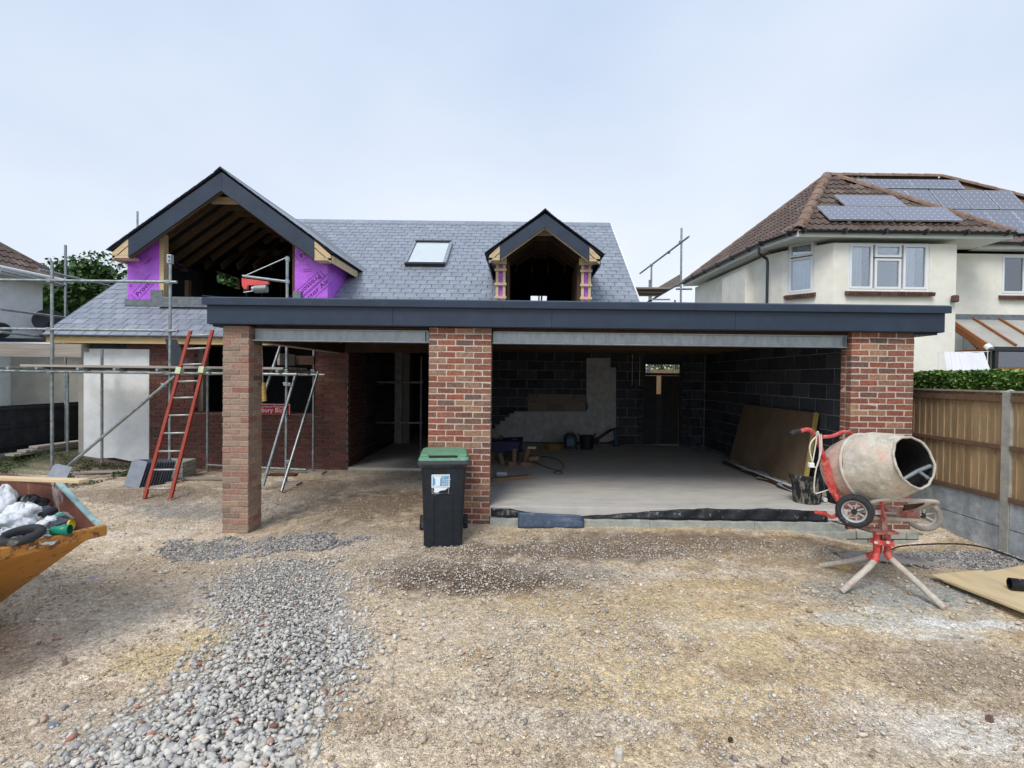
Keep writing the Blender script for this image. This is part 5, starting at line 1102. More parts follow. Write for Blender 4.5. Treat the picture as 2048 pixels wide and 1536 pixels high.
for zz in (.42, .78, 1.12): bx('rail', (-9.643, 8.9, zz), (-9.60, 11.0, zz+.04), 'fence_black', fb)
bx('post', (-9.66, 11.005, .1), (-9.56, 11.10, 1.28), 'timber_rafter', fb); bx('base', (-9.68, 8.9, -.1), (-9.64, 11.1, .305), 'concrete_kerb', fb)

# ---------------------------------------------------------------- white house at the left edge
lh = thing('rendered_house', 'white rendered house with brown tiled roof at the left edge', 'house', (-13, 11, 0))
bx('side_wall', (-16.5, 8.0, -.2), (-12.02, 12.65, 4.25), 'render_white', lh)
e0, e1 = Vector((-11.72, 7.5, 4.17)), Vector((-11.72, 12.95, 4.17)); tp = Vector((-14.3, 10.4, 6.25)); tp2 = Vector((-14.3, 7.5, 6.25))
nl = MB().prism([e0, e1, tp, tp2], (0,0,-.05)).build('roof', 'roof_tile', lh); MB().prism([e1, Vector((-16.8, 12.95, 4.17)), tp], (0,0,-.05)).build('roof', 'roof_tile', lh)
u, s = slope_axes(e0, e1, tp); o_ = e0 if (e1-e0).dot(u) > 0 else e1; tile_plane(o_, u, s, [e0, e1, tp, tp2], nl, W_=.31, G=.27)
MB().beam(e0+Vector((.03,0,-.06)), e1+Vector((.03,0,-.06)), .03, .15).build('fascia', 'white_paint', lh); MB().tube([e0+Vector((.08,0,-.02)), e1+Vector((.08,.1,-.02))], .05).build('gutter', 'white_pvc', lh); MB().prism([e0+Vector((0,0,-.13)), e1+Vector((0,0,-.13)), e1+Vector((-.3,0,-.13)), e0+Vector((-.3,0,-.13))], (0,0,.01)).build('soffit', 'white_paint', lh)
capl = (tp, e1); n_ = 9
for i in range(n_): a = e1+(tp-e1)*i/n_; b_ = e1+(tp-e1)*(i+1)/n_; MB().tube([a, b_], .09, 8).build('hip_tile', 'roof_tile', lh)
def dish(px, py, Y, r, lab):
    c = at(px, py, Y); t = thing('satellite_dish', lab, 'dish', c); b = MB(); b.lathe([(0, .01), (.02, r*.5), (.06, r*.85), (.09, r), (.085, r*1.01), (.05, r*.86), (.0, r*.5), (-.02, .01)], c, (.55, -.75, .35), 28); b.build('dish', 'black_plastic', t, smooth=True)
    b = MB(); b.tube([c+Vector((-.05,.05,0)), c+Vector((-.35,.3,-.15))], .02); b.tube([c, c+Vector((.25,-.35,-.1))], .012); b.build('arm', 'gutter_black', t); return t
dish(98, 644, 12.4, .30, 'large black satellite dish on the white wall left of the slate roof'); dish(1, 664, 11.6, .20, 'small dark dish cut by the left edge of the picture')
an = thing('rendered_annexe', 'low flat-roofed annexe wall in shade behind the scaffold', 'annexe', (-11, 12, 0))
bx('wall', (-11.85, 11.7, -.2), (-8.9, 11.85, 2.45), 'render_shade', an); bx('side_wall', (-12.0, 9.6, -.2), (-11.86, 11.8, 2.4), 'render_white', an)
bx('roof_edge', (-12.1, 11.5, 2.50), (-9.8, 11.69, 2.60), 'roof_felt', an); MB().tube([(-12.1, 11.45, 2.46), (-9.9, 11.45, 2.46)], .05).build('gutter', 'white_pvc', an); MB().tube([(-9.75, 11.6, .5), (-9.75, 11.6, 2.4)], .035).build('downpipe', 'gutter_black', an)
# things seen through the rear door
gfz = thing('garden_fence', 'weathered garden fence seen over the rear door', 'fence', (6, 19, 0))
for i in range(22): bx('board', (4.6+i*.15, 19, 0), (4.745+i*.15, 19.02, 2.18+.02*(i % 3)), 'dirt_wood', gfz)
bh = thing('garden_house', 'pale house wall with window seen over the rear door', 'house', (8, 26, 0)); bx('wall', (6.9, 26, 0), (12, 26.2, 5), 'render_cream', bh); bx('window', (8.0, 25.9, 2.2), (8.5, 25.99, 3.2), 'leaf_dark', bh)
# ---------------------------------------------------------------- scaffold at the left
s1 = thing('scaffold', 'grey tube scaffold round the left front of the bungalow', 'scaffold', (-6, 8.9, 0))
def tb(name, pts, r=.024, m='scaffold_steel', par=None, n=10): return MB().tube(pts, r, n).build(name, m, par or s1, smooth=True, auto=50)
YF, YB = 8.5, 9.5
def X_(px, py, Y): return at(px, py, Y).x
std = [(X_(104,700,YF), YF, at(104,524,YF).z), (X_(340,700,YF), YF, at(340,512,YF).z), (X_(573,800,YF), YF, at(572,513,YF).z)]
for x, y, zt in std: tb('standard', [(x, y, g(x, y)+.02), (x, y, zt)])
bk = [X_(204,850,YB), X_(415,850,YB), X_(627,800,YB)]
for x in bk: tb('standard', [(x, YB, g(x, YB)), (x, YB, 2.28 if x < -7 else 1.95 if x < -5 else 2.44)])
tb('standard', [(at(131,560,10.6).x, 10.6, .2), (at(131,560,10.6).x, 10.6, at(129,490,10.6).z)]); tb('standard', [(at(275,440,13).x, 13, .2), (at(275,440,13).x, 13, at(275,423,13).z)])
tb('standard', [(at(135,700,9.9).x, 9.9, .2), (at(135,700,9.9).x, 9.9, 1.9)])
def coupler(p, par=s1):
    p = Vector(p); b = MB(); b.obox(p, (.035,0,0), (0,.045,0), (0,0,.03)); b.tube([p+Vector((-.05,-.03,.02)), p+Vector((.05,-.03,-.02))], .012, 6); return b.build('coupler', 'scaffold_steel', par, bevel=.006)
def ledger(z, xa, xb, y=YF-.05, cps=(0,1,2)):
    tb('ledger', [(xa, y, z), (xb, y, z)])
    for k in cps: coupler((std[k][0], y+.02, z))
zg = at(340,565,YF).z; ledger(zg, -9.4, X_(358,565,YF), cps=(0,1)); zm = at(340,662,YF).z; ledger(zm, -9.4, X_(360,662,YF), cps=(0,1))
zd = at(340,746,YF).z; ledger(zd, -9.6, -5.1); tb('ledger', [(-5.35, YF-.11, zd-.0), (X_(600,748,YF), YF-.11, zd)]); coupler((-5.2, YF-.08, zd))
tb('ledger', [(-8.3, YB-.05, zd), (-3.7, YB-.05, zd)])
for x in (-8.9,-8.45, -7.98, -7.3, -6.7, -6.0, -5.2, -4.6, -4.03): tb('transom', [(x, YF-.22, zd+.052), (x+.03, YB+.12, zd+.052)]); coupler((x, YF-.03, zd+.03))
for (p, q) in (((78,539,9.6),(240,577,12.0)), ((0,618,8.9),(128,635,10.4)), ((0,664,8.9),(92,674,9.7)), ((0,541,8.9),(130,571,10.6))): tb('return_rail', [at(*p), at(*q)])
tb('brace', [at(118,947,8.2), at(350,752,8.42)]); coupler(at(330,770,8.44))
tb('brace', [at(526,972,8.0), at(592,746,8.55)]); tb('brace', [at(563,983,7.9), at(636,744,9.3)]); tb('brace', [at(562,688,8.7), at(522,806,8.4)])
coupler(at(579,769,8.48)); coupler(at(577,923,8.4))
for (px, py) in ((573,768),(573,742),(627,742)): coupler(at(px, py, 8.47 if px < 600 else 9.46))
zf = .09; tb('foot_tie', [(bk[1]+.02, YB+.0, zf+.03), (std[2][0], 9.3, zf-.0)])
b = MB(); p = Vector(std[1]); b.box((p.x-.04, p.y-.04, p.z-.13), (p.x+.04, p.y+.035, p.z+.02)); b.build('tube_clip', 'steel_galv', s1, bevel=.01)
for dz in (-.02, -.09): MB().tube([(p.x+.01, p.y-.046, p.z+dz), (p.x+.01, p.y-.039, p.z+dz)], .014).build('clip_bolt', 'gutter_black', s1)
# scaffold boards (they rest on the transoms)
def board(name, a, b, m, lab, w_=.225, t=.038, cat='board', group=None, up=(0,0,1)):
    return MB().beam(a, b, w_, t, up=up).build(name, m, None, label=lab, cat=cat, group=group, bevel=.004)
zb = zd+.097
for i, od in enumerate(('nearest the camera', 'second from the camera', 'third from the camera', 'nearest the wall')): board('scaffold_board', (-8.35+.02*i, YF+.0+.235*i, zb), (-3.98, YF+.0+.235*i, zb), 'board_old', 'long weathered scaffold plank of the deck, the one '+od, group='planks of the scaffold deck')
board('toe_board', (-9.7, YF+.03, zb+.26), (X_(161,712,YF), YF+.03, zb+.26), 'board_old', 'grey toe board standing on edge at the left end of the scaffold', up=(0,1,0), w_=.225)
bb = thing('timber_pile', 'stack of grey planks lying beside the black fence', 'planks', (-9.2, 9.6, .3))
for i in range(5): MB().beam((-9.3+.03*i, 9.15+.08*i, .32+.05*(i//2)), (-9.0+.02*i, 11.2, .33+.05*(i//2)), .2, .042).build('plank', 'board_old', bb, bevel=.004)
bh_ = thing('toe_boards', 'dark toe boards boxed in at the right end of the scaffold deck', 'toe board', at(595,712,9.2)); a = at(563,707,8.9); c = at(630,732,9.4)
MB().box((a.x, 9.35, c.z+.02), (c.x, 9.39, a.z-.02)).build('plank', 'timber_dark', bh_); MB().box((a.x, 8.75, c.z+.0), (a.x+.04, 9.34, a.z)).build('plank', 'board_old', bh_)
for (px, py, Y, lab) in ((335,968,8.5,'pale sole pad under the scaffold pole beside the ladder'), (575,972,8.45,'large sole plank under the right front scaffold pole'), (628,943,9.45,'flat sole pad under the scaffold pole by the passage')):
    p = at(px, py, Y); bx('sole_pad', (p.x-.22, Y-.12, g(p.x, Y)-.01), (p.x+.2, Y+.12, g(p.x, Y)+.03), 'board_old', None, label=lab, cat='pad', bevel=.004)
rp_ = thing('rope_hank', 'yellow rope hank hanging behind the slim pillar', 'rope', at(525,784,7.3)); p = at(526,765,7.3); MB().tube([p+Vector((0,0,.0)), p+Vector((.02,0,-.27))], .035).build('hank', 'rope_yellow', rp_)
for i in range(7): q = p+Vector((.002*i, 0, -.03-.035*i)); MB().lathe([(-.006,.036),(0,.042),(.006,.036)], q, (.05,0,-1), 12).build('coil', 'rope_yellow', rp_)
MB().tube([p, (p.x-.02, 7.3, 2.4)], .005, 6).build('cord', 'board_old', rp_)
# hoist
hs = thing('scaffold_hoist', 'red electric hoist on a swing arm clamped to the scaffold pole', 'hoist', at(540,560,8.45))
px_ = std[2][0]; tb('arm', [at(485,552,8.3), at(571,563,8.48)], .022, 'steel_galv', hs); tb('stay', [at(487,553,8.3), at(571,516,8.48)], .008, 'steel_galv', hs, 6)
for py in (518, 563): MB().tube([(px_, YF, at(571,py,YF).z-.03), (px_, YF, at(571,py,YF).z+.03)], .036).build('clamp', 'steel_galv', hs)
P = [at(483,556,8.3), at(536,563,8.38), at(536,568,8.38), at(512,571,8.35), at(495,570,8.32), at(494,577,8.32), at(488,578,8.31), at(484,572,8.3)]
MB().prism(P[::-1], (0,.05,0)).build('bracket', 'hoist_red', hs); 
MB().tube([at(510,578,8.4), at(534,577,8.42)], [.07,.07], 16).build('motor', 'motor_grey', hs); MB().tube([at(505,577,8.38), at(510,578,8.38)], .045, 12).build('drum', 'steel_galv', hs)
MB().tube([at(487,585,8.3), at(506,582,8.35)], .008, 6).build('limit_arm', 'steel_galv', hs); MB().tube([at(493,586,8.3), at(493,640,8.3)], .004, 6).build('wire', 'gutter_black', hs)
# scaffold far right, behind the roof
s2 = thing('scaffold', 'scaffold poles and boarded lift rising behind the right end of the slate roof', 'scaffold', (4, 13.5, 0)); YS = 13.2
for (x_p, yt, yb, Y) in ((1363,456,640,YS), (1303,530,590,15.0), (1299,560,590,15.2), (1350,600,640,14.5)): tb('standard', [(at(x_p, yb, Y).x, Y, .0), (at(x_p, yt, Y).x, Y, at(x_p, yt, Y).z)], .026, par=s2)
tb('guard_rail', [at(1280,547,16), at(1378,473,12.8)], .026, par=s2); coupler(at(1361,484,YS), s2); coupler(at(1303,530,15), s2); coupler(at(1337,505,14), s2)
tb('ledger', [at(1291,607,14.0), at(1368,562,YS-.1)], .026, par=s2); tb('ledger', [at(1352,578,YS), at(1384,578,YS)], .026, par=s2); tb('ledger', [at(1300,599,YS), at(1340,599,YS)], .02, par=s2)
for i in range(5):
    z_ = at(1290, 577+i*7, 13.6+.0*i).z; y_ = 13.4+.26*i
    MB().box((2.9, y_, at(1290,577,13.4).z-.0), (X_(1344,577,y_)-.10*i, y_+.225, at(1290,577,13.4).z+.038)).build('deck_board', 'timber_dark' if i % 2 else 'board_old', s2)
MB().prism([at(1314,577,15.2), at(1362,573,YS+.1), at(1362,547,YS+.1), at(1318,573,15.2)], (0,.04,0)).build('toe_board', 'board_old', s2)

# ---------------------------------------------------------------- ladder
ld = thing('ladder', 'faded red ladder with aluminium rungs leaning on the scaffold deck', 'ladder', (-5.9, 7.9, 0))
LA, LB = atz(289, 997, g(-5.8, 7.6)-.0), None
yb_ = LA.y; LA = at(289, 997, yb_); LB = at(341, 997, yb_); LC = at(381, 662, 8.3); LD = at(425, 660, 8.3)
for a, b in ((LA, LC), (LB, LD)): MB().beam(a, b, .05, .042, up=(0,-1,.3)).build('stile', 'ladder_red', ld, bevel=.006)
pys = [1.0*k for k in range(10)]
for i, f in enumerate((.055, .16, .265, .37, .475, .58, .68, .785, .885, .97)):
    a = LA+(LC-LA)*f; b = LB+(LD-LB)*f; MB().tube([a, b], .014, 10).build('rung', 'ladder_rung', ld, smooth=True)
for a, b in ((LA, LC), (LB, LD)):
    f = .745; p = a+(b-a)*f; d = (b-a).normalized(); MB().beam(p-d*.055, p+d*.055, .085, .09, up=(0,-1,.3)).build('sleeve', 'sleeve_pale', ld, bevel=.006)
# spare slates, blocks and offcuts on the ground at the left
def slate_lean(name, c, w_, h_, lean, lab, yaw=0, t=.012, group=None, par=None, roll=0, mm='slate'):
    M_ = T(*c) @ Matrix.Rotation(yaw, 4, 'Z') @ Matrix.Rotation(roll, 4, 'Y') @ Matrix.Rotation(lean, 4, 'X'); b = MB()
    b.prism([(-w_/2, 0, 0), (w_/2, 0, 0), (w_/2, 0, h_*.98), (w_*.42, 0, h_), (-w_*.30, 0, h_), (-w_*.42, 0, h_*.97), (-w_/2, 0, h_*.86)], (0, t, 0)); o = put(name, b.mesh(name, mm), par, M_)
    if par is None: tag(o, lab, 'slate', group)
    return o
p = at(104, 957, 7.9); slate_lean('roof_slate', (p.x, 7.9, g(p.x, 7.9)+.05), .27, .34, -.35, 'single blue slate propped against the foot of the scaffold brace', yaw=.1, roll=.25)
ss = thing('slate_stack', 'row of blue grey slates standing on edge left of the ladder', 'slates', at(270,962,8.2)); p0 = at(262, 964, 8.1)
for i in range(12): slate_lean('slate', (p0.x+.024*i, 8.1+.030*i, g(-6.2, 8.1)+.0), .27, .44-.004*i, -.22, None, yaw=-.12, par=ss, t=.007, roll=.16-.004*i, mm='slate' if i == 0 else 'slate_dark')
bs_ = thing('block_stack', 'small stack of grey concrete blocks beside the ladder foot', 'blocks', at(340,940,8.9)); c = at(342, 940, 8.9)
for k in range(3):
    for i in range(2): put('block', cbox(.22, .44, .095, 'concrete_kerb', .006, .004), bs_, T(c.x-.05+.23*i, 8.95, g(c.x, 8.9)+.05+.1*k) @ Matrix.Rotation(.12, 4, 'Z'))
for i, (px, py, L_, a, m_, lab) in enumerate(((195,948,.9,.25,'board_old','thin grey board lying below the white wall'), (400,957,.9,.05,'board_old','grey board lying flat right of the ladder'), (370,935,.7,.5,'timber_dark','dark timber offcut behind the ladder'), (565,948,.5,.0,'timber_dark','dark plank offcut between the right scaffold braces'), (80,925,1.3,.2,'board_old','long pale plank lying in the weeds behind the skip'))):
    p = at(px, py, (EYE-g(-6,8.6)-.02)*1010/(py-747)); d = Vector((math.cos(a), math.sin(a), 0))*L_/2; q = Vector((p.x, p.y, g(p.x, p.y)+.025)); board('plank', q-d, q+d, m_, lab, .14, .03)
# loose slab over the roof slates by the ladder
rs = MB(); rs.prism([at(330,678,9.3), at(352,679,9.3), at(378,728,9.35), at(342,730,9.35)][::-1], (0,.012,0)); rs.build('hanging_sheet', 'slate_dark', None, label='dark slate sheet leaning under the eave behind the ladder', cat='sheet')
# sign
sg = thing('sign_board', 'red company sign with white lettering behind the slim pillar', 'sign', at(540,818,9.5)); a = at(488,807,9.62); c = at(580,829,9.62)
MB().box((a.x, 9.62, c.z), (c.x, 9.64, a.z)).build('panel', 'sign_red', sg)
f_ = MB(); 
for q in (((a.x, a.z-.012), (c.x, a.z)), ((c.x-.012, c.z), (c.x, a.z-.012))): f_.box((q[0][0], 9.612, q[0][1]), (q[1][0], 9.619, q[1][1]))
f_.build('border', 'sign_white', sg)
o = at(522.5,824,9.61); text('lettering', 'bury Bicha', .115, frame((o.x, 9.615, o.z), (1,0,0), (0,0,1)), 'white_pvc', sg, sx_=1.0); o = at(524,815,9.61); text('lettering', 'artered Practice', .062, frame((o.x, 9.615, o.z), (1,0,0), (0,0,1)), 'sign_white', sg)
# weeds at the left
def weedp(x, y): return (fbm(x, y, 2.5, 55) > .5)
x, y = sample(9000, -9.5, -7.0, 7.6, 9.6, weedp); leaves('weeds', np.stack([x, y, hgt(x, y)+RNG.uniform(0, .05, len(x))], -1), RNG.uniform(.02, .05, len(x)), 'weed', None, kind='stuff', label='low green weeds in front of the white wall and black fence')

# ---------------------------------------------------------------- wheelie bin
wx, wy = at(882, 1092, 5.55).x+.01, 5.55; wz = g(wx, wy)-.02
wb_ = thing('wheelie_bin', 'black wheelie bin with green lid before the middle pillar', 'bin', (wx, wy+.3, wz))
def ring(z, w_, y0, y1, r=.05, n=5):
    P = []
    for (cx_, cy_, a0) in ((w_/2-r, y1-r, 0), (-w_/2+r, y1-r, PI/2), (-w_/2+r, y0+r, PI), (w_/2-r, y0+r, 1.5*PI)):
        for k in range(n): an_ = a0+PI/2*k/(n-1); P.append((wx+cx_+r*math.cos(an_), wy+cy_+r*math.sin(an_), wz+z))
    return P
def loft(b, rings, cap0=True, cap1=True):
    n = len(rings[0]); o = len(b.v)
    for r_ in rings: b.v += r_
    for i in range(len(rings)-1):
        for k in range(n): b.f.append((o+i*n+k, o+i*n+(k+1) % n, o+(i+1)*n+(k+1) % n, o+(i+1)*n+k))
    if cap0: b.f.append(tuple(o+k for k in reversed(range(n))))
    if cap1: b.f.append(tuple(o+(len(rings)-1)*n+k for k in range(n)))
    return b
b = loft(MB(), [ring(.0, .40, .04, .50), ring(.02, .425, .02, .52), ring(.5, .455, .01, .60), ring(.90, .495, 0, .66), ring(.925, .50, 0, .66)])
b.build('body', 'bin_black', wb_, smooth=True, auto=35)
b = loft(MB(), [ring(.90, .50, -.005, .68, .04), ring(.925, .545, -.03, .70, .04), ring(.945, .565, -.045, .71, .04), ring(.946, .575, -.05, .71, .04), ring(.965, .575, -.05, .71, .04), ring(.967, .56, -.045, .71, .04), ring(.985, .56, -.045, .71, .04)])
b.build('rim', 'bin_rim', wb_)
b = loft(MB(), [ring(.982, .555, -.045, .70, .05), ring(.995, .55, -.04, .70, .05), ring(1.03, .51, .02, .66, .05), ring(1.043, .46, .10, .62, .05), ring(1.046, .36, .16, .56, .05)])
ldd = b.build('lid', 'bin_green', wb_)
bx('lid_slot', (wx-.16, wy-.013, wz+1.008), (wx+.15, wy+.06, wz+1.032), 'bin_black', ldd)
for sx_ in (-1, 1): bx('lid_block', (wx+sx_*.21-.045, wy-.0, wz+1.0), (wx+sx_*.21+.045, wy+.2, wz+1.048), 'bin_green', ldd, bevel=.015)
bx('hinge_bar', (wx-.23, wy+.70, wz+.98), (wx+.23, wy+.73, wz+1.01), 'bin_black', wb_)
for k in (-.13, .0, .13): bx('rib', (wx+k*1.0-.006, wy-.018, wz+.86), (wx+k+.006, wy+.02, wz+.925), 'bin_black', wb_)
# moulded arch on the front
A_ = []
for k in range(9): an_ = PI*k/8; A_.append((-.10*math.cos(an_)+.0, .58+.035*math.sin(an_)))
pth = [(-.105, .06)]+[(-.105, .52)]+[(q[0]*1.05, q[1]) for q in A_]+[(.105, .52), (.10, .06)]
def fy(z): return wy+.018-.02*(z/.9) if z < .5 else wy+.0085-.0085*((z-.5)/.4)
MB().tube([(wx+u_, fy(z_)+.004, wz+z_) for u_, z_ in pth], .011, 6).build('moulding', 'bin_black', wb_)
for sx_ in (-1, 1):
    c = Vector((wx+sx_*.262, wy+.60, wz+.12)); wh = MB().lathe([(-.022,.06),(-.025,.09),(-.02,.10),(.02,.10),(.025,.09),(.022,.06)], c, (1,0,0), 24).build('wheel', 'rubber', wb_, smooth=True, auto=40); MB().lathe([(-.018,.0),(-.018,.06),(.018,.06),(.018,.0)], c, (1,0,0), 16).build('hub', 'bin_black', wh)
MB().tube([(wx-.25, wy+.60, wz+.12), (wx+.25, wy+.60, wz+.12)], .01, 8).build('axle', 'gutter_black', wb_)
# stickers
st = at(861, 950, 5.53); sxx0, sxx1, sz1, sz0 = at(861,949,5.54).x, at(897,949,5.54).x, at(861,949,5.54).z, at(861,975,5.54).z; YSK = wy-.002
def stz(z): return wy+.0085-.0085*(((z-wz)-.5)/.4)-.0025 if z-wz > .5 else wy-.001
def card(x0, x1, z0, z1, m, nm, d=0, par=wb_): return MB().prism([(x0, stz(z0)-d, z0), (x1, stz(z0)-d, z0), (x1, stz(z1)-d, z1), (x0, stz(z1)-d, z1)], (0, .001, 0)).build(nm, m, par)
k1 = card(sxx0, sxx1, sz0, sz1, 'sticker_white', 'sticker'); hw, hh = sxx1-sxx0, sz1-sz0
card(sxx0+.06*hw, sxx1-.06*hw, sz0+.10*hh, sz1-.09*hh, 'sticker_blue', 'print_panel', .0015, k1)
bz = MB(); P = [(.10,.88),(.55,.88),(.53,.74),(.48,.68),(.46,.13),(.22,.13),(.20,.66),(.14,.72)]; bz.prism([(sxx0+q[0]*hw, stz(sz0+q[1]*hh)-.003, sz0+q[1]*hh) for q in P][::-1], (0,.0008,0)); bz.build('bin_picture', 'sticker_white', k1)
MB().tube([(sxx0+.19*hw, stz(sz0)-.0030, sz0+.17*hh), (sxx0+.19*hw, stz(sz0)-.0022, sz0+.17*hh)], .05*hw, 12).build('wheel_picture', 'sticker_white', k1)
for s_, v_, sz_, cx__ in (('BCP', .76, .030, .58), ('Garden', .56, .029, .56), ('Waste', .41, .027, .58), ('2025', .16, .038, .56)):
    zz = sz0+v_*hh; text('lettering', s_, sz_*1.05, frame((sxx0+cx__*hw, stz(zz)-.0035, zz), (1,0,0), (0,0,1)), 'sticker_white', k1, ext=.0004)
z2 = at(863,987,5.54).z; k2 = card(sxx0+.03*hw, sxx1-.05*hw, z2, sz0-.001, 'sticker_white', 'sticker'); card(sxx0+.045*hw, sxx1-.065*hw, z2+.004, sz0-.002, 'bin_black', 'print_panel', .0015, k2)
rn = random.Random(5); P = [(.08,.98),(.95,.98),(.88,.8),(.80,.62),(.72,.55),(.55,.5),(.45,.42),(.36,.2),(.27,.12),(.15,.15),(.07,.35),(.12,.6)]; h2 = sz0-z2; w2_ = hw*.9
MB().prism([(sxx0+.05*hw+q[0]*w2_, stz(z2)-.003, z2+q[1]*h2*.97) for q in P][::-1], (0,.0008,0)).build('torn_paper', 'sticker_white', k2)

wb_.rotation_euler = (0, 0, R(8)); wb_.location.x -= .03
# ---------------------------------------------------------------- cement mixer
cm = thing('cement_mixer', 'red cement mixer with a mortar caked drum on a three legged stand', 'cement mixer', (3.31, 4.65, 0))
def tbm(name, pts, r, m, par=cm, n=12, sm_=True): return MB().tube(pts, r, n).build(name, m, par, smooth=sm_, auto=50)
def smooth_path(P, k=4):
    P = [Vector(p) for p in P]; out = []
    for i in range(len(P)-1):
        p0, p1, p2, p3 = P[max(i-1,0)], P[i], P[i+1], P[min(i+2, len(P)-1)]
        for j in range(k):
            t = j/k; out.append(.5*((2*p1)+(p2-p0)*t+(2*p0-5*p1+4*p2-p3)*t*t+(3*p1-p0-3*p2+p3)*t**3))
    return out+[P[-1]]
ph = R(74); tl = R(17); AX = Vector((math.cos(ph)*math.cos(tl), -math.sin(ph)*math.cos(tl), math.sin(tl))); DC = at(1742, 936, 4.66)
wob = lambda t, q: .010*math.sin(5*q+9*t)+.008*math.sin(11*q-14*t)+.007*math.sin(3*q+30*t)
b = MB().lathe([(-.40,.0),(-.40,.10),(-.385,.17),(-.34,.235),(-.27,.278),(-.16,.306),(-.04,.318)], DC, AX, 64, wob=wob); b.build('drum_rear', 'drum_rear', cm, smooth=True)
b = MB().lathe([(-.04,.320),(-.035,.332),(-.015,.332),(-.008,.320)], DC, AX, 64); b.build('drum_seam', 'drum', cm, smooth=True)
b = MB().lathe([(-.008,.320),(.06,.320),(.14,.310),(.24,.280),(.33,.243),(.40,.216)], DC, AX, 64, wob=wob); b.build('drum_front', 'drum', cm, smooth=True)
mth = []
for k in range(48):
    q = 2*PI*k/48; a = AX; e = a.cross(Vector((0,0,1))).normalized(); f_2 = a.cross(e); rr = .218+.003*math.sin(5*q)+.003*math.sin(13*q)
    mth.append(DC+a*(.402+.008*math.sin(q*2+1)+.003*math.sin(7*q))+rr*(math.cos(q)*e+math.sin(q)*f_2))
MB().tube(mth, .011, 8, closed=True).build('drum_lip', 'mixer_tube', cm, smooth=True)
MB().lathe([(.40,.206),(.33,.228),(.24,.262),(.10,.295),(-.1,.29),(-.3,.22),(-.36,.0)], DC, AX, 48).build('drum_inside', 'drum_inside', cm, smooth=True)
for dq in (2.2, 2.9): 
    e = AX.cross(Vector((0,0,1))).normalized(); f_2 = AX.cross(e); r_ = lambda t, rad, q: DC+AX*t+rad*(math.cos(q)*e+math.sin(q)*f_2)
tbm('paddle', [r_(.39,.195,2.95), r_(.36,.10,2.3), r_(.30,.15,1.2)], .018, 'motor_grey'); tbm('paddle', [r_(.365,.11,2.35), r_(.39,.19,2.3)], .016, 'motor_grey')
# tripod
top = at(1762, 1040, 4.62)
jx = at(1767, 1068, 4.62)
MB().beam(at(1765,1028,4.62), at(1766,1075,4.62), .05, .05, up=(0,1,0)).build('column', 'mixer_dusty', cm)
for pts in ([at(1753,1062,4.60), at(1753,1090,4.60), at(1752,1113,4.59), at(1744,1128,4.56), at(1722,1150,4.5), at(1682,1186,4.45)], [at(1775,1062,4.62), at(1775,1090,4.62), at(1776,1112,4.61), at(1788,1128,4.56), at(1830,1170,4.4), at(1890,1232,4.14)], [at(1757,1062,4.68), at(1757,1100,4.68), at(1745,1112,4.72), at(1700,1128,4.9), at(1640,1141,5.08)]):
    P = smooth_path(pts); k = len(P); c = int(k*.55)
    for q in (P[-1],): zf_ = g(q.x, q.y)-.0
    d_ = P[-1]; dz = (g(d_.x, d_.y)+.02)-d_.z; P = [Vector((p.x, p.y, p.z+dz*(i/(k-1))**2)) for i, p in enumerate(P)]
    lg = tbm('leg', P[:c+1], .0285, 'mixer_red'); tbm('leg_foot', P[c:], .027, 'mixer_tube', lg)
MB().beam(at(1746,1083,4.60), at(1783,1086,4.60), .10, .045, up=(0,0,1)).build('leg_clamp', 'mixer_red', cm, bevel=.008)
for px in (1752, 1776): MB().tube([at(px,1085,4.54), at(px,1085,4.50)], .016, 6).build('clamp_bolt', 'mixer_tube', cm)
MB().box((at(1742,1063,4.6).x, 4.53, at(1742,1064,4.6).z), (at(1788,1060,4.6).x, 4.70, at(1742,1060,4.6).z)).build('top_plate', 'mixer_dusty', cm)
# axle frame and wheels
tbm('axle_bar', [at(1722,1034,4.60), at(1834,1041,4.72)], .018, 'mixer_tube')
MB().beam(at(1722,1018,4.72), at(1838,1028,4.80), .03, .10, up=(0,0,1)).build('cross_member', 'mixer_dusty', cm, bevel=.004)
bx('maker_plate', tuple(at(1751,1020,4.58)), tuple(at(1763,1029,4.583)), 'white_pvc', cm)
loop = smooth_path([at(1726,1022,4.62), at(1738,1008,4.5), at(1765,999,4.42), at(1800,1000,4.40), at(1868,1003,4.42), at(1866,1009,4.6), at(1825,1021,4.8)], 5); tbm('frame_loop', loop, .018, 'mixer_tube')
tbm('frame_strut', [at(1762,1002,4.45), at(1768,1040,4.62)], .014, 'mixer_red')
MB().prism([at(1809,1010,4.7), at(1850,1006,4.7), at(1842,1014,4.75), at(1808,1022,4.75)][::-1], (0,.01,0)).build('drip_plate', 'timber_dark', cm)
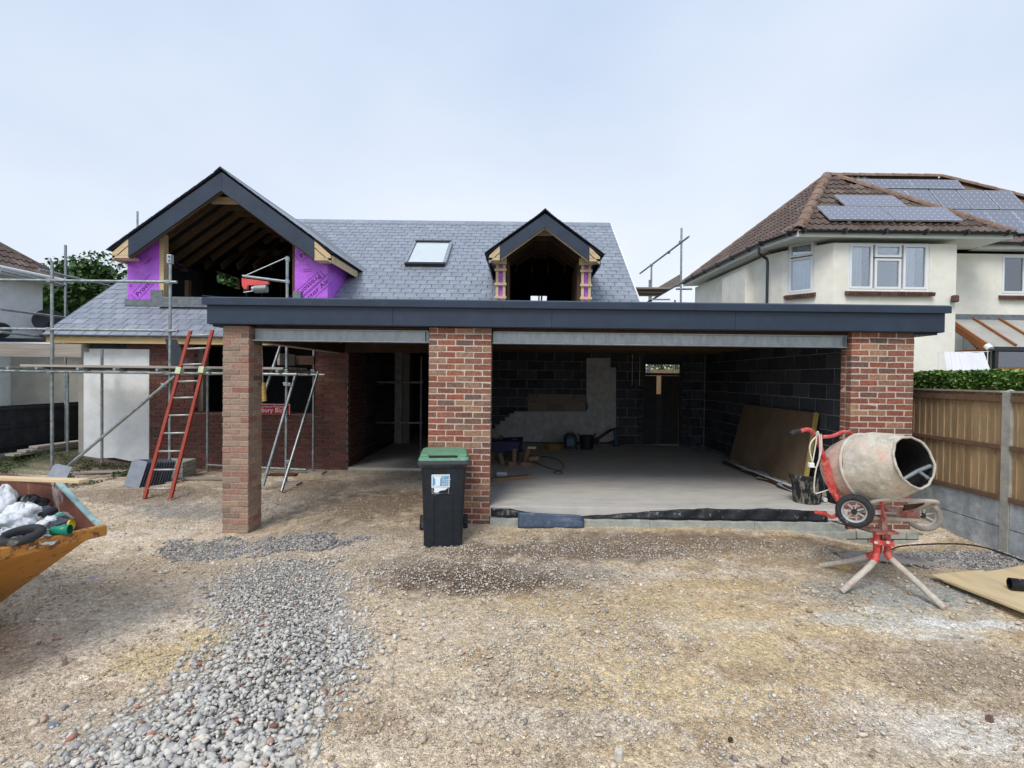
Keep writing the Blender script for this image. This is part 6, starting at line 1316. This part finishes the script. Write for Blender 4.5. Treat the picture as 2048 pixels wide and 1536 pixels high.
def wheel(c, ax, r, w_, m, rim, lab=None):
    t = MB().lathe([(-w_/2*.7, r*.66), (-w_/2, r*.74), (-w_/2, r*.9), (-w_/2*.72, r*.985), (-w_*.12, r), (w_*.12, r), (w_/2*.72, r*.985), (w_/2, r*.9), (w_/2, r*.74), (w_/2*.7, r*.66)], c, ax, 40).build('wheel', m, cm, smooth=True, auto=50)
    rm = MB().lathe([(w_/2*.7, r*.66), (w_/2*.62, r*.60), (w_*.1, r*.56), (-w_*.1, r*.56), (-w_/2*.7, r*.66)], c, ax, 32).build('rim', rim, t, smooth=True)
    a = Vector(ax).normalized(); e = a.cross(Vector((0,0,1))).normalized(); f_3 = a.cross(e)
    for k in range(7):
        q = 2*PI*k/7; d = math.cos(q)*e+math.sin(q)*f_3; MB().beam(Vector(c)+d*.02, Vector(c)+d*r*.6, .012, .02, up=a).build('spoke', rim, t)
    MB().tube([Vector(c)-a*w_*.55, Vector(c)+a*w_*.55], r*.16, 14).build('hub', 'gutter_black', t)
c1 = at(1709, 1022, 4.50); wheel(c1, (-.62,-.78,0), .148, .085, 'rubber', 'rim_grey'); c2 = at(1846, 1030, 4.95); wheel(c2, (-.62,-.78,0), .155, .085, 'rubber_dusty', 'mixer_tube')
tbm('axle', [c1, c2], .012, 'mixer_tube')
# tilting yoke and handles
arm = [at(1648,915,4.75), at(1668,985,4.72)]
MB().beam(arm[0], arm[1], .05, .065, up=(1,-1,0)).build('yoke', 'mixer_red', cm, bevel=.006)
MB().beam(at(1668,985,4.72), at(1690,1020,4.66), .04, .05, up=(1,-1,0)).build('yoke', 'mixer_red', cm, bevel=.006)
tbm('handle', smooth_path([at(1598,863,4.6), at(1616,859,4.62), at(1628,868,4.66), at(1640,892,4.7), at(1652,925,4.74)], 5), .019, 'mixer_red'); tbm('grip', [at(1582,869,4.58), at(1588,864,4.59), at(1600,862,4.6)], .021, 'rubber')
tbm('handle', smooth_path([at(1644,874,4.72), at(1665,872,4.8), at(1685,864,4.9), at(1700,866,4.95), at(1712,882,5.0), at(1716,905,5.0)], 5), .017, 'mixer_red')
tbm('foot_hook', smooth_path([at(1668,985,4.70), at(1678,1005,4.66), at(1677,1025,4.62), at(1664,1034,4.58), at(1650,1028,4.55), at(1632,1024,4.50)], 5), .017, 'mixer_red')
cb2 = smooth_path([at(1638,868,4.63), at(1622,885,4.6), at(1620,905,4.6), at(1630,935,4.6), at(1638,920,4.6), at(1640,885,4.6), at(1637,866,4.6), at(1634,865,4.6), at(1632,885,4.62), at(1624,930,4.6)], 6)
tbm('cable', cb2, .006, 'cable_white', n=8); tbm('cable', smooth_path([at(1642,868,4.6), at(1643,900,4.6), at(1633,935,4.6), at(1629,960,4.62), at(1629,985,4.64), at(1640,985,4.66), at(1656,980,4.72)], 6), .006, 'cable_white', n=8)
pl = at(1622, 930, 4.6); MB().box((pl.x-.022, 4.58, pl.z-.022), (pl.x+.022, 4.62, pl.z+.022)).build('plug', 'white_pvc', cm, bevel=.006)
# tarpaulin lump and stones behind the mixer
b = MB(); c = atz(1735, 1112, -.05)
b.sheet(26, 10, lambda a, v: Vector((c.x-.35+.85*a, c.y-.09+.18*v-.26*a, g(c.x, c.y)+.012+.05*math.sin(v*PI)*(.35+.65*math.sin(a*PI))*(1+.4*math.sin(a*19+v*5)))))
b.build('rag', 'rubber_dusty', None, smooth=True, label='crumpled black sheet lying behind the mixer legs', cat='sheet')
MB().tube(smooth_path([at(1664,1042,6.2), Vector((4.4,6.0,-.03)), Vector((3.9,5.4,.0)), Vector((4.4,5.75,-.03)), Vector((5.2,5.75,-.02)), Vector((5.25,5.0,-.02))], 6), .009, 6).build('hose', 'rubber', None, label='thin black hose trailing from the slab past the fence', cat='hose')
# bucket beside the mixer, standing on the slab
bc = at(1622, 1005, 6.62); bt = thing('bucket', 'black rubber bucket streaked with mortar on the slab edge by the mixer', 'bucket', (bc.x, 6.7, .22))
MB().lathe([(0,.0),(0,.15),(.02,.165),(.30,.195),(.315,.205),(.31,.19),(.03,.15),(.03,.0)], (bc.x, 6.72, .22), (0,0,1), 32).build('tub', 'bucket_dirty', bt, smooth=True, auto=50)
for s_ in (-1, 1): MB().tube([(bc.x+s_*.19, 6.66, .53), (bc.x+s_*.215, 6.66, .59), (bc.x+s_*.215, 6.78, .59), (bc.x+s_*.19, 6.78, .53)], .012, 8).build('handle', 'rubber', bt)
b2_ = thing('bucket', 'dark round bucket tucked behind the mixer yoke on the slab', 'bucket', (bc.x+.42, 6.75, .22)); MB().lathe([(0,.0),(0,.12),(.2,.15),(.21,.14),(.03,.11),(.03,0)], (bc.x+.42, 6.72, .22), (0,0,1), 24).build('tub', 'rubber', b2_, smooth=True)

# ---------------------------------------------------------------- things in the garage
ob = thing('chipboard_sheet', 'large brown chipboard sheet leaning on the block wall behind the mixer', 'sheet', (4.2, 8, .22))
q = [at(1462,918,10.25), at(1610,978,7.55), at(1633,826,7.75), at(1483,808,10.4)]
q[0] = Vector((4.15, 10.05, .23)); q[1] = Vector((4.16, 7.44, .23)); q[2] = Vector((4.44, 7.64, 1.36)); q[3] = Vector((4.44, 10.05, 1.36))
MB().prism(q, (-.02,0,-.002)).build('sheet', 'osb', ob); MB().beam(q[1]+Vector((-.0,-.03,0)), q[2]+Vector((.0,-.03,0)), .05, .045, up=(0,1,0)).build('batten', 'rope_yellow', ob)
ps = MB(); rn = random.Random(3)
def psf(a, v):
    y = 12.3-5.5*a; x = 4.06+.30*math.sin(a*3)*.1-.12+.30*v-.06*math.sin(a*40)*v*0; return Vector((x-.10*(1-v)*math.sin(a*23)**2-.05*math.sin(a*61), y, .225+.05*abs(math.sin(v*PI*1.5+a*31))*(.5+.5*math.sin(a*17)**2)+.01))
ps.sheet(120, 8, psf); o = ps.build('polythene_strip', 'poly_sheet', None, smooth=True, label='crumpled clear polythene running along the foot of the block wall', cat='polythene'); o.modifiers.new('s', 'SOLIDIFY').thickness = .004
MB().tube([(3.97, 9.3, .25), (4.05, 6.7, .26)], .03, 10).build('plastic_pipe', 'white_pvc', None, label='long white pipe lying on polythene along the block wall', cat='pipe'); MB().beam((3.90, 9.7, .245), (3.98, 7.0, .245), .07, .045).build('plank', 'timber_dark', None, label='dark strip lying beside the white pipe on the slab', cat='strip')
def onslab(px, py): return atz(px, py, .22)
p = onslab(1140, 898); vc = thing('site_vacuum', 'blue and grey site vacuum cleaner against the old rendered wall', 'vacuum', p)
MB().lathe([(.03,.0),(.03,.13),(.06,.15),(.16,.14),(.24,.155),(.32,.14),(.36,.09),(.37,.0)], p, (0,0,1), 20).build('body', 'vac_blue', vc, smooth=True, auto=50); MB().box((p.x-.10, p.y-.17, p.z+.08), (p.x+.09, p.y-.10, p.z+.27)).build('front_panel', 'vac_grey', vc, bevel=.02)
MB().box((p.x-.05, p.y-.06, p.z+.345), (p.x+.07, p.y+.04, p.z+.40)).build('handle', 'hose_orange', vc, bevel=.02)
for sx_ in (-.12, .12): MB().tube([(p.x+sx_, p.y-.1, p.z+.035), (p.x+sx_+.02, p.y-.1, p.z+.035)], .035, 12).build('castor', 'rubber', vc)
p = onslab(1173, 898); tb_ = thing('rubble_bucket', 'black flexible tub beside the vacuum on the garage floor', 'bucket', p)
MB().lathe([(0,.0),(0,.14),(.30,.175),(.31,.165),(.02,.13),(.02,0)], p, (0,0,1), 24).build('tub', 'black_plastic', tb_, smooth=True, auto=50)
for s_ in (-1, 1): MB().tube([p+Vector((s_*.15,-.05,.29)), p+Vector((s_*.20,-.03,.36)), p+Vector((s_*.20,.05,.36)), p+Vector((s_*.15,.05,.29))], .012, 6).build('handle', 'black_plastic', tb_)
p = onslab(1108, 900); cr = thing('hose_coil', 'coiled orange air hose on the garage floor left of the vacuum', 'hose', p)
for k in range(6):
    rr = .17+.012*(k % 3); MB().tube([p+Vector((rr*math.cos(t), .75*rr*math.sin(t), .014+.022*k)) for t in np.linspace(0, 2*PI, 29)[:-1]], .011, 6, closed=True).build('loop', 'hose_orange', cr)
p = onslab(1215, 893); gd = thing('floor_machine', 'dark handled machine leaning at the corner of the rendered wall', 'machine', p)
MB().box((p.x+.14, p.y-.1, p.z), (p.x+.30, p.y+.06, p.z+.05)).build('base', 'vac_blue', gd, bevel=.01); MB().beam(p+Vector((.2,0,.03)), p+Vector((.17,.0,.42)), .07, .06, up=(0,1,0)).build('body', 'vac_blue', gd, bevel=.01)
MB().tube(smooth_path([p+Vector((.2,0,.42)), p+Vector((.05,0,.38)), p+Vector((-.12,0,.26)), p+Vector((-.25,0,.16))], 4), .03, 8).build('hose', 'rubber', gd); MB().lathe([(-.04,.0),(-.04,.07),(.04,.07),(.04,0)], p+Vector((-.27,0,.14)), (0,1,0), 16).build('disc', 'timber_dark', gd)
p = onslab(1040, 905); wh_ = thing('work_trestle', 'cluttered trestle of timber offcuts with blue tarp right of the middle pillar', 'trestle', p)
p = onslab(1012, 930)
MB().prism([p+Vector((-.30,.1,.45)), p+Vector((.25,.1,.45)), p+Vector((.28,.55,.42)), p+Vector((-.3,.6,.42))], (0,0,-.22)).build('tarp', 'tarp_blue', wh_, bevel=.04)
for (a, c_, m_) in (((-.3,0,0),(-.1,.3,.5),'timber_rafter'), ((.15,0,0),(.16,.2,.45),'dirt_wood'), ((.35,.3,0),(.42,.35,.30),'dirt_wood'), ((.2,.5,0),(.22,.5,.35),'timber_rafter'), ((-.05,.0,0),(-.2,.3,.45),'dirt_wood'), ((.42,.0,.12),(.60,.02,.14),'cardboard')): MB().beam(p+Vector(a), p+Vector(c_), .07, .05, up=(0,1,.2)).build('timber', m_, wh_)
for (a, m_, dx, dz) in (((.28,-.1,0),'cardboard',.18,.07), ((.05,-.15,0),'cardboard',.10,.08), ((.40,.25,.27),'timber_new',.16,.04)): q_ = p+Vector(a); MB().box((q_.x, q_.y, q_.z), (q_.x+dx, q_.y+.10, q_.z+dz)).build('offcut', m_, wh_)
p = onslab(1003, 953); MB().box((p.x-.09, p.y-.05, .22), (p.x+.09, p.y+.07, .30)).build('plastic_bag', 'poly_sheet', None, label='small crumpled clear bag at the foot of the cluttered trestle', cat='bag', bevel=.03)
pa, pb = onslab(982, 962), onslab(1058, 956); board('plank', pa+Vector((0,0,.025)), pb+Vector((0,0,.025)), 'dirt_wood', 'short timber lying on the slab beside the middle pillar', .12, .045)
cbp = [onslab(*q) for q in ((1055,912),(1090,914),(1115,920),(1128,932),(1120,942),(1109,945),(1112,949),(1124,948),(1120,943),(1095,936),(1070,925),(1052,908))]
MB().tube([Vector((q_.x, q_.y, .228)) for q_ in smooth_path(cbp, 5)], .007, 6).build('power_cable', 'rubber', None, label='black power cable looped on the garage floor', cat='cable')

# ---------------------------------------------------------------- skip
sk = thing('skip', 'yellow orange builders skip with rusty inside full of rubbish', 'skip', (-3.9, 3.4, 0))
SA = Vector((-2.95, 3.53, .75)); e_ = Vector((-.41, -.912, 0)); d_ = Vector((-.935, .353, 0)); d_ = Vector((-.945, .327, 0)); Wd = 1.7
top1 = SA+d_*.47+Vector((0,0,.28)); top2 = SA+d_*3.0+Vector((0,0,.28)); SA2 = SA+d_*3.5; bt1 = SA+d_*1.20; bt1 = Vector((bt1.x, bt1.y, .03)); bt2 = SA+d_*2.3; bt2 = Vector((bt2.x, bt2.y, .03))
side = [SA, top1, top2, SA2, bt2, bt1]
for off_ in (0, Wd): MB().prism([p+e_*off_+(e_*.0) for p in side], e_*(.012 if off_ == 0 else -.012)).build('side_plate', 'skip_rust', sk)
sp_ = [p-e_*.013 for p in side]; MB().prism(sp_, e_*.012).build('side_plate', 'skip_orange', sk)
nrm = (bt1-SA).cross(e_).normalized(); nrm = nrm if nrm.z < 0 else -nrm
MB().prism([SA-e_*.013, SA+e_*Wd, bt1+e_*Wd, bt1-e_*.013], nrm*.006).build('end_plate', 'skip_orange', sk); MB().prism([SA+d_*.01, SA+e_*Wd+d_*.01, bt1+e_*Wd+d_*.01, bt1+d_*.01], -nrm*.003).build('end_lining', 'skip_rust', sk)
MB().prism([bt1, bt1+e_*Wd, bt2+e_*Wd, bt2], (0,0,-.01)).build('floor_plate', 'skip_rust', sk); MB().prism([SA2, SA2+e_*Wd, bt2+e_*Wd, bt2], d_*.01).build('end_plate', 'skip_orange', sk)
MB().beam(SA-e_*.03+Vector((0,0,-.02)), SA+e_*Wd+Vector((0,0,-.02)), .05, .075).build('rim', 'skip_rim', sk, bevel=.008)
MB().beam(SA-e_*.005, top1-e_*.005+Vector((0,0,.0)), .035, .02).build('rim', 'skip_teal', sk, bevel=.004); MB().beam(top1-e_*.005, top2-e_*.005, .05, .03).build('rim', 'skip_rust', sk)
a = at(0, 956, 3.56)+Vector((-.6,.2,.01)); c = at(168, 963, 3.30)
MB().beam(Vector((top1.x, top1.y, 0))*0+at(-120,952,3.75)+Vector((0,0,.0)), at(168,962,3.45), .07, .022).build('timber_strip', 'timber_new', None, label='pale new timber strip laid across the top of the skip', cat='timber', bevel=.003)
# rubbish in the skip
def fill(u_, v_, z): return SA+d_*u_+e_*v_+Vector((0,0,z))
def lump(name, c, sx_, sy_, sz_, m_, lab, cat, seed, amp=.25, ang=0):
    b = MB(); rn = random.Random(seed); ph_ = [rn.uniform(0, 6) for _ in range(8)]
    def fnc(a, v):
        th = a*2*PI; f = v*PI/1.0; r_ = 1+amp*(.5*math.sin(3*th+ph_[0]+2*f)+.35*math.sin(7*th+ph_[1]-3*f)+.3*math.sin(5*f+ph_[2]+2*th)+.2*math.sin(13*th+ph_[3]+5*f)); x = math.cos(th)*math.sin(f)*sx_*r_; y = math.sin(th)*math.sin(f)*sy_*r_; return Vector((c[0]+x*math.cos(ang)-y*math.sin(ang), c[1]+x*math.sin(ang)+y*math.cos(ang), c[2]+math.cos(f)*sz_*r_))
    b.sheet(36, 18, fnc); return b.build(name, m_, None, smooth=True, label=lab, cat=cat)
bf = MB(); bf.sheet(30, 30, lambda a, v: fill(.30+2.9*a, .03+1.6*v, -.13+.25*a+.03*math.sin(a*19)*math.sin(v*13)+.04*math.sin(a*41+v*23))); rb = bf.build('rubble', 'stone_grey', sk, kind='stuff', smooth=False)
rc = at(25, 1020, 3.15); 
HN = (d_+Vector((0,0,.30))).cross(e_).normalized()
def inz(px, py, z): return on_plane(px, py, SA+Vector((0,0,(z-.72)*1.0-.01)), HN)     # a point on the load, which rises away from the lip
lump('rubble_sack', inz(8,1005,.72), .07, .08, .11, 'sack_white', 'tall white rubble sack standing in the skip at the left edge', 'sack', 2, .18)
lump('plastic_sack', inz(18,1045,.70), .11, .12, .05, 'sack_white', 'crumpled pale blue sack in the middle of the skip', 'sack', 5, .3)
lump('plastic_sack', inz(88,1046,.68), .11, .08, .05, 'sack_white', 'small torn white sack behind the black ring in the skip', 'sack', 7, .4); lump('plastic_sack', inz(70,1083,.69), .13, .11, .03, 'sack_white', 'flat white sack under the black ring by the skip lip', 'sack', 9, .3); lump('plastic_sack', inz(2,1080,.70), .07, .08, .06, 'sack_white', 'white sack cut by the picture edge beside the skip lip', 'sack', 12, .3)
lump('plastic_sack', inz(48,1026,.72), .10, .09, .06, 'sack_white', 'pale crumpled sack lying at the back of the skip load', 'sack', 21, .35)
lump('plastic_sack', inz(100,1070,.68), .05, .05, .025, 'sack_white', 'small white scrap of sack below the green tub by the skip lip', 'sack', 23, .35)
lump('rubble_sack', inz(60,1008,.72), .09, .07, .055, 'poly_black', 'dark crumpled sack at the back of the skip against the rusty side', 'sack', 25, .3)
rgc = inz(42, 1071, .77); e2_ = Vector((1,.15,.05)).normalized(); f4 = Vector((-.1,1,.25)).normalized()
MB().tube([rgc+.095*math.cos(t)*e2_+.085*math.sin(t)*f4 for t in np.linspace(0, 2*PI, 33)[:-1]], .027, 12, closed=True).build('rubber_ring', 'rubber', None, smooth=True, label='black rubber ring lying on the sacks in the skip', cat='ring')
MB().prism([inz(40,1023,.73), inz(98,1010,.76), inz(106,1018,.74), inz(100,1030,.72), inz(52,1040,.72)][::-1], (0,0,-.012)).build('slate_offcut', 'slate_dark', None, label='dark folded sheet across the back of the skip rubbish', cat='offcut')
MB().tube([inz(84,1032,.74), inz(108,1021,.74)], .03, 14).build('pipe_offcut', 'black_plastic', None, label='short black pipe offcut in the skip', cat='pipe'); MB().prism([inz(92,1040,.74), inz(120,1034,.74), inz(142,1040,.735), inz(112,1050,.735)][::-1], (0,0,-.01)).build('tile_offcut', 'slate_dark', None, label='square grey tile lying over the green tub in the skip', cat='tile')
for i in range(34):
    rn = random.Random(i*7+1); px, py = rn.uniform(-10, 150), rn.uniform(1022, 1095)
    if py > 1105-.30*px: continue
    c = inz(px, py, .69+rn.uniform(0,.03)); M_ = T(*c) @ Matrix.Rotation(rn.uniform(0,3), 4, 'Z') @ Matrix.Rotation(rn.uniform(-.5,.5), 4, 'X') @ Matrix.Rotation(rn.uniform(-.4,.4), 4, 'Y'); dx, dy, dz = rn.uniform(.02,.06), rn.uniform(.012,.035), rn.uniform(.004,.014)
    put('rubbish_scrap', MB().box((-dx,-dy,-dz), (dx,dy,dz)).mesh('scrap', rn.choice(['slate_dark','slate','board_old','sack_white','motor_grey','cardboard','lead_flashing'])), sk, M_)
MB().lathe([(0,.0),(.0,.028),(.10,.034),(.103,.030)], inz(104,1062,.76), (1,.2,.06), 20).build('plastic_tub', 'plastic_green', None, smooth=True, label='bright green plastic tub on its side in the skip corner', cat='tub'); MB().lathe([(0,.0),(.0,.034),(.012,.035)], inz(140,1050,.77), (1,.2,.1), 20).build('plastic_disc', 'plastic_yellow', None, label='yellow round lid beside the green tub in the skip', cat='lid')
MB().prism([inz(108,1033,.75), inz(127,1031,.75), inz(122,1026,.77), inz(113,1026,.77)][::-1], (0,.02,.0)).build('plastic_scrap', 'plastic_teal', None, label='small teal plastic scrap behind the grey tile in the skip', cat='scrap')
for i, (pa_, pb_) in enumerate((((62,1020,3.3),(96,1038,3.25)), ((30,1045,3.25),(90,1036,3.3)), ((85,1062,3.1),(128,1068,3.1)))): MB().beam(inz(pa_[0],pa_[1],.72), inz(pb_[0],pb_[1],.72), .05, .012, up=(0,-.2,1)).build('strip_offcut', ('lead_flashing','board_old','motor_grey')[i], None, label=('thin grey strip lying at the back of the skip rubbish','weathered strip under the dark sheet in the skip','dull metal strip pointing to the skip corner')[i], cat='strip')

# ---------------------------------------------------------------- plywood at the right, stray bits
pw1 = [atz(1862,1152,.02), atz(2048,1142,.02), atz(2300,1205,.02), atz(2045,1234,.02)]
o = MB().prism([atz(1885,1160,.0)+Vector((0,0,g(4.4,4.6)+.05)), atz(2075,1135,.0)+Vector((0,0,.05)), atz(2420,1270,.0)+Vector((0,0,.05)), atz(2062,1240,.0)+Vector((0,0,.05))][::-1], (0,0,-.018)).build('plywood_sheet', 'plywood', None, label='upper plywood sheet lying on the ground at the right edge', cat='plywood')
o2 = MB().prism([atz(1862,1152,0)+Vector((0,0,.015)), atz(1960,1143,0)+Vector((0,0,.015)), atz(2160,1195,0)+Vector((0,0,.025)), atz(1980,1200,0)+Vector((0,0,.025))][::-1], (0,0,-.014)).build('plywood_sheet', 'plywood', None, label='lower plywood sheet peeping out behind the upper one', cat='plywood')
pc = atz(2030, 1182, .03); MB().lathe([(0,.045),(.0,.05),(.5,.052),(.5,.045),(0,.043)], Vector((pc.x-.05, pc.y, .095)), (1,-.35,0), 18).build('pipe_offcut', 'poly_black', None, smooth=True, label='black pipe end lying on the plywood at the right edge', cat='pipe')
def chip(px, py, sx_, sy_, m_, lab, cat, a=0, h_=.03):
    p = atz(px, py, 0); p.z = g(p.x, p.y); M_ = T(p.x, p.y, p.z+h_*.4) @ Matrix.Rotation(a, 4, 'Z') @ Matrix.Rotation(random.uniform(-.15,.15), 4, 'X'); b = MB(); rn = random.Random(px)
    k = 6; P = [(sx_/2*math.cos(t_*2*PI/k)*rn.uniform(.8,1.1), sy_/2*math.sin(t_*2*PI/k)*rn.uniform(.8,1.1), -h_/2) for t_ in range(k)]; b.prism(P, (0,0,h_)); b.v = [(q[0]*(1 if q[2] < 0 else .82), q[1]*(1 if q[2] < 0 else .82), q[2]) for q in b.v]
    tag(put(cat.replace(' ','_'), b.mesh(cat, m_), None, M_), lab, cat)
chip(185,1135,.14,.05,'slate','small blue slate chip on the bare soil right of the skip','slate chip',.2,.012); chip(282,1125,.09,.05,'brick_pink','flat pink brick chip on the bare soil right of the skip','brick chip',.3,.015)
chip(360,1082,.09,.06,'brick_pink','pink brick chip at the edge of the chippings by the slim pillar','brick chip',.1,.02); chip(560,1408,.05,.09,'stone_pale','pale oblong stone on the right side of the grey heap','stone',.2,.035)
chip(548,1432,.05,.04,'brick_red','dark red brick fragment below the oblong stone on the heap','brick chip',.5,.04); chip(640,1382,.035,.08,'stone_pale','long cream stone at the right edge of the heap','stone',.1,.03)
chip(395,1450,.08,.045,'brick_pink','pink brick fragment near the bottom of the grey heap','brick chip',.4,.03); chip(325,1398,.045,.03,'brick_pink','salmon brick fragment at the left edge of the heap','brick chip',.1,.03)
chip(1980,1415,.06,.035,'brick_red','broken red brick piece on the sandy ground at the right','brick chip',.2,.03); chip(1238,1483,.06,.055,'stone_pale','round pale stone standing alone in the foreground','stone',.0,.045); chip(1462,1452,.035,.03,'timber_dark','dark clod on the sandy foreground','clod',.3,.02)
chip(580,1505,.07,.07,'stone_pale','pointed pale stone at the lower right edge of the heap','stone',.9,.05); chip(430,1200,.07,.04,'stone_pale','large white stone on the upper left edge of the heap','stone',.2,.03)
chip(105,1425,.06,.04,'slate','blue grey stone on the bare soil at lower left','stone',.2,.03); chip(130,1310,.04,.03,'ridge_tile','orange brown pebble on the bare soil at the left','stone',.2,.025)
chip(1205,1053,.5,.03,'cardboard','brown clods lying along the foot of the kerb','clod',0,.02)
